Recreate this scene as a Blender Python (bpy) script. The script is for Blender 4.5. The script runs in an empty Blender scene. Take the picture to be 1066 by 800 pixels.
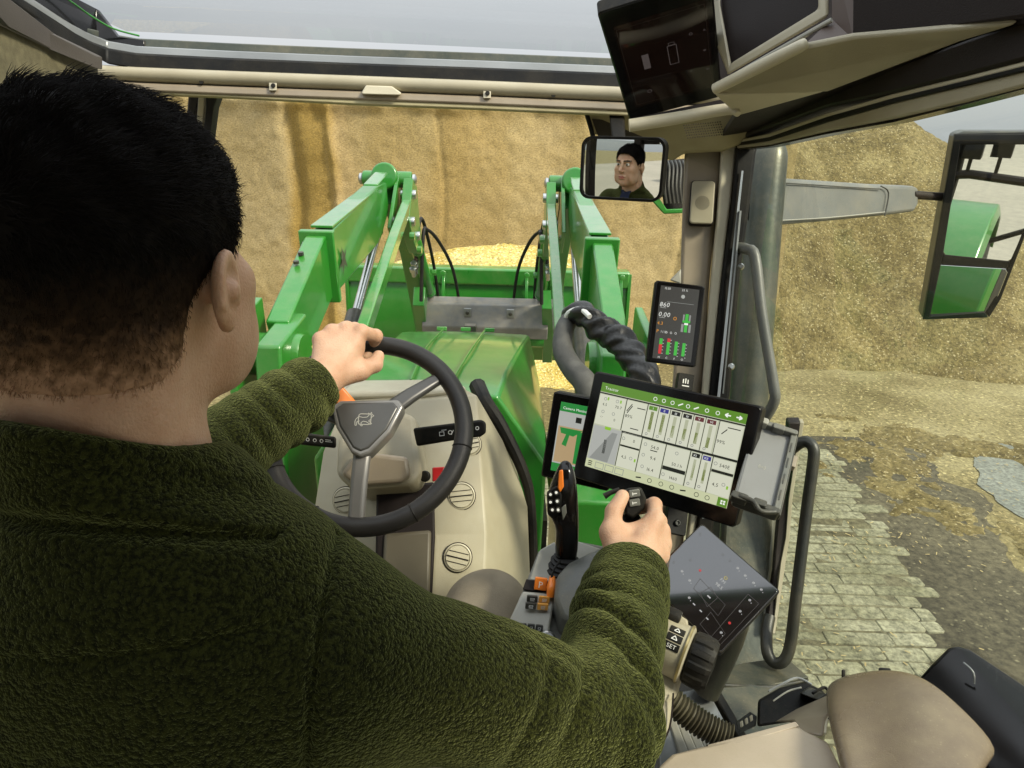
import bpy, bmesh, math, random
import numpy as np
from mathutils import Vector, Matrix
random.seed(7); rng = np.random.default_rng(7)
S = bpy.context.scene
COL = S.collection
# ------------------------------------------------------------------ camera
F, CX, CY = 695.0, 533.0, 400.0
PITCH, ROLL = math.radians(20.0), math.radians(1.5)
CAM = Vector((0, 0, 2.9))
FW = Vector((0, math.cos(PITCH), -math.sin(PITCH)))
_r0, _u0 = Vector((1, 0, 0)), Vector((0, math.sin(PITCH), math.cos(PITCH)))
RT = _r0*math.cos(ROLL) + _u0*math.sin(ROLL)
UP = -_r0*math.sin(ROLL) + _u0*math.cos(ROLL)
cd = bpy.data.cameras.new('camera'); cam = bpy.data.objects.new('camera', cd); COL.objects.link(cam)
cd.sensor_width = 36; cd.lens = 36*F/1066; cd.clip_start = 0.02; cd.clip_end = 5000
cam.matrix_world = Matrix(((RT.x, UP.x, -FW.x, CAM.x), (RT.y, UP.y, -FW.y, CAM.y), (RT.z, UP.z, -FW.z, CAM.z), (0, 0, 0, 1)))
S.camera = cam
S.render.resolution_x, S.render.resolution_y = 1024, 768
def ray(px, py): return FW + RT*((px-CX)/F) + UP*((CY-py)/F)
def P(px, py, d): return CAM + ray(px, py)*d
def PY(px, py, Y): r = ray(px, py); return CAM + r*((Y-CAM.y)/r.y)
def PX(px, py, X): r = ray(px, py); return CAM + r*((X-CAM.x)/r.x)
def PZ(px, py, Z): r = ray(px, py); return CAM + r*((Z-CAM.z)/r.z)
# ------------------------------------------------------------------ materials
MATS = {}
def newmat(name):
    m = bpy.data.materials.new(name); m.use_nodes = True
    return m, m.node_tree.nodes, m.node_tree.links, m.node_tree.nodes['Principled BSDF']
def setp(b, **k):
    for a, v in k.items():
        b.inputs[{'rough': 'Roughness', 'metal': 'Metallic', 'spec': 'Specular IOR Level', 'coat': 'Coat Weight', 'coatr': 'Coat Roughness', 'sheen': 'Sheen Weight', 'sheenr': 'Sheen Roughness', 'sss': 'Subsurface Weight', 'ssss': 'Subsurface Scale', 'aniso': 'Anisotropic'}[a]].default_value = v
def c4(c): return (c[0], c[1], c[2], 1)
def mat(name, c1, c2=None, scale=40, bump=0.0, bscale=None, detail=4, dist=0.001, contrast=None, dust=0.0, **k):
    """principled with noise colour variation between c1 and c2 and a noise bump, in object space"""
    if name in MATS: return MATS[name]
    m, N, L, b = newmat(name); setp(b, **k)
    tc = N.new('ShaderNodeTexCoord')
    if c2 is None: c2 = tuple(x*0.86 for x in c1)
    n = N.new('ShaderNodeTexNoise'); n.inputs['Scale'].default_value = scale; n.inputs['Detail'].default_value = detail
    L.new(tc.outputs['Object'], n.inputs['Vector'])
    r = N.new('ShaderNodeValToRGB'); r.color_ramp.elements[0].color = c4(c1); r.color_ramp.elements[1].color = c4(c2)
    lo, hi = contrast or (0.35, 0.65); r.color_ramp.elements[0].position = lo; r.color_ramp.elements[1].position = hi
    L.new(n.outputs['Fac'], r.inputs['Fac']); out = r.outputs['Color']
    if dust:
        # settled dust: more on faces that look up, broken up by two noises
        ge = N.new('ShaderNodeNewGeometry'); sp = N.new('ShaderNodeSeparateXYZ'); L.new(ge.outputs['True Normal'], sp.inputs[0])
        up = N.new('ShaderNodeMapRange'); up.inputs['From Min'].default_value = -0.2; up.inputs['To Min'].default_value = 0.25; L.new(sp.outputs['Z'], up.inputs['Value'])
        nd = N.new('ShaderNodeTexNoise'); nd.inputs['Scale'].default_value = 11; nd.inputs['Detail'].default_value = 9; nd.inputs['Roughness'].default_value = 0.72; L.new(tc.outputs['Object'], nd.inputs['Vector'])
        rd = N.new('ShaderNodeMapRange'); rd.inputs['From Min'].default_value = 0.42; rd.inputs['From Max'].default_value = 0.72; rd.inputs['To Max'].default_value = dust; L.new(nd.outputs['Fac'], rd.inputs['Value'])
        vo = N.new('ShaderNodeTexVoronoi'); vo.inputs['Scale'].default_value = 160; L.new(tc.outputs['Object'], vo.inputs['Vector'])
        rs = N.new('ShaderNodeMapRange'); rs.inputs['From Min'].default_value = 0.20; rs.inputs['From Max'].default_value = 0.08; rs.inputs['To Max'].default_value = dust*1.2; L.new(vo.outputs['Distance'], rs.inputs['Value'])
        ms = N.new('ShaderNodeMath'); ms.operation = 'MULTIPLY'; L.new(rs.outputs['Result'], ms.inputs[0]); L.new(nd.outputs['Fac'], ms.inputs[1])
        sm = N.new('ShaderNodeMath'); sm.operation = 'ADD'; L.new(rd.outputs['Result'], sm.inputs[0]); L.new(ms.outputs[0], sm.inputs[1])
        mu = N.new('ShaderNodeMath'); mu.operation = 'MULTIPLY'; mu.use_clamp = True; L.new(sm.outputs[0], mu.inputs[0]); L.new(up.outputs['Result'], mu.inputs[1])
        md = N.new('ShaderNodeMixRGB'); L.new(mu.outputs[0], md.inputs['Fac']); L.new(out, md.inputs['Color1']); md.inputs['Color2'].default_value = (0.33, 0.27, 0.16, 1); out = md.outputs['Color']
    L.new(out, b.inputs['Base Color'])
    if bump:
        n2 = N.new('ShaderNodeTexNoise'); n2.inputs['Scale'].default_value = bscale or scale*6; n2.inputs['Detail'].default_value = 3
        L.new(tc.outputs['Object'], n2.inputs['Vector'])
        bp = N.new('ShaderNodeBump'); bp.inputs['Strength'].default_value = bump; bp.inputs['Distance'].default_value = dist
        L.new(n2.outputs['Fac'], bp.inputs['Height']); L.new(bp.outputs['Normal'], b.inputs['Normal'])
    # subtle wear in the gloss
    rr = k.get('rough', 0.5)
    mr = N.new('ShaderNodeMapRange'); mr.inputs['To Min'].default_value = max(0, rr-0.08); mr.inputs['To Max'].default_value = min(1, rr+0.08)
    n3 = N.new('ShaderNodeTexNoise'); n3.inputs['Scale'].default_value = 9; n3.inputs['Detail'].default_value = 6
    L.new(tc.outputs['Object'], n3.inputs['Vector']); L.new(n3.outputs['Fac'], mr.inputs['Value']); L.new(mr.outputs['Result'], b.inputs['Roughness'])
    MATS[name] = m; return m
def flat(name, c, **k):
    if name in MATS: return MATS[name]
    m, N, L, b = newmat(name); b.inputs['Base Color'].default_value = c4(c); setp(b, **k); MATS[name] = m; return m
EXPO = 1.85
def glow(name, c, s=1.0, rough=0.22):
    if name in MATS: return MATS[name]
    m, N, L, b = newmat(name); b.inputs['Base Color'].default_value = (0.01, 0.01, 0.01, 1)
    setp(b, rough=rough); b.inputs['Emission Color'].default_value = c4(c); b.inputs['Emission Strength'].default_value = s/2**EXPO
    MATS[name] = m; return m
def glassmat(name, tint=(0.93, 0.96, 0.94), refl=1.0, dirt=0.02):
    if name in MATS: return MATS[name]
    m, N, L, b = newmat(name); N.remove(b); out = N['Material Output']
    t = N.new('ShaderNodeBsdfTransparent'); t.inputs['Color'].default_value = c4(tint)
    g = N.new('ShaderNodeBsdfGlossy'); g.inputs['Roughness'].default_value = 0.01; g.inputs['Color'].default_value = (refl, refl, refl, 1)
    fr = N.new('ShaderNodeFresnel'); ge = N.new('ShaderNodeNewGeometry'); mi_ = N.new('ShaderNodeMapRange'); mi_.inputs['To Min'].default_value = 1.45; mi_.inputs['To Max'].default_value = 1/1.45; L.new(ge.outputs['Backfacing'], mi_.inputs['Value']); L.new(mi_.outputs['Result'], fr.inputs['IOR'])
    mx = N.new('ShaderNodeMixShader'); L.new(fr.outputs['Fac'], mx.inputs['Fac']); L.new(t.outputs[0], mx.inputs[1]); L.new(g.outputs[0], mx.inputs[2])
    d = N.new('ShaderNodeBsdfDiffuse'); d.inputs['Color'].default_value = (0.6, 0.58, 0.5, 1)
    tc = N.new('ShaderNodeTexCoord'); nz = N.new('ShaderNodeTexNoise'); nz.inputs['Scale'].default_value = 3.5; nz.inputs['Detail'].default_value = 5
    L.new(tc.outputs['Object'], nz.inputs['Vector'])
    mr = N.new('ShaderNodeMapRange'); mr.inputs['From Min'].default_value = 0.45; mr.inputs['From Max'].default_value = 0.75; mr.inputs['To Max'].default_value = dirt
    L.new(nz.outputs['Fac'], mr.inputs['Value'])
    m2 = N.new('ShaderNodeMixShader'); L.new(mr.outputs['Result'], m2.inputs['Fac']); L.new(mx.outputs[0], m2.inputs[1]); L.new(d.outputs[0], m2.inputs[2])
    L.new(m2.outputs[0], out.inputs['Surface']); MATS[name] = m; return m
M_BEIGE = mat('beige_plastic', (0.37, 0.335, 0.24), (0.30, 0.27, 0.19), 9, 0.3, 700, detail=8, dust=.5, rough=0.45)
M_BEIGE2 = mat('light_beige_plastic', (0.54, 0.50, 0.38), (0.46, 0.42, 0.31), 9, 0.3, 700, detail=8, dust=.4, rough=0.4)
M_TAUPE = mat('taupe_plastic', (0.30, 0.25, 0.185), (0.25, 0.205, 0.15), 9, 0.3, 700, detail=8, dust=.4, rough=0.38)
M_PINKB = mat('pale_taupe_plastic', (0.48, 0.40, 0.31), (0.42, 0.35, 0.27), 9, 0.3, 700, detail=8, dust=.3, rough=0.42)
M_OLIVE = mat('olive_beige_lining', (0.36, 0.32, 0.18), (0.30, 0.26, 0.14), 18, 0.5, 500, rough=0.7)
M_LINER = mat('headliner_fabric', (0.12, 0.105, 0.055), (0.08, 0.07, 0.036), 60, 0.8, 700, rough=0.9)
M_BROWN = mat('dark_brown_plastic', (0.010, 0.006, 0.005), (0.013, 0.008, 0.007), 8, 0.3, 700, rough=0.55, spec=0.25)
M_BLACK = mat('black_plastic', (0.004, 0.004, 0.004), (0.007, 0.007, 0.007), 12, 0.3, 900, dust=.10, rough=0.48, spec=0.18)
M_GLOSS = mat('gloss_black', (0.003, 0.003, 0.003), (0.005, 0.004, 0.004), 8, rough=0.14, spec=0.35)
M_RUBBER = mat('black_rubber', (0.007, 0.007, 0.007), (0.013, 0.012, 0.011), 30, 0.4, 500, rough=0.6, spec=0.3)
M_LEATHER = mat('wheel_leather', (0.013, 0.012, 0.011), (0.020, 0.018, 0.016), 20, 0.5, 700, rough=0.42, spec=0.35)
M_GREY = mat('grey_plastic', (0.125, 0.13, 0.12), (0.10, 0.105, 0.095), 8, 0.3, 800, dust=.35, rough=0.42)
M_LGREY = mat('light_grey_plastic', (0.34, 0.335, 0.29), (0.29, 0.285, 0.25), 8, 0.25, 800, dust=.3, rough=0.4)
M_DGREY = mat('dark_grey_plastic', (0.016, 0.018, 0.015), (0.026, 0.027, 0.022), 8, 0.3, 800, dust=.2, rough=0.4)
M_SILVER = mat('satin_metal', (0.55, 0.56, 0.55), (0.45, 0.46, 0.46), 14, rough=0.3, metal=1.0)
M_STEEL = mat('grey_metal', (0.30, 0.31, 0.31), (0.22, 0.23, 0.23), 5, 0.3, 60, rough=0.42, metal=0.6)
M_STACK = mat('stack_coating', (0.06, 0.068, 0.056), (0.04, 0.048, 0.038), 6, 0.3, 90, detail=8, dust=.4, rough=0.35, metal=0.3)
M_GREEN = mat('green_paint', (0.012, 0.175, 0.012), (0.014, 0.155, 0.012), 2.2, dust=.14, rough=0.34, coat=.5, coatr=0.08)
M_GREENL = mat('worn_green_paint', (0.02, 0.19, 0.018), (0.07, 0.21, 0.04), 7, detail=8, contrast=(0.5, 0.8), dust=.3, rough=0.30, coat=1.0, coatr=0.10)
M_YELLOW = mat('yellow_paint', (0.75, 0.55, 0.03), rough=0.35)
M_ORANGE = mat('orange_plastic', (0.75, 0.20, 0.02), (0.68, 0.17, 0.015), 12, rough=0.35)
M_AMBER = mat('amber_plastic', (0.72, 0.33, 0.05), rough=0.4)
M_RED = mat('red_plastic', (0.55, 0.02, 0.02), rough=0.35)
M_WHITE = mat('white_print', (0.75, 0.75, 0.72), rough=0.5)
M_CANVAS = mat('grey_canvas', (0.05, 0.05, 0.046), (0.08, 0.08, 0.072), 30, 0.5, 300, rough=0.7)
M_WRAP = mat('black_wrap', (0.008, 0.008, 0.008), (0.016, 0.016, 0.016), 25, 0.5, 60, dist=0.006, rough=0.36)
M_TROUSER = mat('beige_trouser_cloth', (0.24, 0.2, 0.14), (0.2, 0.165, 0.115), 30, 0.8, 700, rough=0.9)
M_MIRROR = flat('mirror_silvering', (0.86, 0.88, 0.86), metal=1.0, rough=0.012)
M_GLASS = glassmat('clear_glass', tint=(.96, .975, .955), refl=0.35, dirt=0.008)
M_GLASSR = glassmat('roof_glass', tint=(0.95, 0.97, 0.97), refl=0.15, dirt=0.0)
M_GLASSS = glassmat('side_glass', tint=(0.88, 0.92, 0.87), refl=0.6, dirt=0.04)
M_LAMP = flat('lamp_lens', (0.5, 0.5, 0.48), rough=0.1)
# ------------------------------------------------------------------ mesh builder
class MB:
    def __init__(s): s.v = []; s.f = []; s.m = []; s.mats = []
    def mi(s, m):
        if m not in s.mats: s.mats.append(m)
        return s.mats.index(m)
    def add(s, verts, faces, m):
        o = len(s.v); s.v += [Vector(v) for v in verts]; i = s.mi(m)
        for f in faces: s.f.append(tuple(o+k for k in f)); s.m.append(i)
        return s
    def box(s, c, size, m, R=None):
        x, y, z = [k/2 for k in size]
        vs = [Vector(k) for k in ((-x,-y,-z),(x,-y,-z),(x,y,-z),(-x,y,-z),(-x,-y,z),(x,-y,z),(x,y,z),(-x,y,z))]
        if R is not None: vs = [R @ v for v in vs]
        c = Vector(c)
        return s.add([c+v for v in vs], [(3,2,1,0),(4,5,6,7),(0,1,5,4),(1,2,6,5),(2,3,7,6),(3,0,4,7)], m)
    def prism(s, pts, off, m):
        """closed prism: polygon pts (3d) pushed by off (vector or per-point function)"""
        n = len(pts); pts = [Vector(p) for p in pts]
        b = [p + (off(p) if callable(off) else Vector(off)) for p in pts]
        return s.add(pts+b, [tuple(range(n)), tuple(range(2*n-1, n-1, -1))] + [(i, n+i, n+(i+1) % n, (i+1) % n) for i in range(n)], m)
    def loft(s, secs, m, closed=True, caps=True):
        n = len(secs[0]); vs = [v for q in secs for v in q]; fs = []
        for i in range(len(secs)-1):
            for j in range(n if closed else n-1):
                k = (j+1) % n; fs.append((i*n+j, i*n+k, (i+1)*n+k, (i+1)*n+j))
        if caps and closed: fs += [tuple(range(n-1, -1, -1)), tuple((len(secs)-1)*n+j for j in range(n))]
        return s.add(vs, fs, m)
    def tube(s, pts, r, m, n=12, smooth=1, caps=True, flat=None):
        pts = [Vector(p) for p in pts]
        rs = list(r) if isinstance(r, (list, tuple)) else [r]*len(pts)
        for _ in range(smooth if len(pts) > 2 else 0):
            q, w = [], []
            N = len(pts)
            for i in range(N-1):
                p0, p1, p2, p3 = pts[max(i-1, 0)], pts[i], pts[i+1], pts[min(i+2, N-1)]
                for t in (0, .25, .5, .75):
                    q.append(0.5*((2*p1)+(p2-p0)*t+(2*p0-5*p1+4*p2-p3)*t*t+(3*p1-p0-3*p2+p3)*t**3)); w.append(rs[i]*(1-t)+rs[i+1]*t)
            q.append(pts[-1]); w.append(rs[-1]); pts, rs = q, w
        secs = []; prev = None
        for i, p in enumerate(pts):
            t = (pts[min(i+1, len(pts)-1)]-pts[max(i-1, 0)]).normalized()
            if prev is None:
                a = Vector((0, 0, 1)) if abs(t.z) < .9 else Vector((1, 0, 0)); u = t.cross(a).normalized()
            else: u = (prev - t*prev.dot(t)).normalized()
            prev = u; w = t.cross(u); k = flat or 1
            secs.append([p + (u*math.cos(2*math.pi*j/n) + w*math.sin(2*math.pi*j/n)*k)*rs[i] for j in range(n)])
        return s.loft(secs, m, caps=caps)
    def lathe(s, base, axis, prof, m, n=28):
        """prof = [(r, h)...] along axis from base"""
        ax = Vector(axis).normalized(); a = Vector((0, 0, 1)) if abs(ax.z) < .9 else Vector((1, 0, 0)); u = ax.cross(a).normalized(); w = ax.cross(u); base = Vector(base)
        secs = [[base+ax*h+(u*math.cos(2*math.pi*j/n)+w*math.sin(2*math.pi*j/n))*max(r, 1e-4) for j in range(n)] for r, h in prof]
        return s.loft(secs, m)
    def grid(s, rows, m):
        n = len(rows[0]); vs = [v for r in rows for v in r]
        return s.add(vs, [(i*n+j, i*n+j+1, (i+1)*n+j+1, (i+1)*n+j) for i in range(len(rows)-1) for j in range(n-1)], m)
def obj(name, mb, parent=None, bevel=0, seg=2, smooth=35, subsurf=0, solid=0, soff=-1, mats=None):
    me = bpy.data.meshes.new(name); me.from_pydata([tuple(v) for v in mb.v], [], mb.f); me.update()
    for m in mb.mats: me.materials.append(m)
    me.polygons.foreach_set('material_index', mb.m)
    bm = bmesh.new(); bm.from_mesh(me)
    if bevel or solid or subsurf: bmesh.ops.remove_doubles(bm, verts=bm.verts, dist=1e-6)
    bmesh.ops.recalc_face_normals(bm, faces=bm.faces); bm.to_mesh(me); bm.free()
    o = bpy.data.objects.new(name, me); COL.objects.link(o)
    if solid: md = o.modifiers.new('thick', 'SOLIDIFY'); md.thickness = solid; md.offset = soff
    if bevel:
        md = o.modifiers.new('bevel', 'BEVEL'); md.width = bevel; md.segments = seg; md.limit_method = 'ANGLE'; md.angle_limit = math.radians(28); md.harden_normals = False
    if subsurf: md = o.modifiers.new('sub', 'SUBSURF'); md.levels = subsurf; md.render_levels = subsurf
    if smooth:
        me.polygons.foreach_set('use_smooth', [True]*len(me.polygons))
        if not subsurf: me.set_sharp_from_angle(angle=math.radians(smooth))
    if parent is not None:
        o.parent = parent; o.matrix_parent_inverse = Matrix.Translation(-Vector(parent.location)) if parent.type == 'EMPTY' else Matrix.Identity(4)
    return o
def thing(name, label, cat, loc, group=None):
    o = bpy.data.objects.new(name, None); COL.objects.link(o); o.location = Vector(loc); o.empty_display_size = 0.1
    o['label'] = label; o['category'] = cat
    if group: o['group'] = group
    return o
def tag(o, label, cat, group=None):
    o['label'] = label; o['category'] = cat
    if group: o['group'] = group
    return o
def struct(o): o['kind'] = 'structure'; return o
# ------------------------------------------------------------------ fit a flat rectangle to four pixels
def planepanel(c, d, n):
    """the same for a panel whose facing direction n is known"""
    o = P(sum(x for x, y in c)/4, sum(y for x, y in c)/4, d); n = Vector(n).normalized()
    def on(px, py): r = ray(px, py); return CAM+r*((o-CAM).dot(n)/r.dot(n))
    q = [on(*p) for p in c]; o = sum(q, Vector())/4; x = (q[1]-q[0]+q[2]-q[3]).normalized(); y = n.cross(x); yb = (q[0]-q[3]+q[1]-q[2]).normalized()
    a = math.atan2(yb.dot(x), yb.dot(y)); x2 = x*math.cos(a/2)-y*math.sin(a/2); y2 = n.cross(x2)
    w = ((q[1]-q[0]).length+(q[2]-q[3]).length)/2; h = ((q[0]-q[3]).length+(q[1]-q[2]).length)/2
    M = Matrix((x2, y2, n)).transposed().to_4x4(); M.translation = o; return M, w*math.cos(a/2), h*math.cos(a/2)
def fitpanel(c, d, asp=None):
    """corner pixels TL,TR,BR,BL -> (matrix with origin at centre, x right, y up, z to the viewer, w, h); centre at depth d"""
    c = np.array(c, float); u = (c[:, 0]-CX)/F; v = (CY-c[:, 1])/F
    ctr = np.array([u.mean(), v.mean()])
    w0 = np.linalg.norm(c[1]-c[0])/F*d; h0 = np.linalg.norm(c[3]-c[0])/F*d
    e = (c[1]-c[0])/np.linalg.norm(c[1]-c[0]); roll = math.atan2(-e[1], e[0])
    x = np.array([0, 0, roll, ctr[0], ctr[1], w0, h0])
    def R3(a): return np.array(Matrix.Rotation(a[2], 3, 'Z') @ Matrix.Rotation(a[1], 3, 'Y') @ Matrix.Rotation(a[0], 3, 'X'))
    def res(x):
        R = R3(x); o = np.array([x[3]*d, x[4]*d, -d]); out = []
        for (sx, sy), uu, vv in zip(((-1, 1), (1, 1), (1, -1), (-1, -1)), u, v):
            p = o + R @ np.array([sx*x[5]/2, sy*x[6]/2, 0]); out += [p[0]/-p[2]-uu, p[1]/-p[2]-vv]
        out += [0.004*x[0], 0.004*x[1]]
        if asp: out += [0.3*(x[5]-asp*x[6])]
        return np.array(out)
    for _ in range(60):
        r = res(x); J = np.array([(res(x+np.eye(7)[i]*1e-5)-r)/1e-5 for i in range(7)]).T
        dx = np.linalg.lstsq(np.vstack([J, np.eye(7)*1e-3]), np.concatenate([-r, np.zeros(7)]), rcond=None)[0]; x = x+np.clip(dx, -.2, .2)
    R = Matrix(R3(x).tolist()); B = Matrix((RT, UP, -FW)).transposed()
    o = CAM + RT*(x[3]*d) + UP*(x[4]*d) + FW*d
    M = (B @ R).to_4x4(); M.translation = o
    return M, x[5], x[6]
# ------------------------------------------------------------------ glyphs and flat graphics
GL = {}
def load_glyphs(chars):
    os_ = []
    for i, ch in enumerate(chars):
        cu = bpy.data.curves.new('g', 'FONT'); cu.body = ch; cu.size = 1; cu.resolution_u = 2
        o = bpy.data.objects.new('g', cu); COL.objects.link(o); os_.append((ch, o, cu))
    dg = bpy.context.evaluated_depsgraph_get(); dg.update()
    for ch, o, cu in os_:
        me = o.evaluated_get(dg).to_mesh()
        vs = [v.co.copy() for v in me.vertices]; fs = [tuple(p.vertices) for p in me.polygons]
        GL[ch] = (vs, fs, (max((v.x for v in vs), default=0.25)+0.07)); o.evaluated_get(dg).to_mesh_clear()
    for ch, o, cu in os_: bpy.data.objects.remove(o); bpy.data.curves.remove(cu)
load_glyphs('&ABCDEFGHIJKLMNOPQRSTUVWXYZabcdefghijklmnopqrstuvwxyz0123456789.,%+-/:<>°')
GL[' '] = ([], [], 0.3)
class Gfx:
    """flat graphics on a panel: u 0..1 to the right, v 0..1 downwards"""
    def __init__(s, M, w, h, z0=0.0): s.M, s.w, s.h, s.z = M, w, h, z0; s.mb = MB()
    def p(s, u, v, z=None): return s.M @ Vector(((u-.5)*s.w, (.5-v)*s.h, s.z if z is None else z))
    def up(s, k=0.00012): s.z += k; return s
    def poly(s, uv, m): s.mb.add([s.p(*q) for q in uv], [tuple(range(len(uv)))], m)
    def rect(s, u0, v0, u1, v1, m): s.poly([(u0, v1), (u1, v1), (u1, v0), (u0, v0)], m)
    def frame(s, u0, v0, u1, v1, m, t=0.004):
        ta = t*s.w/s.h
        s.rect(u0, v0, u1, v0+ta, m); s.rect(u0, v1-ta, u1, v1, m); s.rect(u0, v0+ta, u0+t, v1-ta, m); s.rect(u1-t, v0+ta, u1, v1-ta, m)
    def ring(s, u, v, r, m, t=0.25, n=14, a0=0, a1=2*math.pi):
        k = s.w/s.h
        for i in range(n):
            a, b = a0+(a1-a0)*i/n, a0+(a1-a0)*(i+1)/n; q = r*(1-t)
            s.poly([(u+q*math.cos(a), v+q*k*math.sin(a)), (u+q*math.cos(b), v+q*k*math.sin(b)), (u+r*math.cos(b), v+r*k*math.sin(b)), (u+r*math.cos(a), v+r*k*math.sin(a))], m)
    def disc(s, u, v, r, m, n=14): s.poly([(u+r*math.cos(-2*math.pi*i/n), v+r*s.w/s.h*math.sin(-2*math.pi*i/n)) for i in range(n)], m)
    def line(s, u0, v0, u1, v1, m, t=0.004):
        a = Vector(((u1-u0)*s.w, (v1-v0)*s.h)); n = Vector((-a.y, a.x)).normalized()*t*s.w/2
        nu, nv = n.x/s.w, n.y/s.h
        s.poly([(u0-nu, v0-nv), (u0+nu, v0+nv), (u1+nu, v1+nv), (u1-nu, v1-nv)], m)
    def text(s, u, v, size, txt, m, align='l', sk=0.0):
        tot = sum(GL[c][2] for c in txt)*size; x = u*s.w - (tot/2 if align == 'c' else tot if align == 'r' else 0)
        for c in txt:
            vs, fs, adv = GL[c]
            if fs: s.mb.add([s.M @ Vector((x-s.w/2+q.x*size+sk*q.y*size, (.5-v)*s.h+q.y*size, s.z)) for q in vs], fs, m)
            x += adv*size
    def done(s, name, parent): return obj(name, s.mb, parent, smooth=0)
def rrect(w, h, r, n=5):
    """rounded rectangle outline, counter-clockwise"""
    out = []
    for cx, cy, a in ((w/2-r, h/2-r, 0), (-w/2+r, h/2-r, 90), (-w/2+r, -h/2+r, 180), (w/2-r, -h/2+r, 270)):
        for i in range(n+1):
            t = math.radians(a+90*i/n); out.append((cx+r*math.cos(t), cy+r*math.sin(t)))
    return out
def slab(mb, M, w, h, r, z0, z1, m, ox=0, oy=0):
    pts = [M @ Vector((x+ox, y+oy, z1)) for x, y in rrect(w, h, r)]; off = M.to_3x3() @ Vector((0, 0, z0-z1))
    return mb.prism(pts, off, m)
def away(p, k): return (Vector(p)-CAM).normalized()*k
# ================================================================== world and light
W = bpy.data.worlds.new('World'); S.world = W; W.use_nodes = True
wn, wl = W.node_tree.nodes, W.node_tree.links
bg = wn['Background']
sky = wn.new('ShaderNodeTexSky'); sky.sky_type = 'NISHITA'; sky.sun_disc = False
SUN_EL, SUN_AZ = math.radians(42), math.radians(118)     # azimuth clockwise from +Y
sky.sun_elevation = SUN_EL; sky.sun_rotation = SUN_AZ; sky.dust_density = 3.0; sky.air_density = 1.2
tc = wn.new('ShaderNodeTexCoord'); mp = wn.new('ShaderNodeMapping'); mp.inputs['Scale'].default_value = (1, 1, 3.5)
nz = wn.new('ShaderNodeTexNoise'); nz.inputs['Scale'].default_value = 2.2; nz.inputs['Detail'].default_value = 6; nz.inputs['Roughness'].default_value = 0.5
wl.new(tc.outputs['Generated'], mp.inputs['Vector']); wl.new(mp.outputs['Vector'], nz.inputs['Vector'])
cr = wn.new('ShaderNodeValToRGB'); cr.color_ramp.elements[0].position = 0.3; cr.color_ramp.elements[0].color = (8.8, 9.3, 9.8, 1)
cr.color_ramp.elements[1].position = 0.7; cr.color_ramp.elements[1].color = (10.0, 10.2, 10.4, 1)
wl.new(nz.outputs['Fac'], cr.inputs['Fac'])
mx = wn.new('ShaderNodeMixRGB'); mx.inputs['Fac'].default_value = 0.92
wl.new(sky.outputs['Color'], mx.inputs['Color1']); wl.new(cr.outputs['Color'], mx.inputs['Color2']); 
# overcast dome: three times brighter overhead than at the horizon
sz = wn.new('ShaderNodeSeparateXYZ'); wl.new(tc.outputs['Generated'], sz.inputs[0])
ov = wn.new('ShaderNodeMapRange'); ov.inputs['To Min'].default_value = 0.27; ov.inputs['To Max'].default_value = 1.1; wl.new(sz.outputs['Z'], ov.inputs['Value'])
mm = wn.new('ShaderNodeMixRGB'); mm.blend_type = 'MULTIPLY'; mm.inputs['Fac'].default_value = 1; wl.new(mx.outputs['Color'], mm.inputs['Color1']); wl.new(ov.outputs['Result'], mm.inputs['Color2']); wl.new(mm.outputs['Color'], bg.inputs['Color'])
bg.inputs['Strength'].default_value = 0.06
sd = bpy.data.lights.new('sun', 'SUN'); sd.energy = 1.5; sd.angle = math.radians(12); sd.color = (1, 0.91, 0.74)
so = bpy.data.objects.new('sun', sd); COL.objects.link(so)
sv = Vector((math.sin(SUN_AZ)*math.cos(SUN_EL), math.cos(SUN_AZ)*math.cos(SUN_EL), math.sin(SUN_EL)))
so.rotation_euler = sv.to_track_quat('Z', 'Y').to_euler(); so.location = (6, -4, 12)
vs = S.view_settings; vs.view_transform = 'Standard'; vs.look = 'None'; vs.gamma = 1; vs.use_curve_mapping = False; vs.exposure = EXPO
S.cycles.max_bounces = 10; S.cycles.transparent_max_bounces = 16; S.cycles.diffuse_bounces = 5; S.cycles.glossy_bounces = 5
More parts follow.
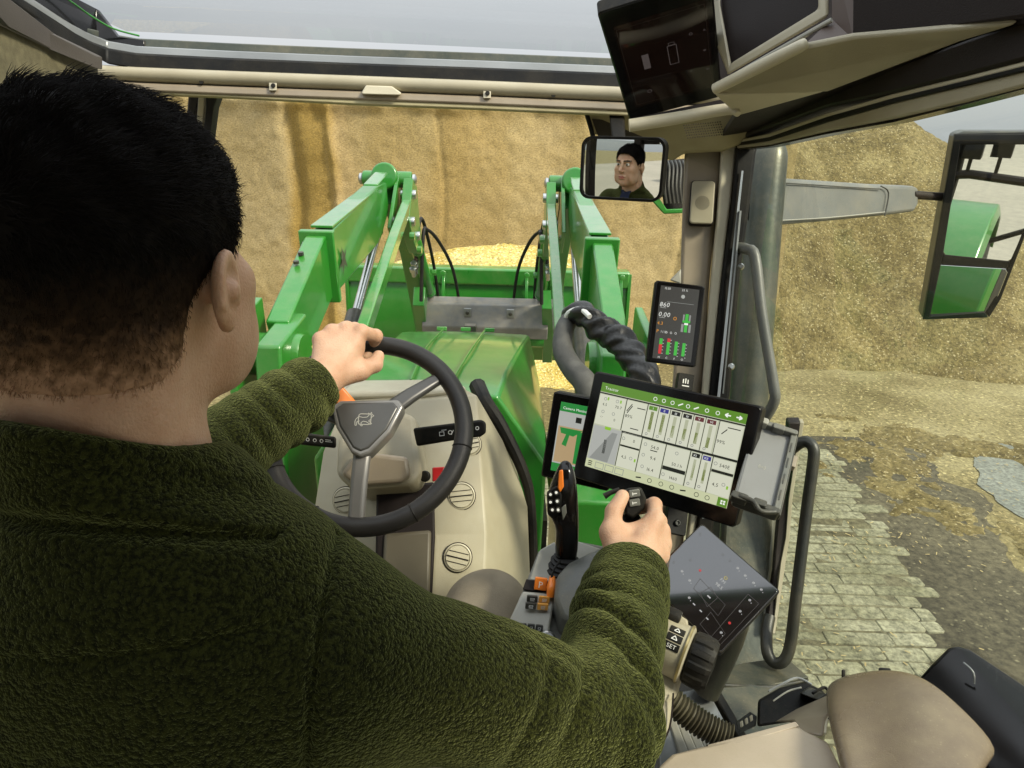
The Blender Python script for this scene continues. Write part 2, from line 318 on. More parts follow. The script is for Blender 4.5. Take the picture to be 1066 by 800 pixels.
# ================================================================== ground
def layered(name, cols, s1, s2, bump, bdist, rough=0.9, stretch=(1, 1, 1), fleck=None, band=None, lohi=(.42, 1.35)):
    m, N, L, b = newmat(name); setp(b, rough=rough, spec=0.25)
    tc = N.new('ShaderNodeTexCoord'); mp = N.new('ShaderNodeMapping'); mp.inputs['Scale'].default_value = stretch
    L.new(tc.outputs['Object'], mp.inputs['Vector'])
    n1 = N.new('ShaderNodeTexNoise'); n1.inputs['Scale'].default_value = s1; n1.inputs['Detail'].default_value = 8; n1.inputs['Roughness'].default_value = 0.6
    n2 = N.new('ShaderNodeTexNoise'); n2.inputs['Scale'].default_value = s2; n2.inputs['Detail'].default_value = 6; n2.inputs['Roughness'].default_value = 0.75
    for n in (n1, n2): L.new(mp.outputs['Vector'], n.inputs['Vector'])
    r = N.new('ShaderNodeValToRGB'); e = r.color_ramp.elements
    while len(e) < len(cols): e.new(0.5)
    for i, c in enumerate(cols): e[i].position = 0.32+0.36*i/(len(cols)-1); e[i].color = c4(c)
    L.new(n1.outputs['Fac'], r.inputs['Fac'])
    r2 = N.new('ShaderNodeValToRGB'); r2.color_ramp.elements[0].position = 0.36; r2.color_ramp.elements[0].color = (lohi[0], lohi[0], lohi[0], 1); r2.color_ramp.elements[1].position = 0.66; r2.color_ramp.elements[1].color = (lohi[1], lohi[1], lohi[1]*.97, 1)
    L.new(n2.outputs['Fac'], r2.inputs['Fac'])
    mu = N.new('ShaderNodeMixRGB'); mu.blend_type = 'MULTIPLY'; mu.inputs['Fac'].default_value = 1
    L.new(r.outputs['Color'], mu.inputs['Color1']); L.new(r2.outputs['Color'], mu.inputs['Color2'])
    out = mu.outputs['Color']
    if fleck:
        vo = N.new('ShaderNodeTexVoronoi'); vo.inputs['Scale'].default_value = fleck[1]; L.new(mp.outputs['Vector'], vo.inputs['Vector'])
        sp = N.new('ShaderNodeSeparateColor'); L.new(vo.outputs['Color'], sp.inputs['Color'])
        rr = N.new('ShaderNodeValToRGB'); rr.color_ramp.elements[0].position = fleck[2]; rr.color_ramp.elements[1].position = fleck[2]+0.06; L.new(sp.outputs[0], rr.inputs['Fac'])
        mf = N.new('ShaderNodeMixRGB'); L.new(rr.outputs['Color'], mf.inputs['Fac']); L.new(out, mf.inputs['Color1']); mf.inputs['Color2'].default_value = c4(fleck[0]); out = mf.outputs['Color']
    if band:
        # bands of damp silage between the cuts, by x position (metres)
        sx = N.new('ShaderNodeSeparateXYZ'); L.new(tc.outputs['Object'], sx.inputs[0])
        wob = N.new('ShaderNodeTexNoise'); wob.inputs['Scale'].default_value = 0.9; wob.inputs['Detail'].default_value = 5; L.new(tc.outputs['Object'], wob.inputs['Vector'])
        ad = N.new('ShaderNodeMath'); ad.operation = 'MULTIPLY_ADD'; L.new(wob.outputs['Fac'], ad.inputs[0]); ad.inputs[1].default_value = 0.45; L.new(sx.outputs['X'], ad.inputs[2])
        mr = N.new('ShaderNodeMapRange'); mr.inputs['From Min'].default_value = -6; mr.inputs['From Max'].default_value = 6; L.new(ad.outputs[0], mr.inputs['Value'])
        br = N.new('ShaderNodeValToRGB'); br.color_ramp.interpolation = 'EASE'; E = br.color_ramp.elements
        while len(E) < len(band): E.new(0.5)
        for i, (x, c) in enumerate(band): E[i].position = (x+0.22+6)/12; E[i].color = c4(c)
        L.new(mr.outputs['Result'], br.inputs['Fac'])
        mb_ = N.new('ShaderNodeMixRGB'); mb_.blend_type = 'MULTIPLY'; mb_.inputs['Fac'].default_value = 1; L.new(out, mb_.inputs['Color1']); L.new(br.outputs['Color'], mb_.inputs['Color2']); out = mb_.outputs['Color']
    L.new(out, b.inputs['Base Color'])
    bp = N.new('ShaderNodeBump'); bp.inputs['Strength'].default_value = bump; bp.inputs['Distance'].default_value = bdist
    L.new(n2.outputs['Fac'], bp.inputs['Height']); L.new(bp.outputs['Normal'], b.inputs['Normal'])
    return m
M_EARTH = layered('dusty_yard', [(0.12, 0.095, 0.04), (0.22, 0.185, 0.09), (0.30, 0.26, 0.14)], 0.7, 22, 0.5, 0.01, fleck=((0.42, 0.36, 0.18), 45, 0.93))
M_ROAD = layered('muddy_asphalt', [(0.05, 0.044, 0.028), (0.085, 0.075, 0.048), (0.12, 0.105, 0.065)], 0.9, 18, 0.5, 0.008, rough=0.75, fleck=((0.20, 0.18, 0.11), 60, 0.97))
M_PAVE = layered('concrete_paving', [(0.14, 0.135, 0.08), (0.22, 0.212, 0.14), (0.30, 0.29, 0.205)], 1.6, 26, 0.5, 0.006)
M_PALE = layered('puddle_grey', [(0.15, 0.16, 0.135), (0.21, 0.22, 0.19)], 2.0, 30, 0.2, 0.004, rough=.3)
M_YARD = layered('pale_yard', [(0.27, 0.25, 0.21), (0.35, 0.32, 0.27)], 0.15, 6, 0.2, 0.004, lohi=(.85, 1.1))
M_SILW = layered('cut_silage', [(0.36, 0.275, 0.125), (0.40, 0.31, 0.15), (0.425, 0.34, 0.18)], 0.75, 40, 1.0, 0.010, lohi=(.60, 1.22), stretch=(1, 1, 1.7), fleck=((0.40, 0.32, 0.17), 85, 0.9),
    band=[(-5.5, (0.9, 0.9, 0.9)), (-3.05, (1, 1, 1.05)), (-2.9, (0.74, 0.64, 0.36)), (-2.45, (0.80, 0.70, 0.42)), (-2.3, (1.05, 1.0, 1.0)), (-1.95, (1.04, 1.02, 1.0)), (-1.85, (.93, .90, .82)), (-1.5, (.96, .93, .86)), (-1.2, (1.0, .98, .93)), (-0.95, (0.93, 0.86, 0.70)), (-.2, (.97, .92, .82)), (-.05, (1.05, 1.03, 1.0)), (0.6, (1.02, 1, 1)), (.72, (.92, .90, .84)), (1.0, (0.95, 0.94, 0.9)), (1.7, (1.04, 1.03, 1.02)), (3.0, (1, 1, 1))])
M_SILH = layered('weathered_silage', [(0.115, 0.088, 0.032), (0.205, 0.162, 0.068), (0.285, 0.235, 0.108)], 1.4, 20, 1.0, 0.04, fleck=((0.42, 0.36, 0.2), 55, 0.92))
M_SILL = layered('fresh_silage', [(0.40, 0.28, 0.06), (0.60, 0.46, 0.13), (0.66, 0.54, 0.22)], 2.0, 40, 1.0, 0.02, fleck=((0.75, 0.66, 0.35), 70, 0.85))
def fbm2(x, y, sc, seed=0, oct=4):
    """cheap value noise on numpy arrays"""
    x = np.asarray(x, float)*sc+seed*17.3; y = np.asarray(y, float)*sc+seed*9.1; t = 0; a = 1; tot = 0
    def h(i, j): return np.modf(np.abs(np.sin(i*127.1+j*311.7+seed*3.7)*43758.5453))[0]
    for _ in range(oct):
        i, j = np.floor(x), np.floor(y); fx, fy = x-i, y-j; fx = fx*fx*(3-2*fx); fy = fy*fy*(3-2*fy)
        t = t+a*(h(i, j)*(1-fx)*(1-fy)+h(i+1, j)*fx*(1-fy)+h(i, j+1)*(1-fx)*fy+h(i+1, j+1)*fx*fy); tot += a; a *= .5; x, y = x*2.03, y*2.03
    return t/tot
g = MB()
xs = [-2500, -60, -20, -8, -4, 0, 2, 4, 8, 14, 24, 60, 2500]; ys = [-2500, -60, -20, -6, 0, 3, 6, 9, 14, 24, 60, 2500]
g.grid([[Vector((x, y, 0)) for x in xs] for y in ys], M_EARTH)
struct(obj('ground', g))
yd = MB(); yd.add([(-30, -80, .004), (30, -80, .004), (30, -3.2, .004), (-30, -3.2, .004)], [(0, 1, 2, 3)], M_YARD); struct(obj('yard', yd))
# muddy road beside the paving, ragged edges
def ragged(pix, z, seed, amp, m, name):
    pts = [PZ(x, y, 0) for x, y in pix]; out = []
    for i, p in enumerate(pts):
        q = pts[(i+1) % len(pts)]
        for k in range(14):
            t = k/14; v = p.lerp(q, t); n = (q-p).normalized(); n = Vector((-n.y, n.x, 0))
            v = v+n*(float(fbm2(v.x, v.y, 2.2, seed))-.5)*amp; out.append((v.x, v.y, z))
    g = MB(); g.add(out, [tuple(range(len(out)))], m); return obj(name, g)
rd_l = [PZ(*q, 0) for q in ((870, 455), (885, 500), (915, 560), (940, 640), (950, 720), (960, 900))]; rd_r = [PZ(*q, 0) for q in ((930, 455), (985, 500), (1066, 590), (1200, 730), (1290, 900))]
def xat(l, y): l = sorted(l, key=lambda v: v.y); return float(np.interp(y, [v.y for v in l], [v.x for v in l]))
g = MB(); g.grid([[Vector((xat(rd_l, y)-.5+.4*(float(fbm2(1, y, 2.5, 3))-.5), y, .004)), Vector((xat(rd_r, y)+.7*(float(fbm2(5, y, 2.2, 4))-.5), y, .004))] for y in np.linspace(rd_l[-1].y, rd_l[0].y, 120)], M_ROAD); struct(obj('road', g, smooth=0))
struct(ragged([(1008, 470), (1050, 462), (1100, 520), (1110, 560), (1062, 545), (1030, 510)], .008, 5, .35, M_PALE, 'puddle'))  # puddle laid as a flat sheet, its pale sheen put into the colour
# paving: rows of concrete strips ending in a ragged edge
M_JOINT = layered('joint_dirt', [(0.085, 0.075, 0.042), (0.13, 0.118, 0.07), (0.17, 0.155, 0.10)], 1.2, 22, .5, .006)
pv = MB(); edge = [PZ(x, y, 0) for x, y in ((858, 462), (874, 486), (905, 530), (945, 580), (972, 625), (984, 668), (985, 720), (990, 800))]
edge.sort(key=lambda v: -v.y)
def edge_x(y):
    for a, b in zip(edge, edge[1:]):
        if b.y <= y <= a.y: t = (a.y-y)/(a.y-b.y+1e-9); return a.x+(b.x-a.x)*t
    return edge[0].x if y > edge[0].y else edge[-1].x
y = edge[0].y+.1
while y > 1.5:
    h = 0.125+random.uniform(-.012, .012); x1 = edge_x(y)+random.uniform(-.13, .13)
    x0 = 0.2
    while x0 < x1-.02:
        ln = random.uniform(.18, .5); xe = min(x0+ln, x1)
        if x1-xe < .1: xe = x1
        sk = random.uniform(-.012, .012); z = .014+random.uniform(-.004, .004); c = .02
        q = [(x0, y+.003), (xe-c, y+.003+sk), (xe, y+.003+c+sk), (xe, y+h-.006-c+sk), (xe-c, y+h-.006+sk), (x0, y+h-.006)]
        pv.prism([(a, b-h, z+random.uniform(-.002, .002)) for a, b in q], (0, 0, -.02), M_PAVE); x0 = xe
    y -= h
struct(obj('pavement', pv, bevel=.006, seg=1))
ys_ = np.linspace(edge[-1].y-1, edge[0].y, 160); g = MB(); g.grid([[Vector((.1, y, .0105)), Vector((edge_x(y)-.10+.25*(float(fbm2(3, y, 4, 41))-.5), y, .0105))] for y in ys_], M_JOINT); struct(obj('joint_dirt', g, smooth=0))
# ================================================================== silage
def field(name, x0, x1, y0, y1, nx, ny, H, m):
    X, Yv = np.meshgrid(np.linspace(x0, x1, nx), np.linspace(y0, y1, ny)); Z = H(X, Yv)
    g = MB(); vs = np.stack([X, Yv, Z], -1).reshape(-1, 3); g.v = [tuple(v) for v in vs]; g.mi(m)
    for i in range(ny-1):
        for j in range(nx-1): g.f.append((i*nx+j, i*nx+j+1, (i+1)*nx+j+1, (i+1)*nx+j)); g.m.append(0)
    return g
# cut face ahead of the tractor: a grid over x and height, pushed in and out, with a crumbling top that runs back
WY = 9.0
nx, nz_ = 380, 110
XX, TT = np.meshgrid(np.linspace(-7.5, 3.6, nx), np.linspace(0, 1, nz_))
top = 3.42+0.10*(fbm2(XX, XX*0, 0.7, 2)-.5)+0.10*(fbm2(XX, XX*0, 5, 4)-.5)+np.clip((XX-2.4)*0.0, 0, 1)
fz = np.clip(TT/0.86, 0, 1)*top; back = np.clip((TT-.86)/.14, 0, 1)
yy = WY+0.05*np.sin(XX*.9)+fz*0.05+0.16*(fbm2(XX, fz, .8, 1)-.5)+0.02*(fbm2(XX, fz*1.4, 4.5, 5)-.5)+0.025*(fbm2(XX, fz, 14, 6)-.5)
for gx, gw, gd in ((-2.92, .10, .10), (-2.40, .05, -.06), (-1.0, .03, .025), (.95, .03, .025), (2.2, .05, .04), (-4.3, .06, .08)):
    yy += gd*np.exp(-((XX+.05*np.sin(fz*2.2)-gx)/gw)**2)
yy += 0.35*np.clip((XX+2.92)/-.12, 0, 1)*np.clip((-XX-2.92)/2, 0, 1)
yy += back**1.3*3.0; zz = fz+0.16*np.clip(back*6, 0, 1)*(fbm2(XX*2, yy*2, 2.5, 9))-.04
lip = np.exp(-((TT-.84)/.02)**2); yy -= lip*0.10*(fbm2(XX, fz, 3, 12))
g = MB(); g.v = [tuple(v) for v in np.stack([XX, yy, zz], -1).reshape(-1, 3)]; g.mi(M_SILW)
for i in range(nz_-1):
    for j in range(nx-1): g.f.append((i*nx+j, i*nx+j+1, (i+1)*nx+j+1, (i+1)*nx+j)); g.m.append(0)
o = obj('silage_wall', g, smooth=60); tag(o, 'tall vertical cut face of tan silage behind the raised loader arms', 'silage')
def Hh(X, Y):
    yb = 8.75+0.16*np.sin(X*1.7)+.35*(fbm2(X, X*0, .9, 3)-.5)-np.clip(X-6.0, 0, 8)*0.14
    zt = np.interp(X, [2.5, 4, 5.5, 6.6, 7.1, 8.2, 9.4, 12, 16], [3.3, 3.5, 3.65, 3.75, 3.60, 2.95, 2.35, 1.3, .1])
    s = (Y-yb)*np.interp(X, [3, 5, 8], [1.6, 1.0, .78]); z = np.minimum(s, zt+.05*(Y-yb))
    k = .5; z = -k*np.log(np.exp(-np.clip(s, -2, 30)/k)+np.exp(-(zt+.02*(Y-yb))/k))
    return np.maximum(z+.22*(fbm2(X, Y, 1.1, 7)-.5)+.13*(fbm2(X, Y, 4, 8)-.5)+.06*(fbm2(X, Y, 12, 9)-.5), -.05)
g = field('h', 2.6, 17, 7.2, 19, 300, 250, Hh, M_SILH)
tag(obj('silage_heap', g, smooth=60), 'sloping weathered silage heap with a rounded crest seen through the right side window', 'silage')
def Hl(X, Y):
    d = np.clip((9.3-Y)/2.3, 0, 1); return np.maximum((1-d)**1.6*(0.75+.35*np.sin(X*1.1+2.0))*np.clip(1.2-np.abs(X+2)*.12, .25, 1)+.16*(fbm2(X, Y, 2, 11)-.5)+.09*(fbm2(X, Y, 7, 12)-.5)-.06-.12*d-.5*np.clip((X-1.6)/1.3,0,1), -.03)
o = obj('loose_silage', field('l', -7, 2.9, 6.6, 9.25, 220, 60, Hl, M_SILL), smooth=60); o['kind'] = 'stuff'; tag(o, 'loose bright yellow silage spilled along the foot of the cut face', 'silage')
def Hs(X, Y):
    c = PZ(1030, 500, 0); d = np.hypot((X-c.x)/1.5, (Y-c.y)/1.0); e = np.abs(fbm2(X, Y, .9, 21)-.5)
    return .16*np.exp(-d*d*.6)+.14*(fbm2(X, Y, 2.2, 22)-.52)+.08*(fbm2(X, Y, 9, 23)-.5)-.065-.05*np.clip((c.x-.9-X),0,2)-.3*np.exp(-(((X-pc.x)/.55)**2+((Y-pc.y)/.5)**2))
c = PZ(1030, 500, 0); pc = PZ(1050, 505, 0)
o = obj('spilled_silage', field('s', 2.9, c.x+4, c.y-1.6, 9.2, 150, 120, Hs, M_SILH), smooth=60); o['kind'] = 'stuff'; tag(o, 'scattered brown silage litter on the yard below the sloping heap', 'silage')
# chopped straw lying about on the paving and the road
g = MB(); M_CHIP = mat('straw_chip', (.42, .34, .16), (.30, .23, .10), 3, rough=.9)
for _ in range(5200):
    y = random.uniform(2.2, 8.6); x = random.uniform(.8, 6.0)
    if float(fbm2(x, y, 1.3, 51)) < random.uniform(.38, .8): continue
    a = random.uniform(0, 6.28); l, w_ = random.uniform(.006, .022), random.uniform(.002, .005); u = Vector((math.cos(a)*l, math.sin(a)*l, random.uniform(-.002, .004))); v = Vector((-math.sin(a)*w_, math.cos(a)*w_, 0)); c = Vector((x, y, .024))
    g.add([c-u-v, c+u-v, c+u+v, c-u+v], [(0, 1, 2, 3)], M_CHIP)
o = obj('straw_litter', g, smooth=0); o['kind'] = 'stuff'; tag(o, 'chopped straw bits scattered over the paving beside the tractor', 'straw')
# far trees on the horizon, right of the heap crest
M_LEAF = mat('distant_leaves', (0.035, 0.06, 0.018), (0.06, 0.085, 0.03), 2, rough=0.9)
M_BARK = mat('bark', (0.12, 0.09, 0.06), rough=0.9)
for i in range(6):
    px = 962+i*9; b = CAM+ray(px, 159)*70; b.z = 0
    t = thing('tree', ['round dark green tree', 'low broad green tree', 'taller leafy tree', 'small dense tree', 'pale leafy tree', 'wide bushy tree'][i]+' on the horizon '+['nearest the heap crest', 'second along from the heap crest', 'third along from the heap crest', 'fourth along from the heap crest', 'fifth along from the heap crest', 'farthest along from the heap crest'][i], 'tree', b, 'trees on the horizon')
    tr = MB(); tr.tube([b, b+Vector((.05, 0, 1.2)), b+Vector((0, .1, 2.4))], [.14, .11, .05], M_BARK, 7); obj('trunk', tr, t)
    cr_ = MB(); hh = 3.3+random.uniform(-.5, .6)
    for k in range(420):
        a, bb, r = random.uniform(0, 6.28), random.uniform(-1, 1), random.random()**.4
        q = b+Vector((math.cos(a)*math.sqrt(1-bb*bb)*1.5*r, math.sin(a)*math.sqrt(1-bb*bb)*1.5*r, hh*.62+bb*hh*.38*r)); e = Vector((random.gauss(0, 1), random.gauss(0, 1), random.gauss(0, 1))).normalized()*.17; f = e.orthogonal().normalized()*.12
        cr_.add([q-e, q+f, q+e, q-f], [(0, 1, 2, 3)], M_LEAF)
    obj('crown', cr_, t, smooth=0)
# ================================================================== loader, bucket, bonnet
AX = -0.24
ld = thing('front_loader', 'green front loader frame with two raised cranked arms ahead of the bonnet', 'loader', (AX, 2.3, 1.2))
def beam(mb, pts, wid, hts, m, side=Vector((1, 0, 0))):
    """box-section beam along pts (Y/Z plane), width along x, heights per point"""
    secs = []
    for i, p in enumerate(pts):
        t = (Vector(pts[min(i+1, len(pts)-1)])-Vector(pts[max(i-1, 0)])).normalized(); n = side.cross(t).normalized()
        if n.z < 0: n = -n
        w = wid[i] if isinstance(wid, (list, tuple)) else wid
        secs.append([Vector(p)+side*sx*w/2+n*sy*hts[i]/2 for sx, sy in ((-1, -1), (1, -1), (1, 1), (-1, 1))])
    return mb.loft(secs, m)
def sidearm(s):
    x = AX+s*0.607; lab = 'left' if s < 0 else 'right'
    A = Vector((x, 2.30, 2.16)); K = Vector((x, 4.55, 2.585)); B = Vector((x+.0, 6.05, 1.05)); KI = K+Vector((0, -.1, -.06))
    mid = Vector((x, 2.86, 2.36))
    # rear section of the arm: deep box, flat pale top
    a = MB(); beam(a, [A+Vector((0, .06, 0)), mid, A.lerp(K, .75), K+Vector((0, -.25, -.03))], .086, [.24, .28, .32, .18], M_GREEN)
    arm = obj('loader_arm', a, ld, bevel=.008)
    tp = MB(); d = (K-mid).normalized(); n = Vector((1, 0, 0)).cross(d); n = n if n.z > 0 else -n
    p0, p1 = mid+d*.12+n*.148, K-d*.55+n*.104
    tp.loft([[p0+Vector((-.049, 0, 0)), p0+Vector((.049, 0, 0)), p0+Vector((.049, 0, 0))+n*.012, p0+Vector((-.049, 0, 0))+n*.012], [p1+Vector((-.047, 0, 0)), p1+Vector((.047, 0, 0)), p1+Vector((.047, 0, 0))+n*.012, p1+Vector((-.047, 0, 0))+n*.012]], M_GREENL); obj('top_plate', tp, arm, bevel=.003)
    cp = MB(); q0, q1 = p1+d*.02+n*.012, p1+d*.36+n*.02
    cp.loft([[q0+Vector((-.042, 0, 0)), q0+Vector((.042, 0, 0)), q0+Vector((.042, 0, 0))+n*.016, q0+Vector((-.042, 0, 0))+n*.016], [q1+Vector((-.042, 0, 0)), q1+Vector((.042, 0, 0)), q1+Vector((.042, 0, 0))+n*.016, q1+Vector((-.042, 0, 0))+n*.016]], M_GREENL); obj('cover_plate', cp, arm, bevel=.006)
    col = MB(); c0 = mid+d*.04; R = Matrix((Vector((1, 0, 0)), d, n)).transposed(); col.box(c0+n*.0, (.15, .035, .32), M_GREEN, R); obj('collar', col, arm, bevel=.006)
    # knee pivot: cross tube, two cheek plates, pin heads
    kn = MB(); kn.lathe(K+Vector((-.16, 0, .06)), (1, 0, 0), [(0, 0), (.048, 0), (.052, .01), (.052, .31), (.048, .32), (0, .32)], M_GREEN, 20)
    for sx in (-1, 1):
        pl = [Vector((0, -.42, -.20)), Vector((0, -.06, .10)), Vector((0, .06, .10)), Vector((0, .14, -.02)), Vector((0, .10, -.30)), Vector((0, -.2, -.36))]
        kn.prism([K+Vector((sx*.075-.012, 0, 0))+p for p in pl], (.024, 0, 0), M_GREEN)
    kn.lathe(K+Vector((0, -.07, .075)), (0, -1, .25), [(0, 0), (.085, 0), (.085, .05), (.075, .06), (0, .06)], M_GREEN, 22)
    knee = obj('knee_pivot', kn, ld, bevel=.004)
    for sx in (-1, 1):
        pn = MB(); pn.lathe(K+Vector((sx*.16, 0, .06)), (sx, 0, 0), [(.03, 0), (.036, .005), (.036, .02), (.02, .03), (0, .032)], M_SILVER, 14); obj('pin', pn, knee)
    # front section, from the knee down to the bucket carrier
    f = MB(); xf = -s*.03
    beam(f, [K+Vector((xf, -.02, -.02)), K.lerp(B, .3)+Vector((xf, .22, .06)), K.lerp(B, .7)+Vector((xf, .16, .02)), B+Vector((xf, 0, 0))], [.12, .13, .13, .12], [.16, .30, .24, .16], M_GREEN); obj('front_arm', f, ld, bevel=.008)
    # link rods and tilt cylinder inside the arm
    xi = x-s*.15; lk = MB()
    beam(lk, [Vector((xi, 2.9, 2.02)), Vector((xi, 3.9, 2.36)), Vector((xi, 4.42, 2.52))], .055, [.08, .08, .07], M_GREENL); obj('link_rod', lk, ld, bevel=.006)
    be = MB(); be.prism([Vector((xi-.03, y, z)) for y, z in ((4.25, 2.42), (4.45, 2.66), (4.62, 2.60), (4.74, 2.30), (4.58, 2.16), (4.38, 2.30))], (.06, 0, 0), M_GREEN)
    for y, z in ((4.44, 2.56), (4.58, 2.28), (4.36, 2.4)): be.lathe((xi-.05, y, z), (1, 0, 0), [(0, 0), (.03, 0), (.03, .1), (0, .1)], M_SILVER, 12)
    obj('bellcrank', be, ld, bevel=.004)
    cy = MB(); a0, a1 = Vector((xi, 4.66, 2.24)), Vector((xi, 5.85, 1.42)); m1 = a0.lerp(a1, .62)
    cy.lathe(a0, m1-a0, [(.02, -.04), (.045, 0), (.045, (m1-a0).length), (.05, (m1-a0).length), (.05, (m1-a0).length+.04), (0, (m1-a0).length+.04)], M_GREEN, 16); tilt = obj('tilt_cylinder', cy, ld)
    rd = MB(); rd.tube([m1, a1], .022, M_SILVER, 12, 0); obj('rod', rd, tilt)
    lc = MB(); a0, a1 = Vector((x-s*.02, 2.5, 1.55)), Vector((x-s*.02, 4.0, 2.34)); m1 = a0.lerp(a1, .6)
    lc.lathe(a0, m1-a0, [(0, -.05), (.05, 0), (.05, (m1-a0).length), (0, (m1-a0).length+.01)], M_DGREY, 16); lift = obj('lift_cylinder', lc, ld)
    rd = MB(); rd.tube([m1, a1], .025, M_SILVER, 12, 0); obj('rod', rd, lift)
    # mast at the tractor frame
    ma = MB(); ma.prism([Vector((x-.03*s-.045, y, z)) for y, z in ((2.12, 2.24), (2.42, 2.28), (2.50, 2.0), (2.62, .9), (2.0, .9), (2.06, 1.7))], (.09, 0, 0), M_GREEN)
    mast = obj('mast', ma, ld, bevel=.01)
    pv_ = MB(); pv_.lathe(A+Vector((-.10, -.02, 0)), (1, 0, 0), [(0, 0), (.072, 0), (.077, .01), (.077, .19), (.072, .20), (0, .20)], M_GREEN, 24); obj('pivot_tube', pv_, mast)
    br = MB(); br.prism([Vector((x+s*.075, y, z)) for y, z in ((2.1, 2.3), (2.4, 2.34), (2.46, 1.5), (2.1, 1.4))], (s*.03, 0, 0), M_GREEN); obj('cheek_plate', br, mast, bevel=.005)
    # decal and bolts on the inner face
    if s < 0:
        de = MB(); e = mid.lerp(K, .14)+Vector((.0525, 0, -.03)); u, v = d*.07, n*.07
        de.add([e+u*a+v*b for a, b in ((-1, -.2), (-.2, .2), (-.3, 1), (.3, .35), (1, .6), (.45, .05), (.9, -.8), (.1, -.3), (-.4, -1), (-.35, -.25))], [tuple(range(10))], M_DGREY); obj('decal', de, arm, smooth=0)
        for t in (.02, .06):
            bo = MB(); bo.lathe(A.lerp(mid, .55+t*3)+Vector((-.02, 0, .14)), n, [(0, 0), (.012, 0), (.012, .012), (0, .014)], M_DGREY, 8); obj('bolt', bo, arm)
    # hoses
    for k in range(2):
        dx = -s*(.13+.035*k); h = MB()
        h.tube([Vector((x+dx, 4.78+.02*k, 2.0-.22*k)), Vector((x+dx*1.15, 4.8, 2.25)), Vector((x+dx*1.25, 4.92, 2.36-.08*k)), Vector((x+dx*(1.4+.25*k), 5.08, 2.22-.05*k)), Vector((x+dx*(1.5+.6*k), 5.4, 1.9)), Vector((x+dx*(1.5+.8*k), 5.7, 1.5))], .013, M_RUBBER, 8, 1); obj('hose', h, ld)
    for k in range(4):
        ft = MB(); ft.lathe((x-s*.13, 4.72+.05*k, 1.98+.03*(k % 2)), (0, -.6, .8), [(0, 0), (.016, 0), (.016, .05), (.024, .05), (.024, .08), (0, .085)], M_SILVER, 8); obj('fitting', ft, ld)
    for y, z in ((4.2, 2.33), (4.5, 2.2), (5.3, 1.9), (5.75, 1.5)):
        ft = MB(); ft.lathe((x-s*.19, y, z), (-s, 0, 0), [(0, 0), (.026, 0), (.026, .03), (0, .032)], M_GREENL, 10); obj('pin_head', ft, ld)
sidearm(-1); sidearm(1)
# inner carrier posts and grey cross cover
for s in (-1, 1):
    c = MB(); x = AX+s*.56; beam(c, [Vector((x+s*-.06, 5.1, 1.75)), Vector((x-s*.02, 5.6, 1.38)), Vector((x, 5.95, 1.05))], .09, [.16, .22, .2], M_GREEN); obj('carrier_post', c, ld, bevel=.006)
M_COVER = mat('grey_coated_steel', (.15, .15, .145), (.11, .11, .105), 8, dust=.5, rough=.45)
cv = MB(); q = [PY(440, 316, 5.35), PY(571, 316, 5.35)]; zt = q[0].z; xl, xr = q[0].x, q[1].x
prof = [(5.35, zt), (5.55, zt+.02), (5.6, zt-.25), (5.30, zt-.27), (5.27, zt-.17)]
cv.loft([[Vector((x, y, z)) for y, z in prof] for x in (xl, xl+.06, xr-.06, xr)], M_COVER)
cover = obj('cross_cover', cv, ld, bevel=.008)
for t in (.36, .70):
    b = MB(); x = xl+(xr-xl)*t; b.box((x, 5.305, zt-.055), (.06, .02, .07), M_STEEL); b.lathe((x, 5.295, zt-.055), (0, -1, 0), [(0, 0), (.016, 0), (.016, .02), (0, .022)], M_DGREY, 10); obj('bolt_plate', b, cover, bevel=.004)
rb = MB(); x0, x1 = AX-.5, AX+.5; rb.tube([(x0, 5.5, zt-.33), (x1, 5.5, zt-.33)], .06, M_GREEN, 14, 0); obj('cross_tube', rb, ld)
# front mounting brackets below the monitors
bk = MB(); 
bk.prism([Vector((.18, y, z)) for y, z in ((2.0, 1.75), (2.5, 1.9), (2.6, 1.2), (2.0, 1.1))], (.2, 0, 0), M_GREEN); obj('side_bracket', bk, ld, bevel=.01)
# ---------------- bucket
bt = thing('loader_bucket', 'wide green loader bucket heaped with silage in front of the cut face', 'bucket', (AX, 6.3, .6))
bx0, bx1 = -1.55, PY(652, 290, 6.3).x; tz = PY(500, 291, 6.2).z
b = MB(); prof = [(6.15, tz), (6.10, tz-.30), (6.18, tz-.62), (6.45, tz-.86), (7.3, tz-.92), (7.3, tz-.90), (6.47, tz-.83), (6.22, tz-.6), (6.14, tz-.3), (6.19, tz)]
b.loft([[Vector((x, y, z)) for y, z in prof] for x in (bx0, bx1)], M_GREEN); obj('bucket_shell', b, bt, bevel=.006)
r = MB(); r.loft([[Vector((x, y, z)) for y, z in ((6.08, tz+.12), (6.22, tz+.13), (6.22, tz-.02), (6.10, tz-.04))] for x in (bx0, bx1)], M_GREENL); obj('top_rim', r, bt, bevel=.02)
for x in (bx0, bx1):
    e = MB(); e.prism([Vector((x-.015, y, z)) for y, z in ((6.1, tz+.1), (6.6, tz+.02), (7.3, tz-.75), (7.3, tz-.92), (6.45, tz-.88), (6.18, tz-.64), (6.08, tz-.3))], (.03, 0, 0), M_GREEN); obj('end_plate', e, bt, bevel=.004)
for i, px in enumerate((462, 548, 618, 632, 646)):
    e = MB(); x = PY(px, 300, 6.1).x; e.prism([Vector((x-.014, y, z)) for y, z in ((6.09, tz+.05), (6.02, tz-.1), (6.02, tz-.5), (6.2, tz-.64))], (.028, 0, 0), M_GREEN)
    e.lathe((x, 6.05, tz+.08), (0, -1, 0), [(0, 0), (.026, 0), (.026, .02), (0, .022)], M_GREENL, 10); obj('back_rib', e, bt, bevel=.004)
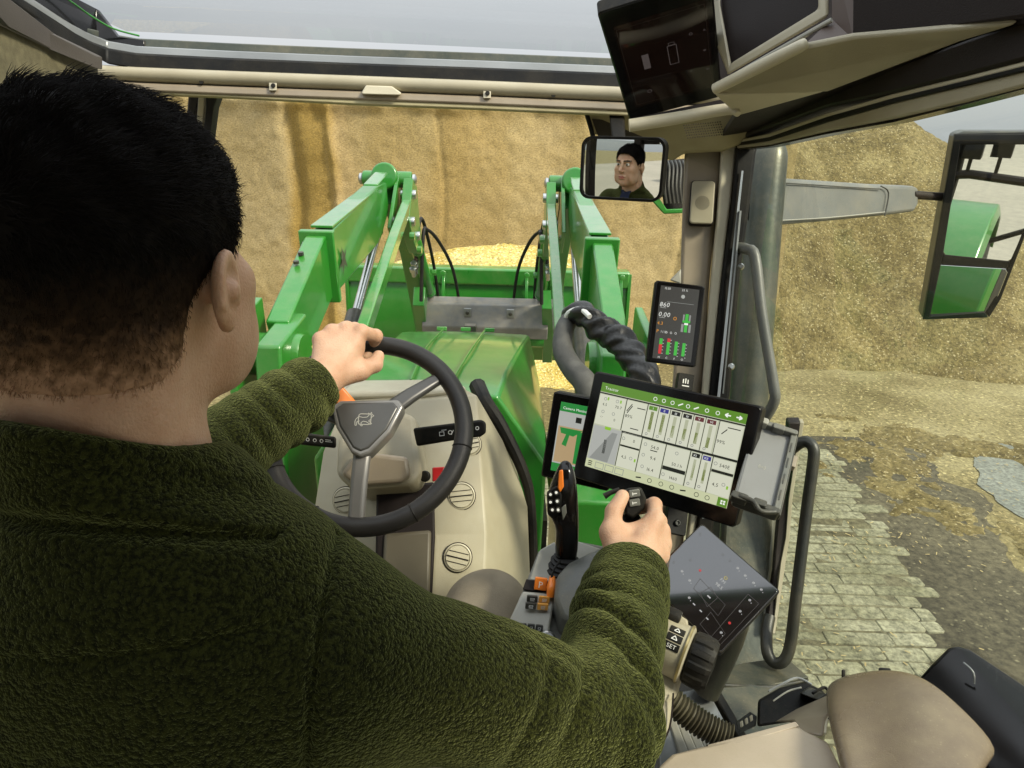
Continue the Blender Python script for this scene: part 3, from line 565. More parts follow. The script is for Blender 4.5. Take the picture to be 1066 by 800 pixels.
def Hb(X, Y):
    r = ((X-(-.1))/1.25)**2; return tz-.12+.36*np.clip(1-r*.9, 0, 1)**.7*np.clip(1-((Y-6.65)/.55)**2, 0, 1)**.6+.07*(fbm2(X, Y, 4, 31)-.5)+.04*(fbm2(X, Y, 14, 32)-.5)-.5*np.clip((Y-6.9)/.4, 0, 1)
o = obj('silage_load', field('b', bx0+.03, bx1-.03, 6.2, 7.28, 180, 70, Hb, M_SILL), smooth=60); tag(o, 'heap of fresh yellow chopped silage lying in the loader bucket', 'silage')
# ---------------- bonnet
hd = thing('bonnet', 'angular glossy green tractor bonnet ahead of the windscreen', 'bonnet', (AX, 2.5, 1.2))
def hsec(y, zt, wt, wb, zs): return [Vector((AX+a*k, y, z)) for a, k, z in ((-1, wb, 1.1), (-1, wb+.015, zs), (-1, wt, zt-.008), (-1, wt*.3, zt), (1, wt*.3, zt), (1, wt, zt-.008), (1, wb+.015, zs), (1, wb, 1.1))]
h = MB(); h.loft([hsec(1.80, 2.215, .20, .335, 1.99), hsec(2.1, 2.19, .225, .345, 1.95), hsec(2.7, 2.10, .28, .355, 1.85), hsec(3.2, 2.0, .32, .36, 1.76), hsec(3.36, 1.96, .315, .355, 1.72), hsec(3.40, 1.82, .30, .34, 1.60)], M_GREEN)
obj('bonnet_shell', h, hd, bevel=.010, seg=3, smooth=20)
cl = MB()
for s in (-1, 1):
    cl.tube([(AX+s*.06, 1.86, 2.226), (AX+s*.085, 2.4, 2.163), (AX+s*.10, 3.15, 2.028)], .005, M_GREEN, 6)
obj('crease', cl, hd)
vt = MB()
for k in range(3): vt.box((AX-.12+.12*k, 3.25, 2.004), (.05, .03, .02), M_GREENL, Matrix.Rotation(-.2, 3, 'X'))
vt.box((AX+.02, 3.30, 2.0), (.06, .05, .03), M_DGREY); obj('hinge', vt, hd, bevel=.003)
st = MB(); 
for s in (1,):
    xs_ = AX+s*.3725
    st.add([(xs_, 1.82, 1.93), (xs_, 2.9, 1.78), (xs_, 2.9, 1.70), (xs_, 1.82, 1.82)], [(0, 1, 2, 3)], M_YELLOW)
    xb = xs_+s*.001
    for k in range(5): st.add([(xb, 1.88+.075*k, 1.905-.011*k), (xb, 1.93+.075*k, 1.897-.011*k), (xb, 1.93+.075*k, 1.838-.011*k), (xb, 1.88+.075*k, 1.846-.011*k)], [(0, 1, 2, 3)], M_BLACK)
obj('side_stripe', st, hd, smooth=0)
gr = MB()
for s in (-1, 1):
    gr.prism([Vector((AX+s*.345, y, z)) for y, z in ((1.86, 1.76), (2.9, 1.64), (2.9, 1.15), (1.86, 1.15))], (s*.02, 0, 0), M_BLACK)
obj('side_grille', gr, hd)
# ---------------- wrapped hose bundle by the right mast
hb = thing('hose_bundle', 'thick hose bundle in crinkled black wrap looping over the right loader mast', 'hose', P(610, 330, 2.0))
a = MB(); pts = [P(597, 328, 2.06), P(588, 342, 2.02), P(586, 365, 1.98), P(597, 385, 1.93), P(611, 402, 1.88), P(622, 440, 1.85)]
a.tube(pts, [.026, .029, .031, .033, .035, .035], M_CANVAS, 16); obj('canvas_hose', a, hb)
a = MB(); pts = [P(592, 330, 2.08), P(606, 327, 2.0), P(624, 342, 1.96), P(645, 356, 1.92), P(659, 374, 1.88), P(672, 396, 1.84), P(676, 440, 1.82)]
a.tube(pts, [.026, .034, .037, .040, .037, .039, .04], M_WRAP, 28, smooth=2)
v = a.v
for i in range(len(v)):
    ring = i//28; p = v[i]; c = sum((v[ring*28+k] for k in range(28)), Vector())/28; ang = (i % 28)*2*math.pi/28
    v[i] = c+(p-c)*(1+.34*(abs(math.sin(ring*.26+ang*1.0+.8*math.sin(ang*2+ring*.11)))-.55)+.10*math.sin(ang*3+ring*.55))
obj('wrapped_hose', a, hb, smooth=70)
a = MB(); a.tube([P(588, 336, 2.03), P(592, 326, 2.0), P(604, 322, 1.97), P(614, 330, 1.93)], .008, M_WHITE, 8); obj('cable_tie', a, hb)
# ================================================================== cab
cab = thing('tractor_cab', 'tractor cab with beige pillars, glazed front and roof window seen from behind the driver', 'tractor cab', (AX, .5, 1.3))
def band(rows, t, m, mb=None):
    """ribbon: rows of (px, y_top, y_bottom, depth); t metres thick away from the viewer"""
    mb = mb or MB(); secs = []
    for px, y0, y1, d in rows:
        a, b = P(px, y0, d), P(px, y1, d); k = Vector((RT.x*0, 1, 0))*t
        secs.append([a, b, b+k, a+k])
    return mb.loft(secs, m)
def poly(pts, t, m, mb=None, dirn=None):
    mb = mb or MB(); q = [P(*p) for p in pts]
    return mb.prism(q, (lambda p: away(p, t)) if dirn is None else Vector(dirn)*t, m)
def ptube(pts, rpx, m, n=12, mb=None, **k):
    """tube through (px,py,d) with radius in pixels"""
    mb = mb or MB(); r = rpx if isinstance(rpx, (list, tuple)) else [rpx]*len(pts)
    return mb.tube([P(*p) for p in pts], [q/F*p[2] for q, p in zip(r, pts)], m, n, **k)
# --- roof window frame sweeping round the front left corner
LX = [(-80, -66, .84), (-30, -35, .93), (25, 0, 1.05), (67, 27, 1.14), (90, 39, 1.20), (111, 46.5, 1.245), (142, 52, 1.26), (240, 57, 1.26), (360, 62, 1.26), (500, 67, 1.26), (634, 72.5, 1.26), (760, 77, 1.26)]
fr = MB(); band([(x, y-(12 if x > 100 else 10), y-3, d+.03) for x, y, d in LX[4:]], .02, M_STACK, fr)
frame = obj('roof_window_frame', fr, cab, bevel=.003)
b = MB(); band([(x, y-4, y+4.5, d+.012) for x, y, d in LX], .02, M_STEEL, b); obj('aluminium_strip', b, frame, bevel=.0035)
b = MB(); band([(x, y+4, y+(20 if x > 100 else 16), d+.006) for x, y, d in LX], .03, M_BLACK, b); obj('seal', b, frame, bevel=.003)
b = MB(); band([(x, y-34, y-3, d+.035) for x, y, d in [(-80, -66, .84), (-30, -35, .93), (25, 0, 1.05), (67, 27, 1.14), (100, 44, 1.22)]]+[(122, 38, 47, 1.27), (150, 42, 50, 1.285)], .012, M_GLOSS, b); obj('glass_border', b, frame, bevel=.002)
b = MB(); ptube([(20, -32, 1.06), (71, 0, 1.16), (95, 17, 1.21), (118, 30, 1.25), (145, 37.5, 1.28)], 1.0, M_GREEN, 8, b); obj('outer_edge', b, frame)
b = MB(); b.add([(-.78, 1.47, 3.085), (.62, 1.47, 3.06), (.62, .42, 3.17), (-.80, .42, 3.19)], [(0, 1, 2, 3)], M_GLASSR); obj('roof_glass', b, cab, smooth=0)
# --- front header
HX = [(60, 67), (110, 70), (142, 72), (240, 76), (360, 80.5), (500, 86), (645, 92.5), (760, 97)]
b = MB(); secs = []
for x, y in HX:
    c = P(x, y+6, 1.25); secs.append([c+Vector((0, .014*math.cos(a), .0125*math.sin(a))) for a in [2*math.pi*k/16 for k in range(16)]])
b.loft(secs, M_BEIGE); band([(x, y-2, y+8, 1.262) for x, y in HX], .05, M_BEIGE, b); hdr = obj('front_header', b, cab, smooth=50)
b = MB(); band([(x, y+12, y+14.5, 1.256) for x, y in HX], .03, M_BLACK, b); obj('shadow_gap', b, hdr)
b = MB(); band([(x, y+14, y+23, 1.246) for x, y in HX], .03, M_TAUPE, b); obj('lower_trim', b, hdr, bevel=.004)
b = MB(); band([(x, y+22, y+28-(2 if x < 300 else 0), 1.25) for x, y in HX], .05, M_OLIVE, b); obj('windscreen_edge_trim', b, hdr, bevel=.003)
b = MB(); poly([(376, 97, 1.235), (381, 89, 1.235), (408, 90, 1.235), (418, 97, 1.235), (416, 99.5, 1.235), (378, 98.5, 1.235)], .012, M_BEIGE2, b); obj('latch', b, hdr, bevel=.002)
for x, y in ((284, 89.5), (507, 97.5)):
    b = MB(); poly([(x-4, y-4, 1.24), (x+4, y-4, 1.24), (x+4, y+5, 1.24), (x-4, y+5, 1.24)], .008, M_BEIGE2, b); b.lathe(P(x+.5, y, 1.239), -FW, [(0, 0), (.0045, 0), (.0045, .002), (0, .002)], M_BLACK, 10); obj('clip', b, hdr, bevel=.001)
for x, y in ((210, 86), (576, 99.5)):
    b = MB(); b.lathe(P(x, y, 1.244), -FW, [(0, 0), (.004, 0), (.004, .002), (0, .002)], M_BLACK, 10); obj('screw', b, hdr)
# --- headliner at the left and overhead behind the roof window
b = MB(); band([(-120, -40, 60, .80), (0, 24, 100, 1.0), (50, 48, 105, 1.12), (95, 64, 105, 1.20)], .02, M_LINER, b); obj('left_headliner', b, cab)
b = MB(); band([(-120, -100, -38, .79), (0, -4, 27, .985), (50, 34, 51, 1.105), (100, 58, 72, 1.19)], .02, mat('brown_trim', (.05, .042, .034), (.04, .033, .027), 8, .3, 700, rough=.5), b); obj('left_trim', b, cab, bevel=.003)
b = MB(); b.box((-.1, -.08, 3.20), (1.6, .98, .06), M_LINER); b.box((-.1, -.6, 3.12), (1.5, .10, .2), M_LINER); obj('headliner', b, cab, bevel=.01)
b = MB(); b.box((-.1, -.08, 3.27), (1.75, 1.0, .06), M_GREEN); obj('roof_shell', b, cab, bevel=.02)
# --- left front pillar glimpsed past the head
b = MB(); q = [(216, 95), (232, 95), (228, 130), (214, 300), (195, 420)]
b.loft([[PY(x, y, 1.44), PY(x+w, y, 1.44), PY(x+w, y, 1.44)+Vector((0, .05, 0)), PY(x, y, 1.44)+Vector((0, .05, 0))] for x, y, w in ((196, 92, 10), (188, 200, 10), (170, 460, 10), (150, 640, 10))], M_BROWN)
lp = obj('left_pillar', b, cab, bevel=.004)
b = MB(); b.loft([[PY(x, y, 1.43), PY(x+w, y, 1.43), PY(x+w, y, 1.43)+Vector((0, .03, 0)), PY(x, y, 1.43)+Vector((0, .03, 0))] for x, y, w in ((207, 92, 7), (199, 200, 6), (182, 460, 6))], M_BEIGE2); obj('pillar_trim', b, lp, bevel=.002)
b = MB(); b.loft([[PY(x, y, 1.425), PY(x+w, y, 1.425), PY(x+w, y, 1.425)+Vector((0, .03, 0)), PY(x, y, 1.425)+Vector((0, .03, 0))] for x, y, w in ((214, 95, 14), (214, 112, 8), (205, 200, 6), (188, 460, 6))], M_RUBBER); obj('pillar_seal', b, lp, bevel=.002)
# --- windscreen and side glass
b = MB(); rows = []
for t in [k/8 for k in range(9)]:
    rows.append([Vector((AX+a*(.80-.02*t), 1.70-.27*t-.07*abs(a)**3, 1.45+1.56*t)) for a in [(-1+2*k/16) for k in range(17)]])
b.grid(rows, M_GLASS); obj('windscreen', b, cab, smooth=80)
b = MB(); b.grid([[Vector((.50+.02*(1-t)+.20*s_, 1.38-1.75*s_, 1.35+1.62*t)) for s_ in (0, .5, 1)] for t in (0, 1)], M_GLASSS); obj('side_window', b, cab, smooth=0)
# --- right front pillar
def strip(rows, t, m, mb=None, back=Vector((.25, 1, 0))):
    """rows (y, x_left, x_right, depth)"""
    mb = mb or MB(); return mb.loft([[P(xl, y, d), P(xr, y, d), P(xr, y, d)+back.normalized()*t, P(xl, y, d)+back.normalized()*t] for y, xl, xr, d in rows], m)
b = strip([(150, 713, 752, 1.345), (200, 711, 748, 1.35), (290, 708, 739, 1.36), (400, 700, 731, 1.375), (470, 694, 724, 1.38), (560, 684, 712, 1.385), (640, 676, 702, 1.39), (720, 668, 690, 1.39)], .05, M_TAUPE); rp = obj('right_pillar', b, cab, bevel=.008, seg=3)
b = strip([(150, 751, 767, 1.325), (200, 748, 762, 1.33), (282, 741, 752, 1.34), (402, 731, 739.5, 1.355), (500, 722, 731, 1.365), (640, 706, 714, 1.37)], .06, M_BEIGE2); obj('pillar_trim', b, rp, bevel=.005, seg=3)
b = strip([(146, 766, 791, 1.31), (160, 766, 787, 1.31), (210, 762, 781, 1.32), (282, 752, 771, 1.335), (410, 738.5, 760, 1.35), (540, 726, 744, 1.36), (690, 706, 724, 1.36)], .05, M_BLACK); obj('pillar_seal', b, rp, bevel=.006)
b = strip([(178, 772, 774, 1.30), (230, 766, 768.5, 1.31), (410, 747, 750, 1.34), (540, 731, 733, 1.35)], .01, M_SILVER); strip([(220, 770, 772, 1.30), (410, 752, 753.5, 1.34)], .01, M_STEEL, b); obj('chrome_bead', b, rp)
for x, y in ((771, 278), (761, 382)):
    b = MB(); b.lathe(P(x, y, 1.318 if y < 300 else 1.335), -FW, [(0, 0), (.0065, 0), (.007, .002), (.004, .006), (0, .006)], M_SILVER, 10); obj('screw', b, rp)
M, w, h = fitpanel([(721, 189), (744, 189), (742, 234), (717, 233)], 1.335)
b = MB(); slab(b, M, w, h, .007, -.012, .004, M_BEIGE); slab(b, M, w+.004, h+.004, .008, -.012, .0005, M_BROWN); spk = obj('speaker_cover', b, rp, bevel=.002)
b = MB()
for k in range(5):
    for i in range(max(1, k*6)):
        a = 2*math.pi*i/max(1, k*6)+k*.3; c = M @ Vector((.0+.0032*k*math.cos(a), -.002+.0032*k*math.sin(a), .0042)); b.lathe(c, M.to_3x3() @ Vector((0, 0, 1)), [(0, 0), (.0011, 0), (.0011, .0003), (0, .0003)], M_BLACK, 6)
obj('speaker_holes', b, spk, smooth=0)
M, w, h = fitpanel([(706, 388), (722, 391), (720, 408), (704, 405)], 1.352); b = MB(); slab(b, M, w, h, .002, -.01, .004, M_BLACK); sw = obj('switch', b, rp, bevel=.001)
g = Gfx(M, w, h, .0044); g.line(.3, .75, .75, .75, M_WHITE, .07); g.line(.35, .6, .35, .35, M_WHITE, .07); g.line(.5, .6, .5, .3, M_WHITE, .07); g.line(.65, .6, .65, .35, M_WHITE, .07); g.done('switch_mark', sw)
M, w, h = fitpanel([(697, 528), (713, 532), (711, 556), (694, 552)], 1.36); b = MB(); slab(b, M, w*1.25, h*1.2, .004, -.01, .006, M_BLACK); b.lathe(M @ Vector((0, -.006, .006)), M.to_3x3() @ Vector((0, 0, 1)), [(0, 0), (.007, 0), (.006, .006), (.003, .006), (.003, .003), (0, .003)], M_DGREY, 14); obj('power_socket', b, rp, bevel=.001)
# corner lining between header and pillar, with perforations
b = MB(); poly([(604, 106, 1.3), (660, 108, 1.28), (770, 112, 1.22), (800, 120, 1.2), (772, 150, 1.29), (752, 158, 1.32), (712, 160, 1.33), (700, 168, 1.34), (640, 142, 1.34), (617, 140, 1.34), (611, 121, 1.33)], .05, M_OLIVE, b); ln = obj('corner_lining', b, cab, bevel=.006)
b = MB()
for i in range(16):
    for j in range(6):
        x, y = 712+i*2.5+j*.8, 131+j*2.6-i*.25; c = P(x, y, 1.25); b.lathe(c, -FW, [(0, 0), (.0011, 0), (.0011, .001), (0, .001)], M_BROWN, 6)
obj('perforation', b, ln, smooth=0)
b = MB(); ptube([(606, 104, 1.31), (611, 120, 1.31), (617, 141, 1.32), (624, 175, 1.33)], 2.4, M_BLACK, 8, b); obj('windscreen_seal', b, ln)
# --- door header on the right, running back overhead
DX = [(748, 1.41), (800, 1.16), (860, .985), (930, .84), (1001, .735), (1066, .665), (1180, .565), (1300, .49)]
def dh(cols, off, t, m, mb=None):
    mb = mb or MB(); secs = []
    xs = [c[0] for c in cols]
    for x, d in DX:
        y0 = float(np.interp(x, xs, [c[1] for c in cols])) if x <= xs[-1] else cols[-1][1]+(x-xs[-1])*(cols[-1][1]-cols[-2][1])/(xs[-1]-xs[-2])
        y1 = float(np.interp(x, xs, [c[2] for c in cols])) if x <= xs[-1] else cols[-1][2]+(x-xs[-1])*(cols[-1][2]-cols[-2][2])/(xs[-1]-xs[-2])
        a, bb = P(x, y0, d+off), P(x, y1, d+off); k = Vector((1, .15, 0)).normalized()*t; secs.append([a, bb, bb+k, a+k])
    return mb.loft(secs, m)
b = dh([(748, 145, 152.5), (800, 126, 134), (860, 95, 112), (930, 69, 97), (1001, 43, 80), (1066, 20, 63)], 0, .04, M_BROWN); dhd = obj('door_header', b, cab, bevel=.004)
b = dh([(748, 150, 153), (800, 139, 144), (860, 118, 123), (938, 95, 101), (1001, 80, 86), (1066, 63, 70)], .004, .03, M_BEIGE2); obj('light_strip', b, dhd, bevel=.002)
b = dh([(748, 152, 155), (800, 143, 147), (860, 122, 127.5), (938, 100, 105), (1001, 85, 90), (1066, 69, 74)], .002, .03, M_BLACK); obj('seal', b, dhd, bevel=.001)
b = dh([(748, 153, 157), (800, 146, 151), (860, 126.5, 137), (916, 110, 127), (1001, 89, 107), (1066, 73, 90)], .006, .03, M_BEIGE); obj('lower_trim', b, dhd, bevel=.003)
b = dh([(748, 156, 158.5), (800, 150, 153), (860, 136, 140), (916, 126, 131), (1001, 106, 110), (1066, 89, 93)], .012, .02, M_GLOSS); obj('glass_border', b, dhd)
# --- door handles (grab rails)
b = MB(); ptube([(770, 258, 1.33), (778, 260, 1.30), (786, 268, 1.285), (793, 327, 1.275), (805, 399, 1.27), (806, 418, 1.275), (796, 436, 1.30)], [5.5]*7, M_GREY, 14, b); obj('grab_rail', b, cab)
b = MB(); ptube([(815, 476, 1.24), (829, 464, 1.22), (839, 460, 1.21), (847, 468, 1.20), (845.5, 490, 1.20), (840, 530, 1.20), (829, 620, 1.19), (823, 670, 1.19), (816, 688, 1.19), (806, 690, 1.20), (799, 680, 1.21), (798, 660, 1.23), (801, 642, 1.25)], 6, M_DGREY, 14, b); obj('grab_rail', b, cab)
# --- corner glass as a grey sheet, reflection put in its colour; sill plate and floor
b = strip([(520, 752, 812, 1.42), (560, 750, 809, 1.40), (620, 746, 802, 1.36), (660, 742, 799, 1.32), (700, 735, 800, 1.28)], .05, M_STACK); ft = obj('corner_glass_reflection', b, cab, bevel=.012)
b = strip([(440, 820, 834, 1.33), (520, 812, 822, 1.36), (560, 808, 819, 1.36), (600, 805, 814, 1.35), (660, 796, 804, 1.30)], .03, M_BROWN); obj('foot_seal', b, ft, bevel=.003)
b = strip([(440, 833, 837, 1.33), (520, 821, 825, 1.355), (560, 818, 822, 1.355), (585, 813, 818, 1.35), (660, 804, 807, 1.30)], .02, M_BEIGE); obj('foot_edge', b, ft, bevel=.001)
b = MB(); poly([(728, 700, 1.18), (775, 690, 1.22), (818, 684, 1.24), (842, 705, 1.18), (800, 714, 1.14), (745, 712, 1.12)], .012, M_STACK, b, dirn=(0, 0, -1)); poly([(744, 711, 1.12), (800, 714, 1.135), (842, 707, 1.175), (842, 709, 1.17), (801, 717, 1.13), (744, 714, 1.115)], .01, M_DGREY, b); obj('sill_plate', b, cab, bevel=.003)
b = MB(); poly([(738, 714, 1.10), (842, 708, 1.18), (862, 760, 1.05), (770, 800, .98)], .03, M_STACK, b, dirn=(0, 0, -1)); obj('sill', b, cab, bevel=.006)
b = MB(); poly([(733, 706, 1.06), (741, 703, 1.07), (780, 768, .98), (771, 774, .97)], .03, M_BLACK, b, dirn=(0, 0, -1)); obj('sill_seal', b, cab, bevel=.004)
b = MB(); b.box((-.12, .75, 1.62), (1.3, 1.9, .04), M_RUBBER); obj('floor', b, cab)
b = MB()
for k in range(6): poly([(690+k*9, 735+k*3, .99), (697+k*9, 732+k*3, .99), (724+k*10, 800, .90), (714+k*10, 802, .90)], .012, M_LGREY, b, dirn=(0, 0, -1))
poly([(680, 725, 1.0), (735, 715, 1.02), (790, 815, .90), (690, 830, .88)], .01, M_STEEL, b, dirn=(0, 0, -1)); obj('tread_plate', b, cab, bevel=.002)
# rear of the cab: posts, lower wall, rear window
b = MB()
for x in (-.86, .62): b.box((x, -.56, 2.3), (.10, .10, 1.75), M_BROWN)
b.box((-.12, -.58, 1.8), (1.5, .06, .75), M_BROWN); b.box((-.12, -.58, 3.02), (1.5, .06, .1), M_BROWN)
b.box((-.92, .2, 2.4), (.06, .09, 1.5), M_BROWN); b.box((.72, -.36, 2.4), (.06, .09, 1.5), M_BROWN); obj('rear_frame', b, cab, bevel=.01)
b = MB(); b.add([(-.82, -.59, 2.15), (.58, -.59, 2.15), (.58, -.59, 2.99), (-.82, -.59, 2.99)], [(0, 1, 2, 3)], glassmat('rear_glass', tint=(.85, .86, .84), refl=.4)); obj('rear_window', b, cab, smooth=0)
b = MB(); b.tube([(.1, -.64, 3.0), (-.05, -.66, 2.6), (-.3, -.64, 2.25)], .008, M_BLACK, 8); obj('rear_wiper', b, cab)
b = MB(); b.add([(-.93, -.5, 1.7), (-.97, 1.3, 1.7), (-.88, 1.3, 2.95), (-.88, -.5, 3.0)], [(0, 1, 2, 3)], glassmat('left_glass', tint=(.6, .63, .58), refl=.4)); obj('left_window', b, cab, smooth=0)
# black rear quarter panel at the lower right, with a dotted frit edge
q = [(952, 712, .86), (972, 690, .865), (988, 674, .87), (998, 673, .865), (1010, 677, .855), (1070, 717, .79), (1140, 775, .72), (1120, 900, .66), (1040, 860, .68), (985, 770, .78)]
b = MB(); poly(q, .02, M_GLOSS, b); qp = obj('rear_quarter_panel', b, cab, bevel=.004)
b = MB()
for (x0, y0, d0), (x1, y1, d1) in zip(q[:5], q[1:6]):
    n = max(2, int(math.hypot(x1-x0, y1-y0)/2.0))
    for k in range(n):
        t = k/n
        for r_ in range(2):
            nx_, ny_ = (y1-y0), -(x1-x0); L_ = math.hypot(nx_, ny_); b.lathe(P(x0+(x1-x0)*t+nx_/L_*(1.2+1.5*r_), y0+(y1-y0)*t+ny_/L_*(1.2+1.5*r_), d0+(d1-d0)*t), -FW, [(0, 0), (.00065-.0002*r_, 0), (.00065-.0002*r_, .0005), (0, .0005)], M_BLACK, 5)
obj('frit_dots', b, qp, smooth=0)
b = MB(); ptube([(1003, 690, .83), (1013, 700, .82), (1014, 712, .82)], 1.0, M_STEEL, 6, b); obj('trim_wire', b, qp)
# ---------------- exhaust stack outside the right pillar
ex = thing('exhaust_stack', 'grey exhaust stack standing outside the right front pillar', 'exhaust', P(790, 430, 1.66))
b = MB(); ptube([(777, 470, 1.66), (779, 420, 1.66), (790, 280, 1.66), (797, 200, 1.66), (801, 165, 1.66), (802.5, 153, 1.665), (803, 147, 1.67)], [19.5, 19.5, 19.5, 19, 18, 14, 8], M_STACK, 24, b, smooth=1); obj('stack_pipe', b, ex)
b = MB(); b.lathe(P(777, 470, 1.66)-Vector((0, 0, .7)), (0, 0, 1), [(.0, 0), (.075, 0), (.075, .6), (.052, .7), (0, .7)], M_STACK); obj('stack_base', b, ex)
# ---------------- right fender lining panels in the cab
M_TAUPED = mat('brown_taupe_plastic', (.165, .125, .08), (.135, .10, .068), 7, 0.3, 800, detail=8, dust=.35, rough=.27)
sp = thing('wheel_arch_trim', 'bulging taupe fender trim panel at the lower right of the cab', 'trim panel', P(930, 760, .8))
rows = [[(864, 724, .90), (890, 713, .90), (925, 708, .88), (958, 713, .85), (985, 736, .80), (1036, 790, .74)], [(862, 735, .86), (890, 724, .865), (925, 719, .85), (958, 724, .82), (985, 746, .785), (1032, 796, .73)], [(861, 752, .82), (890, 745, .82), (925, 740, .81), (960, 747, .78), (985, 768, .75), (1022, 810, .71)], [(870, 795, .74), (895, 793, .745), (925, 792, .74), (955, 797, .72), (982, 817, .70), (1004, 845, .67)], [(885, 860, .67), (905, 858, .675), (925, 858, .67), (950, 860, .66), (975, 880, .64), (995, 900, .62)]]
b = MB(); b.grid([[P(*p) for p in r] for r in rows], M_TAUPED); obj('panel_shell', b, sp, subsurf=2, solid=.02, soff=1)
b = MB(); ptube([(904, 712, .888), (884, 729, .855), (863, 747, .822), (859, 764, .795)], 1.3, M_BEIGE2, 6, b); ptube([(862, 748, .818), (880, 756, .80), (903, 774, .765), (918, 800, .725)], .8, M_BROWN, 6, b); obj('panel_seam', b, sp)
b = MB(); poly([(806, 752, .92), (830, 738, .93), (866, 722, .915), (905, 711, .90), (884, 728, .865), (861, 748, .83), (858, 768, .80), (832, 762, .83), (825, 752, .87)], .03, M_TAUPE, b); obj('front_panel', b, sp, bevel=.008, seg=3)
for x, y in ((878, 706), (921, 703)):
    b = MB(); wd = 2 if x < 900 else 6.5; poly([(x-wd, y-(8 if wd > 3 else 9), .905), (x+wd, y-(7 if wd > 3 else 9), .905), (x+wd, y+9, .90), (x-wd, y+9, .90)], .012, M_BLACK, b); obj('rubber_stop', b, sp, bevel=.002)
b = MB(); ptube([(840, 742, .91), (852, 730, .92), (862, 722, .93), (858, 716, .94), (846, 722, .93)], 1.6, M_BLACK, 6, b); obj('wiring', b, sp)
ar = thing('side_tray', 'pale taupe lidded side tray at the bottom edge right of the driver', 'tray', P(790, 790, .8))
b = MB(); poly([(700, 786, .80), (762, 770, .82), (828, 752, .84), (834, 760, .82), (862, 773, .80), (878, 806, .74), (890, 840, .70), (680, 850, .68), (685, 800, .76)], .05, M_PINKB, b); obj('tray_lid', b, ar, bevel=.008, seg=3)
b = MB(); poly([(735, 776, .815), (828, 751.5, .835), (832, 756, .825), (736, 783, .805)], .02, M_PINKB, b); poly([(735, 775, .814), (737, 775, .814), (738, 784, .803), (736, 784, .803)], .01, M_BROWN, b); obj('tray_rim', b, ar, bevel=.003)
# black latch with wires by the sill
lt = thing('door_latch', 'black door latch unit with small wires on the sill', 'latch', P(820, 735, .95))
b = MB(); poly([(789, 729, .95), (812, 716, .97), (839, 710, .98), (858, 720, .96), (860, 728, .95), (822, 752, .92), (788, 757, .92)], .05, M_BLACK, b); obj('latch_body', b, lt, bevel=.004)
b = MB(); poly([(832, 722, .94), (842, 715, .95), (864, 724, .93), (858, 732, .92)], .03, M_DGREY, b); obj('latch_lever', b, lt, bevel=.003)
b = MB(); ptube([(800, 720, .955), (815, 712, .96), (830, 706, .97), (845, 713, .96)], 1.2, M_STEEL, 6, b); ptube([(805, 730, .93), (820, 720, .94), (834, 716, .95)], .9, M_LGREY, 6, b); obj('wire', b, lt)
b = MB(); poly([(766, 752, .95), (781, 741, .96), (788, 746, .95), (787, 756, .94), (770, 764, .93)], .03, M_DGREY, b)
for k in range(3): poly([(770+k*5, 752-k*3, .935), (773+k*5, 750-k*3, .935), (774+k*5, 756-k*3, .93), (771+k*5, 758-k*3, .93)], .004, M_BEIGE2, b)
obj('connector', b, lt, bevel=.001)
hs = thing('ribbed_hose', 'dark ribbed flexible hose below the dial control', 'hose', P(728, 750, .88))
b = MB(); n = 26; pts = []; rs = []
for k in range(n*4+1):
    t = k/(n*4); x = 698+62*t; y = 729+40*t+4*math.sin(t*3.1); pts.append(P(x, y, .90-.02*t)); rs.append((13+1.7*math.cos(2*math.pi*t*n*.62))/F*.9)
b.tube(pts, rs, M_BEIGE if False else mat('ribbed_hose_plastic', (.06, .052, .035), (.09, .08, .05), 20, rough=.5), 20, 0); obj('hose_body', b, hs, smooth=60)
# ================================================================== dash, steering wheel, controls, monitors
ds = thing('steering_console', 'beige steering console with round air vents in front of the driver', 'console', P(430, 640, 1.3))
b = MB()
pp = {'a': (372, 403, 1.62), 'b': (482, 404, 1.62), 'c': (496, 411, 1.44), 'd': (440, 416, 1.42), 'e': (360, 412, 1.46), 'f': (336, 470, 1.40), 'g': (322, 560, 1.33), 'h': (452, 558, 1.27), 'i': (450, 500, 1.31), 'j': (503, 500, 1.33), 'k': (507, 556, 1.29), 'l': (449, 680, 1.21), 'm': (503, 680, 1.23), 'n': (521, 455, 1.54), 'o': (549, 528, 1.50), 'p': (553, 640, 1.42), 'q': (535, 480, 1.70), 'r': (552, 600, 1.66), 's': (322, 680, 1.3)}
k = list(pp); vs = [P(*pp[x]) for x in k]; ix = lambda s: tuple(k.index(c) for c in s)
b.add(vs, [ix('abcde'), ix('cdij'), ix('ijkh'), ix('cjkon') if False else ix('cjn'), ix('jkon'), ix('hkml'), ix('kmpo'), ix('dei'), ix('efgi') if False else ix('efi'), ix('fghi'), ix('bcnq'), ix('noq'), ix('oprq'), ix('ghls')], M_BEIGE)
body = obj('console_body', b, ds, bevel=.010, seg=3, solid=.012, soff=-1)
# raised dash shelf behind the cowl
b = MB(); poly([(368, 404, 1.58), (470, 403, 1.58), (486, 411, 1.46), (440, 416, 1.43), (352, 418, 1.45), (358, 410, 1.5)], .02, M_BEIGE2, b, dirn=(0, 0, 1)); obj('dash_top', b, ds, bevel=.01, seg=3)
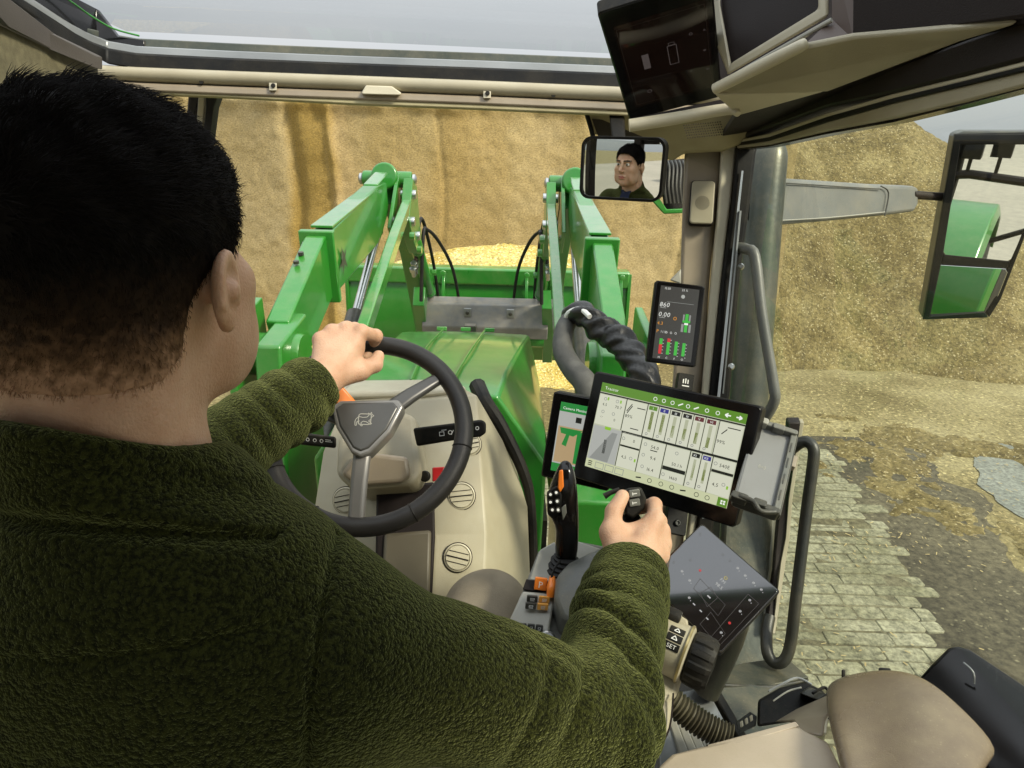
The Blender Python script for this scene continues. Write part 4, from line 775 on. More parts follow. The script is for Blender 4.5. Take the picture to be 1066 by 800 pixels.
# dark sheet painted in for the shaded footwell hole, and the knee panel
b = MB(); poly([(392, 508, 1.265), (452, 502, 1.285), (453, 560, 1.25), (449, 640, 1.2), (390, 640, 1.2)], .02, M_BROWN, b); obj('footwell_shade', b, ds, bevel=.004)
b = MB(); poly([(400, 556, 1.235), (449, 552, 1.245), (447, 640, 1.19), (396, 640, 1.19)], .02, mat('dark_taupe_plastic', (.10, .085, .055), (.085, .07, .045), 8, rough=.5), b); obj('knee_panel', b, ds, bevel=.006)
def vent(px, py, d, n, r, ang, lab=None):
    v = MB(); c = P(px, py, d); n = Vector(n).normalized()
    v.lathe(c, n, [(0, -.004), (r*1.12, -.004), (r*1.12, .003), (r*1.02, .0045), (r*.98, .001), (r*.96, .001), (r*.94, .006), (0, .0075)], M_BEIGE2, 32)
    o = obj('air_vent', v, ds, smooth=40)
    a = n.cross(Vector((0, 0, 1))).normalized(); u = n.cross(a); q = a*math.cos(ang)+u*math.sin(ang); w = n.cross(q)
    g = MB(); g.tube([c+n*.0074-q*r*.9, c+n*.0082, c+n*.0074+q*r*.9], .0011, M_BROWN, 6)
    for s in (-1, 1): g.tube([c+n*.0068+w*s*r*.42-q*r*.8, c+n*.0074+w*s*r*.42+q*0, c+n*.0068+w*s*r*.42+q*r*.8], .0007, M_BROWN, 6)
    obj('vane', g, o); g = MB(); g.lathe(c, n, [(r*1.13, -.003), (r*1.19, -.003), (r*1.19, .0008), (r*1.13, .0008)], M_BROWN, 32); obj('gap_ring', g, o)
nf = (.12, -.80, .55)
vent(480.5, 516.5, 1.305, (.05, -.86, .5), .0235, .1); vent(476.5, 580.5, 1.262, (.05, -.86, .5), .0235, 2.9); vent(360, 521, 1.335, (-.15, -.9, .4), .0235, .3); vent(489, 463, 1.365, (.05, -.8, .6), .021, .2)
b = MB(); q = [(497, 402, 1.66), (506, 420, 1.60), (523, 446, 1.58), (545, 492, 1.58), (553, 530, 1.58), (556, 620, 1.55)]
ptube(q, [9, 8, 7, 6, 5, 5], M_BLACK, 10, b); obj('console_gasket', b, ds)
# ---------------- steering column cowl
cw = [(386, 414), (433, 434), (438, 494), (430, 505), (366, 510), (349, 494), (351, 458)]
b = MB(); dd = [1.30, 1.27, 1.20, 1.19, 1.185, 1.20, 1.25]
b.prism([P(x, y, d) for (x, y), d in zip(cw, dd)], (lambda p: Vector((0, .13, -.10))), M_BEIGE); cowl = obj('column_cowl', b, ds, bevel=.012, seg=3)
b = MB(); poly([(372, 470, 1.192), (425, 476, 1.192), (428, 496, 1.183), (418, 503, 1.180), (372, 506, 1.178), (355, 494, 1.186)], .02, M_TAUPE, b); obj('cowl_lower', b, cowl, bevel=.008, seg=3)
b = MB(); poly([(430, 446, 1.17), (470, 441, 1.17), (501, 437, 1.17), (506, 440, 1.17), (506, 451, 1.17), (500, 455, 1.17), (470, 459, 1.17), (434, 465, 1.17)], .016, M_BLACK, b); stk = obj('control_stalk', b, ds, bevel=.004)
b = MB(); M, w, h = fitpanel([(456, 445), (500, 439), (501, 452), (457, 458)], 1.165); poly([(474, 446, 1.166), (486, 444.5, 1.166), (487, 455.5, 1.166), (475, 457, 1.166)], .003, M_DGREY, b); obj('slider', b, stk, bevel=.001)
g = Gfx(M, w, h, .002); g.frame(.02, .4, .14, .75, M_WHITE, .015); g.line(.08, .3, .2, .3, M_WHITE, .015); g.ring(.28, .55, .05, M_WHITE, .3); g.ring(.92, .5, .045, M_WHITE, .35); g.line(.30, .75, .36, .4, M_WHITE, .015); g.done('stalk_marks', stk)
b = MB(); poly([(312, 450, 1.19), (350, 455, 1.18), (350, 467, 1.18), (312, 463, 1.19), (306, 457, 1.19)], .016, M_BLACK, b); stk = obj('control_stalk', b, ds, bevel=.004)
M, w, h = fitpanel([(316, 453), (348, 456), (348, 465), (316, 461)], 1.175); g = Gfx(M, w, h, .002); g.ring(.15, .5, .06, M_WHITE, .35); g.ring(.38, .5, .06, M_WHITE, .35); g.ring(.6, .5, .06, M_WHITE, .35); g.line(.72, .5, .95, .5, M_WHITE, .02); g.line(.72, .3, .9, .3, M_WHITE, .02); g.done('stalk_marks', stk)
b = MB(); poly([(349, 400, 1.20), (358, 404, 1.20), (373, 421, 1.21), (370, 431, 1.21), (356, 428, 1.20), (348, 418, 1.19)], .018, M_ORANGE, b); obj('shuttle_lever', b, ds, bevel=.005)
b = MB(); poly([(450, 487, 1.235), (463, 486, 1.235), (460, 499, 1.23), (450, 502, 1.23)], .012, M_RED, b); b.lathe(P(443, 496, 1.24), (-.2, -.8, .4), [(0, 0), (.011, 0), (.010, .008), (0, .009)], M_BLACK, 14); obj('ignition_key', b, ds, bevel=.002)
# ---------------- steering wheel
WH = P(383, 449, 1.10); NR = Vector((0.0, -.72, .69)).normalized(); EX = Vector((1, 0, 0)); EY = NR.cross(EX); RW = .1585
def wheelpt(a, r=RW, n=0): return WH+EX*r*math.cos(a)+EY*r*math.sin(a)+NR*n
b = MB(); secs = []
for i in range(97):
    a = 2*math.pi*i/96; c = wheelpt(a, RW, .0); u = (c-WH).normalized(); secs.append([c+(u*math.cos(t)+NR*math.sin(t)*1.05)*.0155 for t in [2*math.pi*j/16 for j in range(16)]])
b.loft(secs, M_LEATHER, caps=False); rim = obj('steering_wheel', b, ds); sw = rim
b = MB()
for a in (-.15, -1.0, 3.6, 4.25):
    c = wheelpt(a); u = (c-WH).normalized(); b = MB(); b.tube([c+(u*math.cos(t)+NR*math.sin(t)*1.05)*.0157 for t in [2*math.pi*j/24 for j in range(25)]], .0011, M_BLACK, 6, 0); obj('seam', b, rim)
b = MB()
for j in range(60):
    a = -.9+1.7*j/60; c0 = wheelpt(a, RW-.0148, .004); c1 = wheelpt(a+.012, RW-.0140, .0068); b.tube([c0, c1], .0006, M_GREY, 4, 0)
obj('stitching', b, rim)
M_SPOKE = mat('spoke_plastic', (.07, .068, .062), (.055, .053, .05), 10, rough=.34, metal=.25); M_SPOKE2 = mat('bright_spoke', (.20, .19, .175), (.16, .155, .145), 10, rough=.32, metal=.35)
for a, mt, w0, w1 in ((math.radians(42), M_SPOKE, .020, .012), (math.radians(158), M_SPOKE, .02, .012), (math.radians(269), M_SPOKE2, .017, .015)):
    u = EX*math.cos(a)+EY*math.sin(a); v = NR.cross(u); b = MB(); secs = []
    for t in (0.02, .05, .09, .13, RW-.005):
        k = t/RW; ww = w0*(1-k)+w1*k+(.012*max(0, 1-t/.045)); n0 = .014+.012*(1-k)-.028*max(0, k-.55)
        secs.append([WH+u*t+v*s1*ww*.85+NR*(n0+s2*.006-.004) for s1, s2 in ((-1, -1), (1, -1), (1, .3), (.6, 1), (-.6, 1), (-1, .3))])
    b.loft(secs, mt); obj('spoke', b, sw, bevel=.002)
hubp = [(-.046, .026), (-.036, .036), (0, .038), (.042, .04), (.05, .03), (.036, -.008), (.012, -.040), (0, -.046), (-.012, -.040), (-.036, -.004)]; hubp = [(x*1.22, y*1.15) for x, y in hubp]
b = MB(); b.prism([WH+EX*x+EY*(y-.002)+NR*.034 for x, y in hubp], -NR*.03, M_SPOKE2); hub = obj('hub', b, sw, bevel=.004, seg=3)
b = MB(); b.prism([WH+EX*x*.86+EY*(y*.86-.001)+NR*.0365 for x, y in hubp], -NR*.01, M_SPOKE); obj('hub_cap', b, sw, bevel=.003, seg=3)
Mh = Matrix((EX, EY, NR)).transposed().to_4x4(); Mh.translation = WH+NR*.0368+EY*.007+EX*.001
g = Gfx(Mh, .040, .036); g.z = .0002; mk = M_LGREY
pts = rrect(1, 1, .18, 4)
for i in range(len(pts)):
    (x0, y0), (x1, y1) = pts[i], pts[(i+1) % len(pts)]; g.line(.5+x0*.5, .5-y0*.5, .5+x1*.5, .5-y1*.5, mk, .035)
deer = [(.14, .52), (.25, .38), (.42, .42), (.58, .40), (.66, .30), (.62, .20), (.70, .26), (.74, .16), (.77, .27), (.86, .33), (.78, .38), (.74, .50), (.66, .58), (.80, .70), (.74, .74), (.58, .62), (.44, .60), (.36, .68), (.44, .82), (.38, .82), (.27, .68), (.28, .56), (.18, .66), (.20, .80), (.14, .80), (.12, .64)]
for i in range(len(deer)): g.line(*deer[i], *deer[(i+1) % len(deer)], mk, .03)
g.done('emblem', sw)
# ---------------- monitors
def monitor(name, label, corners, d, scr, tk=.018, r=.006, cat='monitor', asp=None, bez=M_GLOSS, nrm=None):
    M, w, h = planepanel(corners, d, nrm) if nrm else fitpanel(corners, d, asp); t = thing(name, label, cat, M.translation)
    b = MB(); slab(b, M, w, h, r, -tk, 0, M_BLACK); slab(b, M, w-.003, h-.003, r, -tk*.3, .0012, bez); hs = obj('housing', b, t, bevel=.0012)
    inv = M.inverted(); nrm = M.to_3x3() @ Vector((0, 0, 1)); c = []
    for x, y in scr:
        rr = ray(x, y); k = (M.translation+nrm*.0014-CAM).dot(nrm)/rr.dot(nrm); q = inv @ (CAM+rr*k); c.append(q)
    x0, x1 = (c[0].x+c[3].x)/2, (c[1].x+c[2].x)/2; y1, y0 = (c[0].y+c[1].y)/2, (c[2].y+c[3].y)/2
    Ms = M @ Matrix.Translation(((x0+x1)/2, (y0+y1)/2, .0015))
    return t, M, w, h, Gfx(Ms, x1-x0, y1-y0, 0)
C_BG = glow('screen_paper', (.50, .52, .38), .95); C_CELL = glow('screen_cell', (.62, .63, .50), 1.0); C_GRN = glow('screen_green', (.10, .24, .02), 1.0); C_DK = glow('screen_dark', (.012, .014, .01), 1.0); C_BLUE = glow('screen_blue', (.03, .03, .22), 1.0)
C_BAR = glow('screen_bar', (.14, .18, .03), 1.0); C_TRK = glow('screen_track', (.42, .44, .30), 1.0); C_GREY = glow('screen_grey', (.26, .27, .25), 1.0); C_GREY2 = glow('screen_grey_light', (.40, .41, .38), 1.0); C_W = glow('screen_white', (.85, .87, .8), 1.0); C_LIME = glow('screen_lime', (.25, .5, .03), 1.0); C_BRN = glow('screen_brown', (.12, .03, .03), 1.0); C_STRIP = glow('screen_strip', (.55, .58, .36), 1.0); C_RED = glow('screen_red', (.6, .03, .03), 1.0); C_GR2 = glow('screen_gauge_green', (.05, .45, .05), 1.0); C_OR = glow('screen_orange', (.7, .28, .02), 1.0)
t, M, w, h, g = monitor('tablet_monitor', 'large landscape monitor showing the white and green work page beside the right pillar', [(620, 386), (793.5, 423.6), (766.5, 550.5), (595.5, 496.5)], 1.20, [(628.5, 398), (778.5, 432), (756, 531.6), (608, 483)], tk=.03, r=.008)
g.rect(0, 0, 1, 1, C_BG); g.up()
g.rect(0, 0, 1, .105, C_GRN); g.rect(0, .90, 1, 1, C_STRIP); g.up()
g.text(.03, .072, .008, 'Tractor', C_W)
for u in (.40, .46, .52, .575, .625, .68, .75, .82): g.ring(u, .055, .014, C_W, .3, 8) if u not in (.575, .68) else g.line(u-.015, .07, u+.015, .04, C_W, .008)
for u, s in ((.885, -1), (.955, 1)): g.line(u-.018, .055, u+.018, .055, C_W, .008); g.line(u+s*.018, .055, u, .035, C_W, .008); g.line(u+s*.018, .055, u, .075, C_W, .008)
for u0, u1, v0, v1 in ((.005, .20, .135, .485), (.21, .355, .135, .485)): g.rect(u0, v0, u1, v1, C_CELL)
colx = [.365+.079*k for k in range(7)]
for k in range(6): g.rect(colx[k], .135, colx[k+1]-.008, .485, C_CELL)
g.rect(.845, .135, .995, .485, C_CELL)
g.rect(.005, .5, .215, .895, C_GREY2); g.rect(.225, .50, .365, .64, C_CELL); g.rect(.225, .665, .365, .895, C_CELL); g.rect(.375, .52, .535, .895, C_CELL); g.rect(.545, .52, .70, .74, C_CELL); g.rect(.545, .79, .70, .895, C_CELL)
for k in range(2): g.rect(.712+.072*k, .52, .776+.072*k, .895, C_CELL)
g.rect(.858, .52, .995, .635, C_CELL); g.rect(.858, .675, .995, .895, C_CELL)
g.rect(0, .112, 1, .128, C_DK); g.rect(.215, .488, 1, .512, C_DK); g.rect(.225, .643, .365, .662, C_DK); g.rect(.545, .745, .70, .785, C_DK); g.rect(.858, .64, .995, .668, C_DK)
for u in (.204, .358, .842): g.rect(u, .128, u+.005, .488, C_DK)
for k in range(1, 6): g.rect(colx[k]-.006, .128, colx[k]-.002, .488, C_DK)
for u in (.218, .367, .538, .704, .779, .850): g.rect(u, .512, u+.005, .90, C_DK)
g.up()
for k in range(6):
    u0 = colx[k]; g.rect(u0+.006, .14, u0+.064, .185, (C_GRN, C_BLUE, C_DK, C_DK, C_BRN, C_BRN)[k]); top_ = (.20, .21, .30, .30, .31, .33)[k]; g.rect(u0+.026, .20, u0+.048, .43, C_TRK); g.rect(u0+.027, top_, u0+.047, (.40, .40, .41, .41, .43, .44)[k], C_BAR); g.ring(u0+.024, .455, .010, C_GREY, .4, 8)
for k in range(2):
    u0 = .712+.072*k; g.rect(u0+.006, .525, u0+.058, .57, (C_DK, C_BLUE)[k]); g.rect(u0+.025, .59, u0+.042, .82, C_TRK); g.rect(u0+.025, .64+.03*k, u0+.042, .79, C_BAR); g.ring(u0+.02, .86, .010, C_GREY, .4, 8)
g.up()
for k, s_ in enumerate(('I', 'II', 'III', 'IV', 'V', 'VI')): g.text(colx[k]+.035, .177, .006, s_, C_W, 'c')
g.text(.738, .562, .006, 'XI', C_W, 'c'); g.text(.81, .562, .006, 'XII', C_W, 'c')
for u, v, s_, z in ((.035, .26, '4.5', .0075), (.13, .26, '70.7', .0075), (.035, .40, '-:-', .007), (.14, .41, '0', .007), (.215, .33, '89%', .0085), (.85, .36, '99%', .0085), (.44, .60, '54.0', .0085), (.45, .72, '9.4', .0085), (.44, .85, '16.4', .0085), (.60, .72, '50.1 h', .008), (.60, .87, '1460', .008), (.90, .60, '540E', .0085), (.88, .81, '4,5', .0085), (.25, .79, '4,5', .008), (.31, .59, '0', .008)): g.text(u, v, z, s_, C_DK)
for u, v in ((.05, .18), (.14, .18), (.05, .33), (.13, .33), (.40, .57), (.40, .69), (.41, .82), (.62, .58), (.875, .575), (.24, .57), (.32, .77), (.95, .77), (.56, .84)): g.ring(u, v, .012, C_GREY, .3, 8)
for u, v in ((.065, .17), (.16, .175), (.97, .79), (.345, .78)): g.rect(u, v-.015, u+.012, v+.02, C_LIME)
for u0, v0, u1, v1 in ((.22, .26, .25, .17), (.225, .28, .255, .19), (.29, .20, .35, .20), (.27, .44, .33, .44), (.90, .18, .98, .18), (.87, .26, .90, .20), (.44, .62, .49, .62)): g.line(u0, v0, u1, v1, C_DK, .006)
g.poly([(.02, .89), (.16, .89), (.19, .54), (.15, .54)], C_GREY); g.rect(.09, .49, .135, .525, C_LIME); g.rect(.105, .64, .125, .80, C_DK)
for k in range(3): g.line(.02, .925+.022*k, .05, .925+.022*k, C_DK, .006)
for k in range(3): g.frame(.075+.075*k, .915, .14+.075*k, .985, C_GREY, .004)
for u in (.40, .48, .56, .635, .71, .80, .87): g.ring(u, .95, .016, C_DK, .22, 8) if u not in (.40, .71) else g.line(u-.018, .955, u+.018, .945, C_DK, .009)
g.rect(.935, .905, .997, .998, C_GRN); g.up(); 
for a, b_ in ((.955, .93), (.972, .93), (.955, .955), (.972, .955)): g.rect(a, b_, a+.012, b_+.018, C_W)
g.done('screen', t)
b = MB(); b.tube([M @ Vector((.02, 0, -.03)), M @ Vector((.03, -.02, -.08)), P(722, 470, 1.36)], .022, M_BLACK, 12); obj('mount_arm', b, t)
# second monitor behind
t, M, w, h, g = monitor('camera_monitor', 'second smaller monitor with camera view tucked behind the large landscape monitor', [(577, 407), (648, 421), (634, 512), (562.5, 496)], 1.30, [(584.5, 418), (645, 430), (632, 503), (573, 489)], tk=.03, r=.006)
C_PK = glow('camera_sand', (.42, .30, .16), 1.0); C_PG = glow('camera_green', (.02, .22, .04), 1.0)
g.rect(0, 0, 1, 1, C_GREY2); g.up(); g.rect(0, 0, 1, .13, C_PG); g.rect(.02, .34, .98, .86, C_PK); g.rect(0, .88, 1, 1, C_PG); g.up(); g.text(.05, .095, .007, 'Camera Monitor', C_W); g.rect(.30, .18, .40, .26, C_DK); g.frame(.55, .16, .9, .3, C_GREY, .008)
for q in (((.05, .36), (.45, .36), (.30, .46), (.08, .44)), ((.36, .40), (.44, .38), (.46, .84), (.36, .84)), ((.12, .60), (.2, .36), (.25, .36), (.2, .62)), ((.5, .48), (.95, .40), (.95, .52), (.5, .56))): g.poly([q[0], q[3], q[2], q[1]], C_PG)
g.done('screen', t)
b = MB(); b.tube([M @ Vector((.03, 0, -.03)), M @ Vector((.06, -.02, -.06)), P(716, 480, 1.38)], .018, M_BLACK, 12); obj('mount_arm', b, t)
# corner post display
t, M, w, h, g = monitor('corner_display', 'narrow portrait display with engine gauges mounted on the right front pillar', [(679.5, 290), (733, 295), (726.7, 386.7), (675, 377)], 1.25, [(685.7, 297), (726.3, 301.7), (721, 379), (681.6, 372)], tk=.014, r=.005)
D_BG = glow('gauge_background', (.045, .043, .038), 1.0); D_W = glow('gauge_white', (.75, .75, .7), 1.0)
g.rect(0, 0, 1, 1, D_BG); g.up()
g.text(.10, .045, .0055, '12:50', D_W); g.text(.55, .045, .0055, '23 %', D_W); g.disc(.60, .12, .05, C_GREY2); g.rect(.2, .21, .9, .215, C_GREY)
g.text(.02, .285, .0120, '860', D_W, sk=.15); g.text(.02, .42, .0120, '0.00', D_W, sk=.15); g.line(.05, .30, .2, .30, C_GREY2, .012); g.line(.05, .435, .2, .435, C_GREY2, .012)
g.text(.02, .535, .0085, '4.3', C_OR); g.text(.02, .645, .0085, 'P', C_OR); g.text(.13, .645, .007, 'N10', C_GREY2); g.ring(.46, .43, .045, C_OR, .3, 10)
for u in (.28, .40, .52): g.ring(u, .63, .03, D_W, .3, 6)
for u0, v0, u1, v1 in ((.66, .36, .70, .44), (.82, .36, .86, .44), (.64, .49, .70, .60), (.83, .49, .89, .60)): g.rect(u0, v0, u1, v1, C_GREY)
g.rect(.72, .35, .80, .60, C_GR2); g.rect(.66, .44, .86, .47, C_GR2); g.up(); g.rect(.71, .475, .81, .50, C_W)
for k, (u, v0, split) in enumerate(((.16, .72, .80), (.36, .71, .76), (.56, .74, .74), (.76, .75, .75))):
    g.rect(u-.03, v0, u+.05, split, (C_GR2, C_RED, C_GR2, C_GR2)[k]); g.rect(u-.03, split, u+.05, .93, (C_RED, C_GR2, C_GR2, C_GR2)[k])
    for j in range(5): g.line(u+.055, v0+.02+j*.045, u+.085, v0+.02+j*.045, D_W, .01)
    g.text(u+.0, .99, .0055, 'HCFO'[k], D_W, 'c')
g.done('screen', t)
b = MB(); b.tube([M @ Vector((.005, 0, -.01)), M @ Vector((.012, 0, -.05))], .018, M_DGREY, 12, 0); obj('mount', b, t)
b = MB(); poly([(697, 292, 1.33), (709, 280, 1.33), (709, 296, 1.33)], .02, M_LGREY, b); obj('mount_cover', b, t, bevel=.003)
# roof mounted dark monitor
t, M, w, h, g = monitor('roof_monitor', 'big dark tilted monitor hanging from the roof, a brown reflection tinted into its glass', [(622, 16), (741, -26), (752, 103), (655, 123)], 1.0, [(636, 32), (736, -4), (743, 92), (664, 110)], tk=.02, r=.006)
R_BG = mat('brown_reflection_glass', (.016, .009, .008), (.022, .012, .010), 6, rough=.08); R_IC = glow('dim_icon', (.055, .045, .042), 1.0); R_LN = mat('screen_border', (.05, .04, .04), rough=.2)  # screen base tinted brown to carry a reflection of the surroundings
g.rect(0, 0, 1, 1, R_BG); g.up(); g.frame(.02, .04, .98, .97, R_LN, .004); g.up(); g.rect(.22, .38, .30, .55, R_IC); g.frame(.52, .36, .63, .58, R_IC, .008); g.frame(.54, .33, .61, .36, R_IC, .005); g.ring(.22, .83, .03, R_IC, .3); g.ring(.80, .30, .02, R_IC, .3); g.text(.10, .68, .004, '- - - - - -', R_IC); g.text(.46, .68, .004, '- - -', R_IC); g.ring(.93, .52, .015, R_IC, .4); g.ring(.94, .75, .015, R_IC, .4); g.ring(.95, .30, .012, R_IC, .4)
g.done('screen', t)
# ---------------- overhead console
oc = thing('overhead_console', 'beige overhead console with a dark framed compartment above the right door', 'console', P(830, 40, .9))
b = MB(); ptube([(655, 131, 1.02), (700, 124, 1.01), (757, 114, .98), (768, 119, .965)], [6.5, 6.5, 6, 3], M_BEIGE2, 14, b); obj('front_lip', b, oc)
b = MB(); poly([(655, 124, 1.03), (750, 104, 1.0), (768, 118, .985), (700, 128, 1.02)], .05, M_BROWN, b); obj('front_ledge', b, oc)
b = MB(); poly([(739, -60, 1.02), (743, 40, .99), (758, 78, .95), (762, 70, .95), (750, 6, .975), (747, -60, 1.0)], .02, M_BEIGE, b); poly([(756, 79, .948), (863, 17, .83), (861, -40, .83), (851, -40, .84), (852, 10, .842), (761, 66, .945)], .02, M_BEIGE, b); obj('compartment_frame', b, oc, bevel=.004)
b = MB(); poly([(748, -60, 1.0), (752, 12, .985), (762, 72, .965), (856, 16, .86), (856, -60, .86)], .01, M_BROWN, b, dirn=(.3, .9, .3)); obj('compartment', b, oc)
b = MB(); ptube([(748, 92, .93), (756, 84, .935), (866, 21, .815)], 2.6, M_SILVER if False else M_LGREY, 8, b); obj('edge_strip', b, oc)
b = MB(); ptube([(744, 93, .925), (790, 70, .87), (834, 48, .82), (838, 46, .816)], [5.5, 6.5, 6.5, 4], M_BEIGE2, 14, b); obj('lower_lip', b, oc)
b = MB(); poly([(741, 94, .93), (752, 100, .935), (862, 96, .90), (1001, 44, .72), (1060, 26, .66), (888, 40, .78), (836, 50, .82)], .008, M_BEIGE, b, dirn=(.1, .5, .9)); obj('underside', b, oc, bevel=.003)
b = MB(); poly([(744, 99, .93), (858, 96, .905), (768, 121, .985)], .008, M_BEIGE2, b, dirn=(.1, .6, .8)); obj('end_cheek', b, oc, bevel=.002)
b = MB(); poly([(838, 46, .825), (866, 20, .825), (866, -60, .83), (890, -60, .80), (888, 41, .79)], .02, mat('brown_plastic', (.075, .05, .04), (.06, .04, .032), 8, rough=.5), b); obj('side_panel', b, oc)
b = MB(); poly([(888, 41, .79), (889, -80, .80), (1300, -80, .50), (1300, -20, .50), (1066, 25, .66)], .02, M_BROWN, b); obj('rear_panel', b, oc)
b = MB(); poly([(748, 148, 1.38), (768, 118, 1.0), (862, 94, .93), (1001, 42, .74), (1066, 18, .66), (1066, 30, .70), (870, 105, 1.0), (800, 130, 1.18)], .01, M_BROWN, b, dirn=(0, .2, 1)); obj('gap_panel', b, oc)
b = MB(); poly([(734, -16, 1.10), (742, 60, 1.08), (756, 100, 1.06), (910, 60, 1.0), (910, -16, 1.0)], .01, M_BROWN, b); obj('back_panel', b, oc)
# ---------------- interior mirror
def onplane(px, py, o, n): r = ray(px, py); return CAM+r*((o-CAM).dot(n)/r.dot(n))
im = P(647, 177, 1.17); toC = (CAM-im).normalized(); face = Vector((-.27, .60, 2.79)); n = (toC+(face-im).normalized()).normalized()
t = thing('interior_mirror', 'small rounded rear-view mirror showing the driver, hung below the header', 'mirror', im)
xax = Vector((0, 0, 1)).cross(n).normalized(); xax = (xax-UP*0).normalized(); yax = n.cross(xax); xax, yax = xax*math.cos(.0)+yax*math.sin(.0), yax
Mi = Matrix((xax, yax, n)).transposed().to_4x4(); Mi.translation = im
inv = Mi.inverted(); cs = [inv @ onplane(x, y, im, n) for x, y in ((603, 143), (691, 142), (691, 210), (606, 208))]
w = (cs[1].x+cs[2].x-cs[0].x-cs[3].x)/2; h = (cs[0].y+cs[1].y-cs[2].y-cs[3].y)/2; ox = sum(c.x for c in cs)/4; oy = sum(c.y for c in cs)/4
b = MB(); slab(b, Mi, w, h, .018, -.03, -.004, M_BLACK, ox, oy)
ring = rrect(w, h, .018); inn = rrect(w-.009, h-.009, .0145)
b.add([Mi @ Vector((x+ox, y+oy, -.004)) for x, y in ring]+[Mi @ Vector((x+ox, y+oy, .002)) for x, y in ring]+[Mi @ Vector((x+ox, y+oy, .002)) for x, y in inn]+[Mi @ Vector((x+ox, y+oy, -.003)) for x, y in inn], [(k*24+i, k*24+(i+1) % 24, (k+1)*24+(i+1) % 24, (k+1)*24+i) for k in range(3) for i in range(24)], M_BLACK)
obj('mirror_housing', b, t, smooth=50)
b = MB(); RC = 0.95; rows = []
for j in range(33):
    rr = []
    for i in range(41):
        x, y = (w-.008)*(i/40-.5), (h-.008)*(j/32-.5)
        # keep the rounded corners
        rx, ry = (w-.008)/2, (h-.008)/2; cr_ = .0145; qx, qy = max(abs(x)-(rx-cr_), 0), max(abs(y)-(ry-cr_), 0); l = math.hypot(qx, qy)
        if l > cr_: x -= math.copysign(qx*(1-cr_/l), x); y -= math.copysign(qy*(1-cr_/l), y)
        rr.append(Mi @ Vector((x+ox, y+oy, -.0005-(x*x+y*y)/(2*RC)+.002)))
    rows.append(rr)
b.grid(rows, M_MIRROR); obj('mirror_glass', b, t, smooth=180)
b = MB(); poly([(634, 120, 1.26), (650, 121, 1.26), (652, 150, 1.22), (638, 150, 1.22)], .015, M_BLACK, b); obj('mirror_stem', b, t, bevel=.003)
b = MB(); poly([(616, 124, 1.32), (690, 130, 1.32), (690, 150, 1.33), (624, 146, 1.33)], .01, mat('dark_olive_recess', (.05, .04, .025), rough=.6), b); obj('mirror_bracket', b, t)
# ---------------- finned work light outside by the pillar
t = thing('work_light', 'black finned work lamp outside the windscreen beside the right pillar', 'lamp', P(703, 195, 1.62))
b = MB(); poly([(684, 168, 1.62), (716, 165, 1.62), (716, 218, 1.62), (692, 221, 1.62)], .05, M_BLACK, b); obj('lamp_housing', b, t, bevel=.004)
b = MB()
for k in range(7): ptube([(691+k*4, 168, 1.61), (693+k*4, 176, 1.595), (692+k*4, 195, 1.59), (694+k*4, 212, 1.595)], 1.35, M_DGREY, 6, b)
obj('cooling_fin', b, t)
b = MB(); poly([(680, 200, 1.60), (688, 209, 1.60), (694, 218, 1.59), (716, 217, 1.59), (716, 222, 1.59), (691, 223, 1.59), (679, 210, 1.6)], .02, M_GREEN, b); obj('lamp_bracket', b, t, bevel=.003)
# ---------------- exterior mirror
mo = P(1022, 235, 2.0); toC = (CAM-mo).normalized(); n = (toC+Vector((-.045, -1, -.25)).normalized()).normalized()
t = thing('side_mirror', 'tall two-pane exterior mirror on a grey arm outside the right window', 'mirror', mo)
hp = [(994.6, 140), (1004, 137), (1100, 137), (1106, 150), (1092, 200), (1066, 247), (1040, 312), (1029, 330), (962, 334), (960.5, 330)]
b = MB(); b.prism([onplane(x, y, mo-n*.006, n) for x, y in hp], -n*.08, M_DGREY); obj('mirror_housing', b, t, bevel=.008)
def pane(name, pts, nn):
    b = MB(); o_ = P(sum(x for x, y in pts)/len(pts), sum(y for x, y in pts)/len(pts), 1); o_ = onplane((sum(x for x, y in pts)/len(pts)), sum(y for x, y in pts)/len(pts), mo+n*.006, n); q = [onplane(x, y, o_, nn) for x, y in pts]; b.prism(q, -n*.01, M_MIRROR); obj(name, b, t, bevel=.0015, smooth=0)
pane('mirror_glass', [(999, 150), (1093, 149), (1095, 152), (1083, 195), (1062, 250), (1053, 270), (1048, 273), (984, 266), (981.5, 262)], n)
pane('wide_angle_glass', [(979, 276), (1047, 280), (1049, 284), (1038, 312), (1026, 325), (970, 331), (968, 328)], ((CAM-mo).normalized()+Vector((-.10, -1, -.42)).normalized()).normalized())
fr_ = [[(994, 140), (1105, 139), (1094, 151), (1000, 151)], [(994, 140), (1000, 151), (982, 266), (968, 330), (961, 333)], [(961, 333), (968, 330), (1026, 325), (1029, 331)], [(982, 265), (1052, 272), (1049, 281), (980, 276)], [(1105, 139), (1095, 150), (1083, 196), (1052, 273), (1049, 283), (1027, 325), (1030, 331), (1042, 312), (1067, 247), (1094, 200)]]
b = MB()
for f in fr_: b.prism([onplane(x, y, mo+n*.008, n) for x, y in f], -n*.016, M_BLACK)
obj('mirror_frame', b, t, bevel=.003)
b = MB(); A = [P(783, 187, 1.72), P(783, 236, 1.72)]; secs = []
for x, y0, y1, d, tk in ((781, 184, 237, 1.66, .09), (800, 185, 236, 1.70, .09), (860, 189, 231, 1.82, .08), (920, 193, 225, 1.92, .07), (952, 194, 221, 1.98, .055), (957, 196, 212, 1.99, .04)):
    a, bb = P(x, y0, d), P(x, y1, d); k = Vector((-.45, .85, 0)).normalized()*tk; secs.append([a, bb, bb+k, a+k])
b.loft(secs, M_GREY); arm = obj('mirror_arm', b, t, bevel=.01, seg=3)
